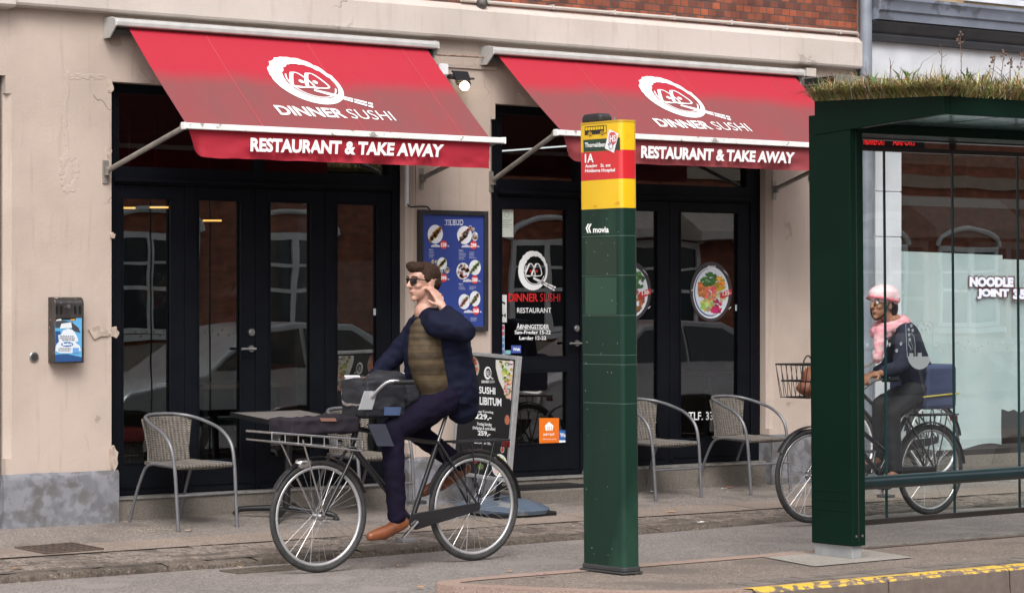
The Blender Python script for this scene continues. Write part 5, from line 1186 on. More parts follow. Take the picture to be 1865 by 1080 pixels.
def sector(cx, cy, rx, ry, a0, a1, pal, seed, n):
    r_ = random.Random(seed); mb.c = (.62, .6, .56); mb.poly([fb_(1)(*ac(cx + rx * math.cos(R(a0 + (a1 - a0) * k / 16)), cy + ry * math.sin(R(a0 + (a1 - a0) * k / 16)))) for k in range(17)] + [fb_(1)(*ac(cx, cy))])
    for k in range(n):
        a = R(r_.uniform(a0 + 4, a1 - 4)); q = math.sqrt(r_.uniform(.1, .8)); c = r_.choice(pal); mb.c = tuple(x * r_.uniform(.6, 1.2) for x in c); disc(mb, *ac(cx + rx * q * math.cos(a), cy + ry * q * math.sin(a)), r_.uniform(1, 2.6), r_.uniform(1.2, 3), fb_(1.5 + .01 * k), 6, r_.uniform(0, 3))
mb.c = (.62, .6, .56)
mb.poly([fb_(1)(*ac(*p)) for p in ((272, 82), (378, 92), (362, 325), (322, 272), (290, 205), (272, 130))])
r_ = random.Random(8)
for k in range(120):
    b = r_.random(); a = r_.uniform(.25 + .45 * b, .95); c = r_.choice([(.3, .4, .08), (.55, .5, .15), (.7, .66, .6), (.6, .25, .08), (.08, .08, .05)] if b < .55 else [(.65, .4, .33), (.7, .62, .55), (.6, .2, .12), (.2, .2, .1)])
    mb.c = tuple(x * r_.uniform(.6, 1.2) for x in c); disc(mb, *ac(276 + 100 * a - 14 * b, 92 + 215 * b), r_.uniform(1.8, 4), r_.uniform(1.8, 4), fb_(1.6 + .01 * k), 6, r_.uniform(0, 3))
plate(mb, *ac(340, 440), 4.5, 9, fb_(1), [salmon, (.5, .15, .08)], 33, (.4, .15, .08), 12)
mb.c = (.5, .45, .4); disc(mb, *ac(312, 617), 3.6, 6, fb_(1), 14); mb.c = (.35, .05, .03); disc(mb, *ac(312, 617), 2.7, 4.6, fb_(1.5), 14)
plate(mb, *ac(294, 712), 14, 21, fb_(1), [(.35, .42, .12), (.65, .66, .6), (.6, .5, .1)], 34, (.66, .68, .68), 26); plate(mb, *ac(182, 720), 6, 6, fb_(1), [(.3, .4, .08)], 35, (.06, .08, .04), 10); plate(mb, *ac(150, 685), 5, 5, fb_(1), [(.4, .05, .05)], 36, (.2, .03, .03), 8)
emblem(mb, lambda x, y: fb_(2)(*ac(188 + (x - 176) * .165, 118 + (y - 60) * .215)), True, None, (.8, .8, .8))
mb.c = (.85, .85, .85)
AT = lambda s, x0, x1, y0, y1, b=.02, sl=10: text(mb, s, [ac(x0, y0), ac(x1, y0 + sl), ac(x1, y1 + sl), ac(x0, y1)], fb_(2), b)
AT('SUSHI', 172, 270, 240, 282, .025, 8); AT('AD LIBITUM', 112, 306, 298, 345, .025, 14); AT('Søndag-Torsdag', 132, 258, 380, 398, .01, 8); AT('229,-', 150, 247, 400, 438, .03, 8)
AT('Fredag-Søndag', 163, 248, 452, 478, .01, 6); AT('(Helligdage & nytårsaften)', 135, 270, 476, 500, .01, 9); AT('259,-', 166, 240, 502, 536, .03, 7); AT('Børn 3-12 år 129,-', 145, 245, 565, 582, .01, 10)
mb.build('poster', PRINT, bd)
mb = MB(); mb.box(-bw_ + t, -t, .0, .02, t, bh_ - t); mb.build('back_panel', mat('dark back panel', (.015, .015, .016), .5), bd, local=True)
mb = MB()
bc = PG(922, 935); cx_, cy_ = cr.x + .17, cr.y + .30; zb_ = gz(cy_)
def foot(p, q_): return Vector((cx_ + p, cy_ + q_, 0))
lay = [(.0, .30, .34), (.028, .31, .35), (.05, .27, .31), (.085, .17, .20), (.105, .06, .08)]
vs = []
for (z, rx, ry) in lay:
    for k in range(28):
        a = 2 * math.pi * k / 28; e_ = 2.6; ca, sa = math.cos(a), math.sin(a); vs.append((cx_ + rx * math.copysign(abs(ca) ** (2 / e_), ca), cy_ + ry * math.copysign(abs(sa) ** (2 / e_), sa), gz(cy_ + ry * sa) + z + .02))
mb.add(vs, [(j * 28 + k, j * 28 + (k + 1) % 28, (j + 1) * 28 + (k + 1) % 28, (j + 1) * 28 + k) for j in range(4) for k in range(28)] + [tuple(range(4 * 28, 5 * 28))])
mb.build('foot', mat('blue grey plastic', (.085, .115, .16), .4, c2=(.07, .095, .13), scale=5, c3=(.2, .2, .2), s3=5, m3=(.6, .7)), bd, smooth=50)
mb = MB(); mb.box(cx_ - .27, cx_ + .27, cy_ - .31, cy_ + .31, zb_ - .02, zb_ + .022); mb.build('rubber_base', IRON, bd, bevel=.01)
mb = MB(); mb.tube([(cx_ - .12, cy_ - .08, zb_ + .09), cr + Vector((.02, .12, .02))], .02, 8); mb.tube([(cx_ - .12, cy_ + .1, zb_ + .09), cr + Vector((.0, .42, .02))], .02, 8); mb.build('strut', IRON, bd)

# ------------------------------------------------------------------ small things on the ground
mb = MB(); x0, x1, y0, y1 = X2 - .02, 4.0, -.32, .0
mb.box(x0, x1, y0, y1, .076, .088)
nb = 16
for i in range(34):
    xx = x0 + .02 + (x1 - x0 - .04) * i / 33; mb.tube([(xx, y0 + .01, .092), (xx, y1 - .02, .092)], .0055, 5)
o = mb.build('door_mat', mat('black rubber mat', (.012, .012, .012), .7, bump=.5, bscale=90)); tag(o, 'black ribbed rubber mat on the step of the entrance door', 'doormat')
def grate(label, cx, cy, zf, w_, d_, rz, m):
    g = thing('drain_grate', label, 'drain grate', (cx, cy, zf(cy))); mb = MB(); Mr = Matrix.Translation((cx, cy, zf(cy))) @ Matrix.Rotation(math.atan(zf(1) - zf(0)), 4, 'X') @ Matrix.Rotation(R(rz), 4, 'Z')
    mb.box(-w_, w_, -d_, d_, -.03, .003, Mr); mb.build('pit', mat('painted pit shade', (.02, .016, .014), .9), g)  # solid block; the shade of the open pit is put into its dark colour
    mb = MB()
    for s_ in (-1, 1): mb.box(-w_, w_, s_ * d_ - .012, s_ * d_ + .012, -.02, .008, Mr); mb.box(s_ * w_ - .012, s_ * w_ + .012, -d_, d_, -.02, .0085, Mr)
    mb.build('rim', m, g); mb = MB(); n = 9
    for k in range(1, n): mb.box(-w_ + 2 * w_ * k / n - .008, -w_ + 2 * w_ * k / n + .008, -d_ + .012, d_ - .012, -.01, .0065, Mr)
    for k in range(1, 5): mb.box(-w_ + .012, w_ - .012, -d_ + 2 * d_ * k / 5 - .006, -d_ + 2 * d_ * k / 5 + .006, -.01, .006, Mr)
    mb.build('bars', m, g)
RUST = mat('rusted cast iron', (.085, .062, .052), .7, .3, c2=(.12, .085, .065), scale=18, bump=.4)
p = PG(108, 1000); grate('rusty square drain grate set in the pavement at the left', p.x, p.y, lambda y: gz(y) + .004, .21, .17, 6, RUST)
p = PZ(500, 1040, -.15); grate('worn dark drain grate in the cycle lane by the kerb', p.x, p.y + .1, lambda y: -.149, .26, .10, 0, mat('old brown iron', (.10, .08, .062), .8, .2, c2=(.14, .115, .09), scale=15, bump=.4))
q = random.Random(17); LM = colmat('dry leaf', .7, .15); PM = colmat('litter paper', .6, .05)
def leafy(u, v, zfun, s_, c, name='leaf', flat=.01):
    p = PZ(u, v, zfun) if not callable(zfun) else PG(u, v); mb = MB(); mb.c = c; a = q.uniform(0, 6.28); n = 9
    mb.poly([(p.x + s_ * math.cos(a + 6.28 * k / n) * q.uniform(.6, 1.1), p.y + s_ * .6 * math.sin(a + 6.28 * k / n) * q.uniform(.6, 1.1), p.z + .008 + q.uniform(0, flat)) for k in range(n)][::1])
    return mb.build(name, LM if name == 'leaf' else PM)
for (u, v, c, k) in ((1223, 934, (.42, .24, .11), 1), (1327, 889, (.3, .1, .05), 1), (880, 1013, (.34, .24, .14), 1), (660, 1008, (.26, .12, .06), 1), (30, 1037, (.3, .17, .09), 1)):
    o = leafy(u, v, gz, .045, c); tag(o, 'small dry brown leaf lying on the pavement or kerb', 'leaf', 'dry leaves on the ground')
for (u, v) in ((438, 1035), (640, 1005), (730, 1032), (765, 1072), (930, 1042), (1755, 897), (1708, 940), (690, 1001)):
    o = leafy(u, v, -.145, .03, (.36, .2, .09)); tag(o, 'small dry leaf lying on the grey cycle lane', 'leaf', 'dry leaves on the cycle lane')
for (u, v, z, s_, c, lb) in ((1005, 984, -.14, .14, (.42, .40, .36), 'crumpled translucent plastic scrap at the kerb right of the cyclist'), (1277, 953, -.09, .05, (.62, .60, .57), 'white paper scrap at the kerb right of the bus stop pillar'), (984, 1049, IZ + .004, .05, (.45, .2, .35), 'small pink sweet wrapper on the traffic island'), (1318, 892, 0, .035, (.7, .68, .64), 'white cigarette end by the right chair leg'),
        (343, 968, 0, .04, (.3, .22, .16), 'brown crumb by the front leg of the left chair'), (595, 951, 0, .035, (.75, .74, .72), 'white paper shred under the table'), (1188, 897, 0, .03, (.7, .7, .68), 'white shred by the pillar and the chair'), (1790, 979, IZ + .004, .045, (.05, .04, .035), 'dark twig on the island under the shelter glass')):
    o = leafy(u, v, gz if z == 0 else z, s_, c, 'litter'); tag(o, lb, 'litter')
mb = MB(); r_ = random.Random(33)                # fine grit nobody could count
for k in range(420):
    if r_.random() < .5: x, y = r_.uniform(-2, 9), r_.uniform(-1.9, 0); z = gz(y) + (.006 if y > -1.34 else .008)
    elif r_.random() < .6: x, y = r_.uniform(-2, 8), r_.uniform(-4.2, -2.06); z = lane_z(x) + .002
    else: x, y = r_.uniform(0, 6), r_.uniform(-5.4, -4.4); z = IZ + .001
    s_ = r_.uniform(.003, .009); cc = r_.choice([(.5, .45, .4), (.35, .3, .25), (.08, .06, .05), (.3, .17, .08)]); mb.c = cc
    a = r_.uniform(0, 3); mb.poly([(x + s_ * math.cos(a + t), y + s_ * math.sin(a + t), z + r_.uniform(0, .003)) for t in (0, 1.6, 3.1, 4.5)])
p = PG(275, 965)
for k in range(260):
    x, y = p.x + r_.gauss(0, .13), p.y + r_.gauss(0, .06); s_ = r_.uniform(.003, .008); mb.c = (.6, .5, .38); a = r_.uniform(0, 3); mb.poly([(x + s_ * math.cos(a + t), y + s_ * math.sin(a + t), gz(y) + .004) for t in (0, 1.6, 3.1, 4.5)])
o = mb.build('grit', colmat('grit', .9, .1)); o['kind'] = 'stuff'; tag(o, 'fine grit and crumbs scattered over pavement and lane', 'grit')

# ------------------------------------------------------------------ bicycles (heading along -x in their own frame)
TYRE = mat('black tyre rubber', (.02, .02, .021), .7, c2=(.035, .034, .033), scale=20); CHROME = mat('scratched chrome', (.62, .62, .63), .22, .95, c2=(.5, .5, .5), scale=15); PAINTK = mat('black bike enamel', (.014, .014, .017), .3, coat=.4)
SPOKE = mat('spoke wire', (.45, .45, .46), .3, .9)
def wheel(root, cx, r, rimm=CHROME, tr=.019):
    C_ = Vector((cx, 0, r)); mb = MB(); w0 = thing('wheel', None, None); w0.parent = root; bpy.context.view_layer.update()
    cir = lambda rad, y=0: [C_ + Vector((rad * math.cos(a), y, rad * math.sin(a))) for a in [2 * math.pi * k / 56 for k in range(56)]]
    mb.tube(cir(r - tr), tr, 10, True); mb.build('tyre', TYRE, w0, local=True, smooth=80)
    mb = MB(); mb.tube(cir(r - tr * 2.4), tr * .62, 8, True); mb.build('rim', rimm, w0, local=True, smooth=60)
    mb = MB(); n = 32
    for k in range(n):
        a = 2 * math.pi * k / n; s_ = 1 if k % 2 else -1; o_ = a + s_ * (.9 if k % 4 < 2 else -.9)
        mb.tube([C_ + Vector((.02 * math.cos(o_), s_ * .03, .02 * math.sin(o_))), C_ + Vector(((r - tr * 2.6) * math.cos(a), s_ * .004, (r - tr * 2.6) * math.sin(a)))], .0013, 4, cap=False)
    mb.build('spokes', SPOKE, w0, local=True)
    mb = MB(); mb.tube([C_ + Vector((0, -.05, 0)), C_ + Vector((0, .05, 0))], .014, 10); mb.tube([C_ + Vector((0, -.033, 0)), C_ + Vector((0, -.028, 0))], .03, 14); mb.tube([C_ + Vector((0, .028, 0)), C_ + Vector((0, .033, 0))], .03, 14); mb.build('hub', CHROME, w0, local=True, smooth=40)
    return w0
def tubes(root, name, m, *segs, smooth=50):
    mb = MB()
    for sgm in segs: mb.tube(sgm[0], sgm[1], 10, smoothpath=sgm[2] if len(sgm) > 2 else 0)
    return mb.build(name, m, root, local=True, smooth=smooth)
def bicycle(label, M, wb, r, hd, sd_, bb, hb, paint=PAINTK, step=False, crank=40, rack_front=False, rack_rear=True, lamp=True, name_group=None, stand=False, rimm=CHROME):
    """hd: head tube (x,z top, x,z bottom); sd_: saddle; bb: bottom bracket; hb: grip (x, z)"""
    root = thing('bicycle', label, 'bicycle', M=M)
    f_, b_ = Vector((-wb / 2, 0, r)), Vector((wb / 2, 0, r)); BB = Vector((bb[0], 0, bb[1])); HT, HB = Vector((hd[0], 0, hd[1])), Vector((hd[2], 0, hd[3])); SD = Vector((sd_[0], 0, sd_[1])); ST = BB.lerp(SD, .72)
    segs = [([HT, HB], .02), ([HB, BB], .019), ([BB, ST], .0165)]
    segs.append(([HT + (HB - HT) * .25, ST], .016) if not step else ([HT + (HB - HT) * .45, BB.lerp(ST, .35)], .017))
    for s_ in (-1, 1): segs += [([BB + Vector((0, s_ * .03, 0)), b_ + Vector((0, s_ * .055, 0))], .010), ([ST + Vector((0, s_ * .02, 0)), b_ + Vector((0, s_ * .055, 0))], .008)]
    tubes(root, 'frame', paint, *segs)
    tubes(root, 'fork', paint, *[([HB + Vector((-.002, 0, .01)), HB + Vector((-.03, s_ * .05, -.06)), f_.lerp(HB, .3) + Vector((0, s_ * .055, 0)), f_ + Vector((0, s_ * .055, 0))], .0105, 4) for s_ in (-1, 1)])
    wheel(root, -wb / 2, r, rimm); wheel(root, wb / 2, r, rimm)
    G = Vector((hb[0], 0, hb[1])); st = HT + (HT - HB).normalized() * .10
    tubes(root, 'handlebar', CHROME, ([HT, st, st + Vector((-.05, 0, .02))], .012), ([G + Vector((0, -.28, 0)), G + Vector((-.10, -.24, .0)), st + Vector((-.06, -.12, .03)), st + Vector((-.06, 0, .02)), st + Vector((-.06, .12, .03)), G + Vector((-.10, .24, 0)), G + Vector((0, .28, 0))], .011, 5))
    for s_ in (-1, 1): tubes(root, 'grip', IRON, ([G + Vector((-.06, s_ * .262, 0)), G + Vector((.06, s_ * .295, 0))], .016))
    mb = MB(); mb.ell(SD + Vector((.03, 0, .03)), (.12, .09, .04)); mb.ell(SD + Vector((-.09, 0, .035)), (.10, .035, .028)); mb.build('saddle', mat('black saddle leather', (.016, .014, .014), .5, bump=.2), root, local=True, remesh=.008)
    tubes(root, 'seat_post', CHROME, ([ST, SD + Vector((0, 0, .01))], .0125))
    def guard(cx, a0, a1):
        mb = MB(); n = 22; vs = []
        for k in range(n + 1):
            a = R(a0 + (a1 - a0) * k / n)
            for t in (-.028, -.016, 0, .016, .028): rad = r + .022 - (t / .028) ** 2 * .012; vs.append((cx + rad * math.cos(a), t, r + rad * math.sin(a)))
        mb.add(vs, [(i * 5 + j, (i + 1) * 5 + j, (i + 1) * 5 + j + 1, i * 5 + j + 1) for i in range(n) for j in range(4)]); mb.build('mudguard', paint, root, local=True, smooth=60)
    guard(wb / 2, 5, 165); guard(-wb / 2, 20, 150)
    mb = MB(); ca, sa = math.cos(R(crank)), math.sin(R(crank)); CL = .165
    for s_, k in ((-1, 1), (1, -1)):
        e = BB + Vector((k * CL * ca, s_ * .09, k * CL * sa)); mb = MB(); mb.tube([BB + Vector((0, s_ * .07, 0)), e], .010, 8); mb.build('crank', CHROME, root, local=True, smooth=40)
        mb = MB(); mb.box(e.x - .05, e.x + .05, min(e.y, e.y + s_ * .09), max(e.y, e.y + s_ * .09), e.z - .011, e.z + .011); mb.build('pedal', mat('grey black pedal', (.11, .11, .115), .5), root, local=True, bevel=.004)
    mb = MB(); mb.tube([BB + Vector((0, -.05, 0)), BB + Vector((0, -.045, 0))], .09, 24); n = 16; x0, x1 = BB.x - .11, wb / 2 + .07; zc = (BB.z + r) / 2
    P = [(BB.x + .052 * math.cos(R(a)), BB.z + .052 * math.sin(R(a))) for a in range(90, 271, 15)] + [(wb / 2 - .02 + .028 * math.cos(R(a)), r + .028 * math.sin(R(a))) for a in range(-90, 91, 20)]
    mb = MB(); mb.prism(P, -.062, -.046, lambda p, q_, t: (p, t, q_)); mb.build('chain_guard', paint, root, local=True, bevel=.004)
    if rack_rear:
        z = 2 * r + .07; tubes(root, 'rear_rack', paint, ([(wb / 2 - .20, -.06, z), (wb / 2 + .24, -.06, z)], .007), ([(wb / 2 - .20, .06, z), (wb / 2 + .24, .06, z)], .007), *[([(wb / 2 + x, -.06, z), (wb / 2 + x, .06, z)], .005) for x in (-.18, -.08, .02, .12, .22)],
            *[([(wb / 2 + x, s_ * .06, z), (wb / 2, s_ * .06, r)], .005) for x in (-.06, .12) for s_ in (-1, 1)])
        mb = MB(); mb.box(wb / 2 + .24, wb / 2 + .265, -.03, .03, z - .05, z - .01); mb.build('tail_light', mat('red lens', (.14, .006, .006), .25), root, local=True, bevel=.004)
    if lamp:
        mb = MB(); c_ = HB + Vector((-.075, 0, .02)); mb.tube([c_, c_ + Vector((-.05, 0, 0))], [.022, .034], 14); mb.build('headlight', CHROME, root, local=True, smooth=40)
    if stand: tubes(root, 'kickstand', CHROME, ([BB + Vector((.12, -.05, -.02)), Vector((bb[0] + .22, -.17, .0))], .008))
    return root
def frame_between(fc, rc, zr, roll=0):
    a, b = Vector(fc), Vector(rc); d = (b - a); d.z = 0; L_ = d.length; d.normalize(); y = Vector((0, 0, 1)).cross(d)
    M = Matrix((d, y, Vector((0, 0, 1)))).transposed().to_4x4(); M.translation = (a + b) / 2; M.translation.z = zr
    return M @ Matrix.Rotation(R(roll), 4, 'X'), L_

# ------------------------------------------------------------------ people
def skin(name, c): return mat(name, c, .5, c2=tuple(x * .82 for x in c), scale=25)
def head_bits(mb, c, s_=1.0):
    c = Vector(c); E_ = lambda o, r: mb.ell(c + Vector(o) * s_, tuple(x * s_ for x in r))
    E_((.018, 0, .03), (.100, .077, .096)); E_((-.028, 0, -.045), (.060, .056, .062)); E_((-.066, 0, -.092), (.022, .026, .018)); E_((-.04, 0, .045), (.052, .064, .05))
    mb.cap(c + Vector((-.088, 0, .022)) * s_, c + Vector((-.110, 0, -.014)) * s_, .010 * s_, .0145 * s_); E_((-.078, 0, .040), (.018, .054, .012))
    for k in (-1, 1): E_((-.06, k * .036, -.012), (.026, .024, .02)); E_((.012, k * .078, -.002), (.024, .010, .034)); E_((-.097, k * .011, -.018), (.010, .009, .008))
    E_((-.086, 0, -.046), (.012, .024, .007)); E_((-.084, 0, -.058), (.011, .021, .008))
def hand_bits(mb, wrist, palm_dir, up, curl, s_=1.0, side=1):
    """palm with four bent fingers of different length and a thumb leaving its side"""
    d = Vector(palm_dir).normalized(); u = Vector(up); u = (u - d * u.dot(d)).normalized(); x = d.cross(u) * side; w0 = Vector(wrist)
    mb.cap(w0, w0 + d * .02, .026 * s_, .028 * s_)
    for k in (-1, 0, 1): mb.cap(w0 + d * .02 + x * .016 * k, w0 + d * .082 + x * .022 * k, .015, .014)
    for k, L_ in enumerate((.066, .076, .071, .056)):
        o = (k - 1.5) * .0195; p = w0 + d * .088 + x * o; dd = d; dn = -u
        for j, f_ in enumerate((.45, .32, .25)):
            a = curl * (.5 + .35 * j); dd = (dd * math.cos(a) + dn * math.sin(a)).normalized(); dn = (dn * math.cos(a) - d * 0 * math.sin(a)); dn = (dn - dd * dn.dot(dd)).normalized()
            q = p + dd * L_ * f_ * 1.25; mb.cap(p, q, .0088 - .0008 * j, .0082 - .0008 * j, 8); p = q
    p = w0 + d * .02 - x * .026; q = p + (d * .55 - x * .75 - u * .25).normalized() * .040; mb.cap(p, q, .012, .010, 8); mb.cap(q, q + (d * .9 - x * .2 - u * .5).normalized() * .032, .0098, .0085, 8)
def eyes(root, c, s_=1.0, iris=(.05, .035, .025)):
    c = Vector(c); mb = MB()
    for k in (-1, 1): mb.ell(c + Vector((-.079, k * .031, .020)) * s_, .0125)
    mb.build('eye', mat('eye white', (.7, .68, .65), .2), root, local=True, smooth=80)
    mb = MB()
    for k in (-1, 1): mb.ell(c + Vector((-.0885, k * .031, .020)) * s_, .005)
    mb.build('iris', mat('dark iris', iris, .2), root, local=True); mb = MB()
    for k in (-1, 1): mb.tube([c + Vector((-.092, k * .014, .040)), c + Vector((-.096, k * .034, .047)), c + Vector((-.078, k * .056, .042))], .0045, 6)
    mb.build('eyebrow', mat('dark brows', (.05, .03, .02), .8), root, local=True); mb = MB(); mb.ell(c + Vector((-.092, 0, -.052)) * s_, (.007, .020, .004)); mb.build('mouth', mat('lips', (.36, .12, .10), .5), root, local=True)
def shoe(mb, ank, toe, s_=1.0):
    a, t = Vector(ank), Vector(toe); d = (t - a).normalized(); L_ = (t - a).length
    up = Vector((0, 0, 1)); up = (up - d * up.dot(d)).normalized()
    mb.cap(a + up * .02, a - up * .045, .044 * s_, .04 * s_); mb.cap(a - up * .045 - d * .03, a + d * L_ * .55 - up * .035, .040, .042); mb.cap(a + d * L_ * .5 - up * .035, t - d * .02 - up * .008, .044, .030)

# --- the man on the black bicycle
YM_ = -2.6
bx0, bx1 = fx(583, YM_), fx(861, YM_)
WB = 1.15; bxm = (bx0 + bx1) / 2
za, zb2 = lane_z(bx0), lane_z(bx1)
BMX = Matrix.Translation((bxm, YM_, (za + zb2) / 2 + .001)) @ Matrix.Rotation(-(zb2 - za) / (bx1 - bx0), 4, 'Y') @ Matrix.Rotation(R(-1.5), 4, 'Z')
J = lambda u, v, dy=0: PY(u, v, dy, BMX)
bb, hb_, sdl = J(749, 948), J(690, 694), J(815, 752)
bike = bicycle('black bicycle with a silver front rack ridden by the man in the navy jacket', BMX, bx1 - bx0, .345, (J(652, 770).x, J(652, 770).z, J(640, 812).x, J(640, 812).z), (sdl.x, sdl.z), (bb.x, bb.z), (hb_.x, hb_.z), crank=218, rimm=mat('pale grey rim', (.55, .55, .56), .35, .6))
L0, L1, L2 = J(497, 788, -.16), J(662, 800, -.16), J(662, 806, -.16)
segs = []
for s_ in (-1, 1): segs += [([Vector((L0.x, s_ * .15, L0.z)), Vector((L1.x, s_ * .15, L1.z))], .007), ([Vector((L0.x, s_ * .15, L0.z - .05)), Vector((L1.x, s_ * .15, L1.z - .07))], .006), ([Vector((-WB / 2, s_ * .06, .35)), Vector((L0.x + .22, s_ * .14, L0.z - .05))], .006)]
for k in range(8): x = L0.x + (L1.x - L0.x) * k / 7; z = L0.z + (L1.z - L0.z) * k / 7; segs += [([Vector((x, -.15, z - .05)), Vector((x, .15, z - .05))], .004), ([Vector((x, -.15, z)), Vector((x, -.15, z - .055))], .004)]
segs += [([Vector((L0.x, -.15, L0.z)), Vector((L0.x, .15, L0.z))], .007)]
tubes(bike, 'front_rack', CHROME, *segs)
mb = MB(); c_ = J(560, 842); mb.cap(c_, c_ + Vector((-.05, 0, -.005)), .03, .035); mb.build('front_lamp', CHROME, bike, local=True, smooth=60)
NAVY = mat('navy jacket cloth', (.0055, .0068, .019), .8, c2=(.008, .0095, .024), scale=5, bump=.5, bscale=14, spec=.12)
VEST = mat('olive brown quilted vest', (.085, .06, .034), .6, c2=(.045, .032, .019), scale=2.2, mix=(.42, .58), bump=.5, bscale=18, stretch=(.25, .25, 11), spec=.2)
TROU = mat('aubergine navy trousers', (.0085, .006, .018), .85, c2=(.006, .0048, .012), scale=4, bump=.5, bscale=16, spec=.1)
SHOE = mat('cognac leather', (.19, .058, .02), .4, c2=(.12, .036, .014), scale=10)
SK = skin('light skin', (.50, .275, .205))
man = thing('person', 'man in navy jacket and brown vest cycling with one hand raised to his ear', 'person', M=BMX)
P = dict(pel=J(812, 718), chest=J(786, 612), neck=J(774, 568), head=J(770, 517), shn=J(793, 590, -.185), eln=J(846, 604, -.30), han=J(806, 560, -.175), shf=J(768, 590, .185), elf=J(716, 652, .26), haf=J(680, 686, .262),
         hin=J(813, 724, -.095), knn=J(714, 784, -.115), ann=J(723, 944, -.12), ton=J(670, 977, -.13), hif=J(812, 722, .095), knf=J(750, 778, .115), anf=J(836, 846, .12), tof=J(765, 897, .12))
mb = MB(); head_bits(mb, P['head']); mb.cap(P['neck'] + Vector((.02, 0, -.03)), P['head'] + Vector((.02, 0, -.05)), .062, .056)
mb.chain([P['neck'], P['chest'] + Vector((.03, 0, 0)), P['pel']], [.07, .095, .10]); 
mb.cap(P['shn'], P['eln'], .045, .038); mb.cap(P['eln'], P['han'], .036, .026); mb.cap(P['shf'], P['elf'], .045, .038); mb.cap(P['elf'], P['haf'], .036, .026); mb.cap(P['chest'] + Vector((0, -.06, .05)), P['shn'], .08, .05); mb.cap(P['chest'] + Vector((0, .06, .05)), P['shf'], .08, .05)
for a, b, c in (('hin', 'knn', 'ann'), ('hif', 'knf', 'anf')): mb.chain([P[a], P[b], P[c]], [.08, .048, .034]); mb.cap(P['pel'], P[a], .09, .075)
hd_ = (P['head'] + Vector((.005, -.085, .0)) - P['han']); hand_bits(mb, P['han'], hd_, (.2, -1, .2), .35, 1, 1)
hand_bits(mb, P['haf'], (-1, 0, -.25), (0, 0, 1), .95, 1, -1)
mb.build('body', SK, man, local=True, remesh=.0062, iters=3); eyes(man, P['head'])
H0 = P['head']; mb = MB(); hs_ = random.Random(3)
mb.ell(H0 + Vector((.026, 0, .058)), (.100, .080, .078)); mb.ell(H0 + Vector((.062, 0, .01)), (.062, .074, .062)); mb.ell(H0 + Vector((-.045, 0, .100)), (.058, .062, .038)); mb.ell(H0 + Vector((-.065, .02, .112)), (.04, .04, .026))
for k in (-1, 1): mb.ell(H0 + Vector((.0, k * .072, .035)), (.03, .012, .03))
for k in range(40):
    a = hs_.uniform(0, 6.28); q = hs_.uniform(0, .8); mb.ell(H0 + Vector((.02 + .085 * q * math.cos(a), .065 * q * math.sin(a), .125 - .05 * q * q)), (.022, .014, .014))
mb.build('hair', mat('dark brown hair', (.022, .011, .007), .75, c2=(.042, .022, .013), spec=.15, scale=30, bump=1, bscale=60, stretch=(3, 9, 9)), man, local=True, remesh=.006, iters=2, fold=(.0035, 38))
mb = MB(); G_ = H0 + Vector((-.094, 0, .020))
for k in (-1, 1):
    mb.slab([G_ + Vector((-.006, k * .008, .014)), G_ + Vector((.010, k * .060, .016)), G_ + Vector((.010, k * .056, -.018)), G_ + Vector((-.006, k * .014, -.020))], .005); mb.tube([G_ + Vector((.010, k * .062, .010)), H0 + Vector((-.02, k * .080, .022)), H0 + Vector((.02, k * .083, .012))], .0035, 6)
mb.tube([G_ + Vector((-.006, -.01, .008)), G_ + Vector((-.006, .01, .008))], .003, 6); mb.build('sunglasses', mat('black sunglasses', (.012, .01, .01), .15), man, local=True)
mb = MB(); V = lambda u, v, dy=0: J(u, v, dy)
for k in (-1, 0, 1): mb.chain([V(776, 606, k * .06), V(776, 650, k * .062), V(788, 705, k * .06)], [.105, .116, .112])
mb.ell(V(776, 581), (.075, .10, .05))
mb.build('vest', VEST, man, local=True, remesh=.008, iters=10, fold=(.0035, 11))
mb = MB(); mb.tube([P['neck'] + Vector((.01 + .072 * math.cos(a), .078 * math.sin(a), -.035 + .022 * math.cos(a))) for a in [6.28 * k / 16 for k in range(16)]], .026, 10, True); mb.build('collar', NAVY, man, local=True, remesh=.008, iters=3)
mb = MB(); mb.ell(V(794, 576), (.085, .112, .055))
for k in (-1, 0, 1): mb.chain([V(812, 602, k * .075), V(820, 650, k * .078), V(832, 712, k * .075), V(842, 742, k * .075)], [.135, .135, .14, .10])
mb.chain([V(758, 588, .07), V(748, 640, .10), V(752, 700, .11)], [.05, .05, .045])
for k in (-1, 1): mb.cap(V(785, 582, k * .08), P['shn'] if k < 0 else P['shf'], .075, .072)
mb.chain([P['shn'], P['eln'], P['eln'].lerp(P['han'], .82)], [.075, .066, .045]); mb.chain([P['shf'], P['elf'], P['elf'].lerp(P['haf'], .85)], [.075, .062, .045])
mb.build('jacket', NAVY, man, local=True, remesh=.0095, iters=14, fold=(.009, 9.5))
mb = MB(); mb.ell(V(816, 722), (.135, .155, .11))
for a, b, c in (('hin', 'knn', 'ann'), ('hif', 'knf', 'anf')): mb.chain([P[a], P[b], P[b].lerp(P[c], .5), P[b].lerp(P[c], .98)], [.105, .074, .064, .056])
mb.build('trousers', TROU, man, local=True, remesh=.0095, iters=5, fold=(.0045, 10))
for a, t in (('ann', 'ton'), ('anf', 'tof')):
    mb = MB(); shoe(mb, P[a], P[t]); mb.build('shoe', SHOE, man, local=True, remesh=.007, iters=3)
mb = MB(); mb.slab([J(627, 683, .20), J(655, 683, .13), J(663, 699, .13), J(635, 699, .20)], .012); ph = mb.build('phone', mat('white phone', (.72, .70, .74), .25), bevel=.004, parent=None); ph.matrix_basis = BMX.copy()
tag(ph, 'white phone held flat in front of the cycling man\'s hand', 'phone')
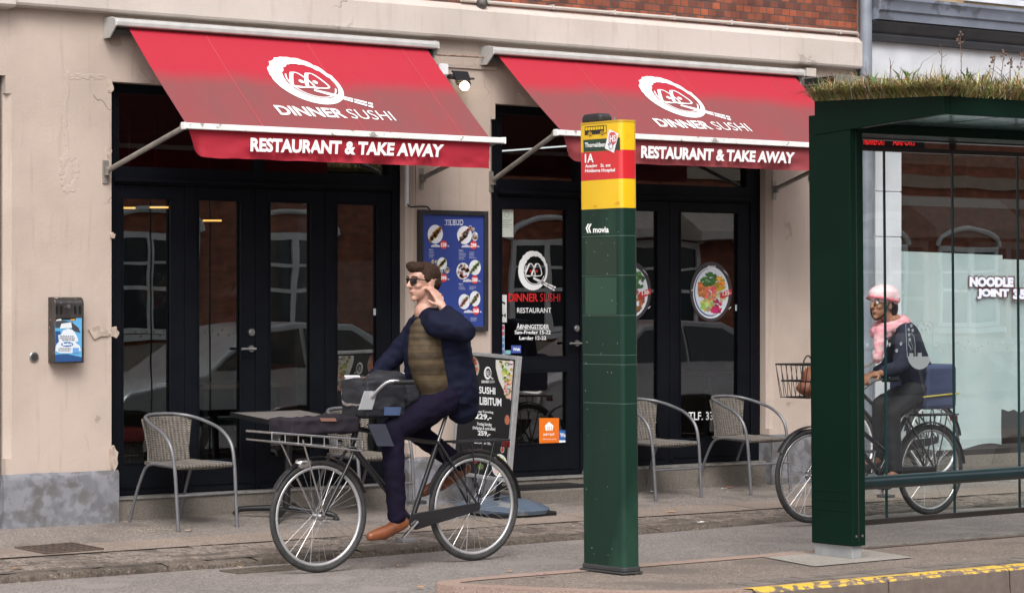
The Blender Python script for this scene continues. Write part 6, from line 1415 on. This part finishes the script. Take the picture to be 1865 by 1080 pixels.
mb = MB(); a, b = J(668, 693, -.15), J(738, 758, -.15); mb.box(a.x, b.x, -.15, .15, b.z, a.z); mb.ell(J(672, 716), (.12, .14, .09)); mb.ell(J(724, 720), (.13, .15, .10)); mb.ell(J(702, 690), (.13, .12, .05))
bag = thing('bag', 'bulging black bag strapped behind the handlebar in front of the man', 'bag', M=BMX)
mb.build('pouch', mat('black nylon', (.014, .0145, .018), .55, c2=(.03, .031, .037), scale=6, bump=.8, bscale=12, stretch=(1, 1, 4), spec=.25), bag, local=True, remesh=.01, iters=9, fold=(.009, 8))
mb = MB(); mb.slab([J(663, 712, -.16), J(687, 712, -.16), J(677, 746, -.16), J(652, 746, -.16)], .006); mb.build('reflective_panel', mat('grey reflective panel', (.34, .345, .36), .4), bag, local=True, bevel=.002)
mb = MB(); mb.ell(J(712, 681), (.10, .05, .016)); mb.build('white_highlight', mat('painted white highlight', (.75, .74, .75), .5), bag, local=True, smooth=60)  # white ellipsoid paints the highlight along the bag's top
mb = MB(); mb.slab([J(700, 741, -.18), J(730, 741, -.18), J(727, 756, -.18), J(699, 756, -.18)], .006); mb.build('blue_patch', mat('blue patch', (.05, .08, .17), .6), bag, local=True)
mb = MB(); mb.slab([J(668, 772, -.19), J(700, 772, -.19), J(716, 812, -.19), J(686, 812, -.19)], .012); mb.build('side_flap', mat('dark blue grey cloth', (.028, .032, .05), .8, bump=.5, stretch=(1, 1, 6)), bag, local=True)
fbg = thing('bag', 'flat dark satchel lying on the silver front rack of the man\'s bicycle', 'bag', M=BMX)
mb = MB(); a, b = J(530, 764, -.13), J(652, 787, -.13); mb.box(a.x, b.x, -.14, .14, b.z, a.z); mb.ell(J(610, 765), (.16, .13, .035)); mb.ell(J(552, 774), (.12, .13, .03)); mb.build('pouch', mat('dusky plum cloth', (.026, .021, .027), .8, c2=(.016, .0135, .018), scale=4, bump=.6, bscale=12, spec=.15), fbg, local=True, remesh=.01, iters=7, fold=(.009, 9))
mb = MB(); mb.slab([J(581, 761, -.15), J(610, 761, -.15), J(613, 767, -.15), J(585, 767, -.15)], .004); mb.build('leather_label', mat('tan label', (.22, .11, .08), .6), fbg, local=True)

# --- the rider behind the shelter glass
Y2 = -2.3
c0, c1 = fx(1478, Y2), fx(1692, Y2)
M2 = Matrix.Translation(((c0 + c1) / 2, Y2, lane_z((c0 + c1) / 2) + .012)) @ Matrix.Rotation(R(-1), 4, 'Z')
K = lambda u, v, dy=0: PY(u, v, dy, M2)
bb, hb_, sdl = K(1600, 862), K(1572, 690), K(1668, 722)
bike2 = bicycle('dark bicycle with a front basket ridden behind the shelter glass', M2, c1 - c0, .34, (K(1545, 745).x, K(1545, 745).z, K(1536, 780).x, K(1536, 780).z), (sdl.x, sdl.z), (bb.x, bb.z), (hb_.x, hb_.z), step=True, crank=250)
b0, b1 = K(1442, 664), K(1512, 722); sg = []
for z in (b0.z, (b0.z + b1.z) / 2, b1.z):
    i_ = (b0.z - z) * .25; R_ = [Vector((b0.x + i_, -.17 + i_, z)), Vector((b1.x - i_, -.17 + i_, z)), Vector((b1.x - i_, .17 - i_, z)), Vector((b0.x + i_, .17 - i_, z))]; sg += [([R_[k], R_[(k + 1) % 4]], .006) for k in range(4)]
for k in range(9):
    x = b0.x + (b1.x - b0.x) * k / 8
    for s_ in (-1, 1): sg.append(([Vector((x, s_ * .17, b0.z)), Vector((x * .94 + .06 * (b0.x + b1.x) / 2, s_ * .115, b1.z))], .0025))
    sg.append(([Vector((x, -.12, b1.z)), Vector((x, .12, b1.z))], .0025))
for k in range(7):
    y = -.17 + .34 * k / 6
    for x in (b0.x, b1.x): sg.append(([Vector((x, y, b0.z)), Vector((x, y * .7, b1.z))], .0025))
sg.append(([Vector((b1.x - .04, 0, b1.z)), K(1545, 745)], .01))
tubes(bike2, 'basket', IRON, *sg)
hbag = thing('handbag', 'brown leather handbag standing in the front basket of the second bicycle', 'bag', M=M2)
LEA = mat('russet leather', (.26, .095, .05), .5, c2=(.17, .06, .035), scale=5, bump=.4)
mb = MB(); q0 = K(1458, 675); q1 = K(1500, 715); mb.ell(K(1482, 706), (.14, .10, .07)); mb.ell(K(1486, 688), (.11, .09, .09)); mb.build('pouch', LEA, hbag, local=True, remesh=.009, iters=3, fold=(.005, 12))
mb = MB(); mb.tube([K(1462, 690), K(1463, 662), K(1470, 648), K(1478, 655), K(1482, 682)], .006, 8, smoothpath=5); mb.build('strap', mat('dark strap', (.04, .025, .02), .6), hbag, local=True, smooth=50)
SK2 = skin('warm brown skin', (.36, .17, .10))
DNV = mat('dark slate jacket', (.020, .022, .038), .8, c2=(.028, .03, .048), scale=5, bump=.5, bscale=14, spec=.15)
lady = thing('person', 'cyclist with pink helmet and pink scarf seen through the shelter glass', 'person', M=M2)
P = dict(pel=K(1676, 700), chest=K(1652, 618), neck=K(1623, 584), head=K(1606, 556), shn=K(1650, 606, -.17), eln=K(1640, 668, -.26), han=K(1598, 682, -.27), shf=K(1640, 604, .17), elf=K(1622, 664, .25), haf=K(1590, 682, .27),
         hin=K(1676, 705, -.09), knn=K(1622, 752, -.11), ann=K(1632, 862, -.11), ton=K(1596, 884, -.12), hif=K(1676, 705, .09), knf=K(1606, 738, .11), anf=K(1602, 836, .11), tof=K(1566, 852, .12))
mb = MB(); head_bits(mb, P['head'], .95); mb.cap(P['neck'] + Vector((.02, 0, -.03)), P['head'] + Vector((.02, 0, -.05)), .056, .05); mb.chain([P['neck'], P['chest'], P['pel']], [.07, .11, .12])
for a, b, c in (('shn', 'eln', 'han'), ('shf', 'elf', 'haf')): mb.chain([P['chest'], P[a], P[b], P[c]], [.08, .042, .036, .025])
for a, b, c, d in (('hin', 'knn', 'ann', 'ton'), ('hif', 'knf', 'anf', 'tof')): mb.chain([P['pel'], P[a], P[b], P[c], P[d].lerp(P[c], .4)], [.1, .085, .05, .036, .03])
for k, h_ in ((1, 'han'), (-1, 'haf')): hand_bits(mb, P[h_], (-1, 0, -.1), (0, 0, 1), .95, 1, k)
mb.build('body', SK2, lady, local=True, remesh=.0065, iters=3); eyes(lady, P['head'], .95)
H0 = P['head']; mb = MB(); mb.ell(H0 + Vector((.02, 0, .075)), (.135, .098, .082)); mb.ell(H0 + Vector((.06, 0, .055)), (.10, .095, .075)); 
hm = mb.build('helmet', mat('pale pink helmet', (.74, .48, .50), .35, c2=(.78, .62, .63), scale=3, stretch=(.4, .4, 7)), lady, local=True, remesh=.008, iters=2)
mb = MB(); mb.tube([H0 + Vector((-.115, 0, .066)), H0 + Vector((-.06, -.094, .052)), H0 + Vector((.06, -.10, .03)), H0 + Vector((.15, 0, .03)), H0 + Vector((.06, .10, .03)), H0 + Vector((-.06, .094, .052))], .010, 8, True); mb.build('rim', mat('deep pink band', (.62, .13, .17), .5), hm, local=True)
mb = MB(); mb.tube([H0 + Vector((-.01, -.094, .03)), H0 + Vector((-.04, -.07, -.06)), H0 + Vector((-.055, 0, -.108)), H0 + Vector((-.04, .07, -.06)), H0 + Vector((-.01, .094, .03))], .006, 6, smoothpath=4); mb.build('chin_strap', IRON, hm, local=True)
mb = MB(); mb.ell(H0 + Vector((.08, 0, -.02)), (.055, .075, .085)); mb.ell(H0 + Vector((.03, 0, .01)), (.085, .083, .06)); mb.build('hair', mat('black hair', (.018, .013, .012), .5), lady, local=True, remesh=.008, iters=2)
PNK = mat('pink knitted scarf', (.66, .25, .29), .9, c2=(.72, .42, .44), scale=5, bump=.8, bscale=40, stretch=(2, 2, 6))
mb = MB(); mb.tube([P['neck'] + Vector((.05 * math.cos(a) * 1.9, .10 * math.sin(a), -.03 + .03 * math.cos(a))) for a in [6.28 * k / 16 for k in range(16)]], .042, 10, True); mb.ell(K(1605, 606), (.075, .09, .06)); mb.cap(K(1604, 604, -.05), K(1598, 652, -.075), .045, .035); mb.build('scarf', PNK, lady, local=True, remesh=.01, iters=3, fold=(.006, 16))
mb = MB(); mb.ell(K(1634, 594), (.09, .12, .06))
for k in (-1, 0, 1): mb.chain([K(1646, 614, k * .065), K(1660, 655, k * .068), K(1676, 702, k * .065)], [.12, .125, .125])
for a, b, c in (('shn', 'eln', 'han'), ('shf', 'elf', 'haf')): mb.cap(K(1640, 604), P[a], .08, .07); mb.chain([P[a], P[b], P[b].lerp(P[c], .7)], [.07, .06, .044])
mb.build('jacket', DNV, lady, local=True, remesh=.0095, iters=8, fold=(.005, 9))
mb = MB(); mb.ell(K(1676, 706), (.14, .155, .10))
for a, b, c in (('hin', 'knn', 'ann'), ('hif', 'knf', 'anf')): mb.chain([P[a], P[b], P[b].lerp(P[c], .5), P[b].lerp(P[c], .93)], [.10, .074, .06, .05])
mb.build('trousers', mat('black trousers', (.014, .014, .018), .8, bump=.4, bscale=16), lady, local=True, remesh=.0095, iters=5, fold=(.004, 10))
for a, t in (('ann', 'ton'), ('anf', 'tof')): mb = MB(); shoe(mb, P[a], P[t], .9); mb.build('shoe', mat('black shoe leather', (.02, .018, .018), .4), lady, local=True, remesh=.007, iters=3)
sbg = thing('bag', 'blue pannier bag with a yellow piping on the rear rack of the second bicycle', 'bag', M=M2)
mb = MB(); a, b = K(1688, 664, -.2), K(1744, 744, -.2); mb.box(a.x, b.x, -.20, .20, b.z, a.z); mb.build('pouch', mat('dull blue canvas', (.06, .075, .15), .7, c2=(.045, .057, .12), scale=4, bump=.6, bscale=14, stretch=(1, 1, 5)), sbg, local=True, bevel=.03)
mb = MB(); mb.tube([K(1682, 723, -.208), K(1746, 716, -.208)], .006, 6); mb.build('piping', mat('yellow piping', (.6, .48, .08), .5), sbg, local=True)

# --- the bicycle parked at the neighbour's wall
p0, p1 = PG(1532, 881), PG(1692, 874)
MP, _ = frame_between((p0.x, -.34, 0), (p0.x + 1.06, -.30, 0), gz(-.32) + .003, -6)
parked = bicycle('parked black bicycle leaning at the white pilaster between the houses', MP, 1.06, .335, (-.30, .86, -.36, .66), (.22, .93), (.05, .29), (-.26, 1.02), crank=30, step=True, stand=True, rimm=mat('white rim', (.7, .7, .7), .35, .3))

# ------------------------------------------------------------------ inside the restaurant, seen dimly through the glass
WARM = emitmat('warm lamp tube', (1, .5, .12), 1.0)
for k, (u, v, u2, lb) in enumerate(((223, 379, 246, 'warm lamp strip seen at the left edge of the leftmost glazed door'), (273, 378, 311, 'warm lamp strip glowing high in the leftmost glazed door'), (370, 402, 403, 'warm lamp strip glowing in the door leaf with the handle'), (617, 378, 628, 'short warm lamp strip in the rightmost of the four door leaves'))):
    a, b = PY(u, v, 2.2), PY(u2, v, 2.2); lp = thing('strip_lamp', lb, 'lamp', tuple(a), 'warm strip lamps inside the restaurant')
    mb = MB(); mb.tube([a, b], .007, 8); mb.build('tube', WARM, lp); mb = MB(); mb.box(a.x - .02, b.x + .02, 2.18, 2.22, a.z + .014, a.z + .05); mb.tube([(a.x + .05, 2.2, a.z + .05), (a.x + .05, 2.2, 3.02)], .004, 6); mb.tube([(b.x - .05, 2.2, a.z + .05), (b.x - .05, 2.2, 3.02)], .004, 6); mb.build('shade', IRON, lp)
RSEAT = mat('red seat leather', (.16, .012, .012), .5, c2=(.1, .01, .01))
def bench(lb, u0, u1, Y):
    a, b = fx(u0, Y), fx(u1, Y); o = thing('bench', lb, 'bench', ((a + b) / 2, Y, .14)); mb = MB(); mb.box(a, b, Y, Y + .45, .45, .56); mb.build('seat', RSEAT, o, bevel=.03); mb = MB(); mb.box(a, b, Y + .45, Y + .55, .3, 1.0); mb.build('backrest', RSEAT, o, bevel=.03); mb = MB(); mb.box(a + .02, b - .02, Y + .05, Y + .5, .14, .45); mb.build('base', DARKIN, o)
bench('red bench inside behind the leftmost glazed door', 205, 272, 1.3); bench('red bench inside behind the third door leaf from the left', 500, 600, 1.6)
def itable(lb, u, Y, w_=.35):
    x = fx(u, Y); o = thing('table', lb, 'table', (x, Y, .14)); mb = MB(); mb.box(x - w_, x + w_, Y - .35, Y + .35, .86, .89); mb.build('table_top', mat('dark wood top', (.06, .035, .022), .35), o, bevel=.004)
    for sx in (-1, 1):
        for sy in (-1, 1): mb = MB(); mb.box(x + sx * (w_ - .04) - .02, x + sx * (w_ - .04) + .02, Y + sy * .3 - .02, Y + sy * .3 + .02, .14, .86); mb.build('leg', IRON, o)
    return x
x = itable('dark dining table inside behind the door leaf with the handle', 400, 1.0)
mb = MB(); mb.tube([(x + .18, .95, .89), (x + .18, .95, 1.03), (x + .18, .95, 1.07), (x + .18, .95, 1.13)], [.032, .032, .013, .012], 12); o = mb.build('bottle', mat('green bottle glass', (.05, .12, .06), .15), smooth=40); tag(o, 'green bottle on the dining table inside the restaurant', 'bottle')
itable('dark dining table inside behind the right pair of door leaves', 1290, 1.3)
mb = MB(); a, b = PY(915, 575, 2.0), PY(1040, 590, 2.0); mb.box(a.x, b.x, 2.0, 2.5, .95, 1.0); ctr = mb.build('counter', mat('amber counter wood', (.2, .10, .04), .4), bevel=.005)
mb = MB(); mb.box(a.x, b.x, 2.05, 2.45, .14, .95); mb.build('counter_front', DARKIN, ctr); tag(ctr, 'dim wooden counter inside behind the entrance door', 'counter')

# ------------------------------------------------------------------ across the street: mirrored in the panes
ob = thing('opposite_building', 'red brick house with white windows mirrored in the door panes', 'building', (18, -24, 0))
WFR = mat('white window paint', (.75, .75, .74), .5); SGL2 = mat('dark window glass', (.02, .025, .03), .08)
mb = MB(); mb.box(-8, 60, -30, -24, -.1, 12); mb.build('wall', BRICK2, ob)
mb = MB(); mb.box(-8, 60, -24, -23.93, -.1, .75); mb.build('plinth', mat('sandstone', (.36, .30, .24), .8), ob)
mb = MB(); mb.box(-8, 60, -24, -23.85, 4.0, 4.25); mb.build('string_course', mat('sandstone', (.36, .30, .24), .8), ob)
for k in range(10):
    x = 8.2 + k * 2.95; w_ = .95; mb = MB()
    for (a, b, c, d) in ((-w_, -w_ + .1, .95, 2.6), (w_ - .1, w_, .95, 2.6), (-.06, .06, .95, 2.6), (-w_ + .1, -.06, .95, 1.05), (.06, w_ - .1, .95, 1.05), (-w_ + .1, -.06, 1.7, 1.77), (.06, w_ - .1, 1.7, 1.77), (-w_ + .1, -.06, 2.15, 2.2), (.06, w_ - .1, 2.15, 2.2), (-w_, w_, 2.6, 2.72)): mb.box(x + a, x + b, -24, -23.94, c, d)
    arc = [Vector((x + 1.0 * math.cos(t), -23.96, 2.72 + .42 * math.sin(t))) for t in [math.pi * j / 14 for j in range(15)]]; mb.tube(arc, .06, 6)
    wn = mb.build('window', WFR, ob); mb = MB(); mb.box(x - w_ + .05, x + w_ - .05, -24, -23.985, .96, 2.6); mb.build('pane', SGL2, wn)
    mb = MB(); mb.box(x - 1.1, x + 1.1, -24, -23.86, .82, .93); mb.build('sill', WFR, wn)
for k in range(4):
    x = 24.5 + k * 2.95; mb = MB(); mb.prism([(-23.99, 3.45), (-23.2, 2.9), (-23.2, 2.75), (-23.99, 2.75)], x - 1.2, x + 1.2, lambda p, q_, t: (t, p, q_)); 
    if k < 2: mb.build('awning', mat('cream canvas', (.55, .5, .44), .8), ob)
def car(lb, x, y, m):
    o = thing('parked_car', lb, 'car', (x, y, -.19), 'cars on the street mirrored in the panes')
    L_, W_ = 4.2, .86
    side = [(-2.1, .32), (-2.08, .62), (-1.95, .74), (-1.05, .92), (-.35, 1.40), (.2, 1.47), (.95, 1.44), (1.75, 1.02), (2.05, .92), (2.1, .60), (2.08, .32)]
    mb = MB(); vs = []; n = len(side)
    for yy, s_ in ((-1, .0), (-.96, 1), (0, 1), (.96, 1), (1, 0)):
        for (px, pz) in side: nar = 1 - .17 * max(0, (pz - .9) / .5); vs.append((px * (1 if s_ else .985), yy * W_ * nar, pz if s_ else .32 + (pz - .32) * .955))
    mb.add(vs, [(j * n + i, j * n + i + 1, (j + 1) * n + i + 1, (j + 1) * n + i) for j in range(4) for i in range(n - 1)] + [tuple(range(n)), tuple(range(4 * n, 5 * n))]); mb.build('body', m, o, local=True, bevel=.04, smooth=40)
    for s_ in (-1, 1):
        for poly in ([(-.92, .96), (-.36, 1.34), (.22, 1.40), (.22, .97)], [(.28, .97), (.28, 1.40), (.9, 1.37), (1.45, 1.04), (1.4, .98)]):
            mb = MB(); mb.slab([(px, s_ * (W_ * (1 - .17 * max(0, (pz - .9) / .5)) + .004), pz) for px, pz in poly], .006); mb.build('side_window', SGL2, o, local=True)
        mb = MB(); mb.slab([(-2.085, s_ * .5, .66), (-1.9, s_ * .8, .72), (-1.9, s_ * .8, .62), (-2.085, s_ * .5, .56)], .03); mb.build('headlight', mat('car lamp glass', (.7, .7, .7), .1), o, local=True)
        for wx in (-1.32, 1.3):
            mb = MB(); mb.tube([(wx, s_ * .66, .31), (wx, s_ * .88, .31)], .31, 28); wh = mb.build('wheel', TYRE, o, local=True, smooth=40); mb = MB(); mb.tube([(wx, s_ * .87, .31), (wx, s_ * .888, .31)], .2, 20); mb.build('rim', CHROME, wh, local=True)
    return o
car('silver grey car in the street mirrored in the left door panes', 6.6, -8.6, mat('silver car paint', (.5, .51, .53), .3, .4, coat=.6))
car('dark grey car in the street mirrored in the right door panes', 12.2, -8.7, mat('graphite car paint', (.33, .31, .31), .3, .4, coat=.6))
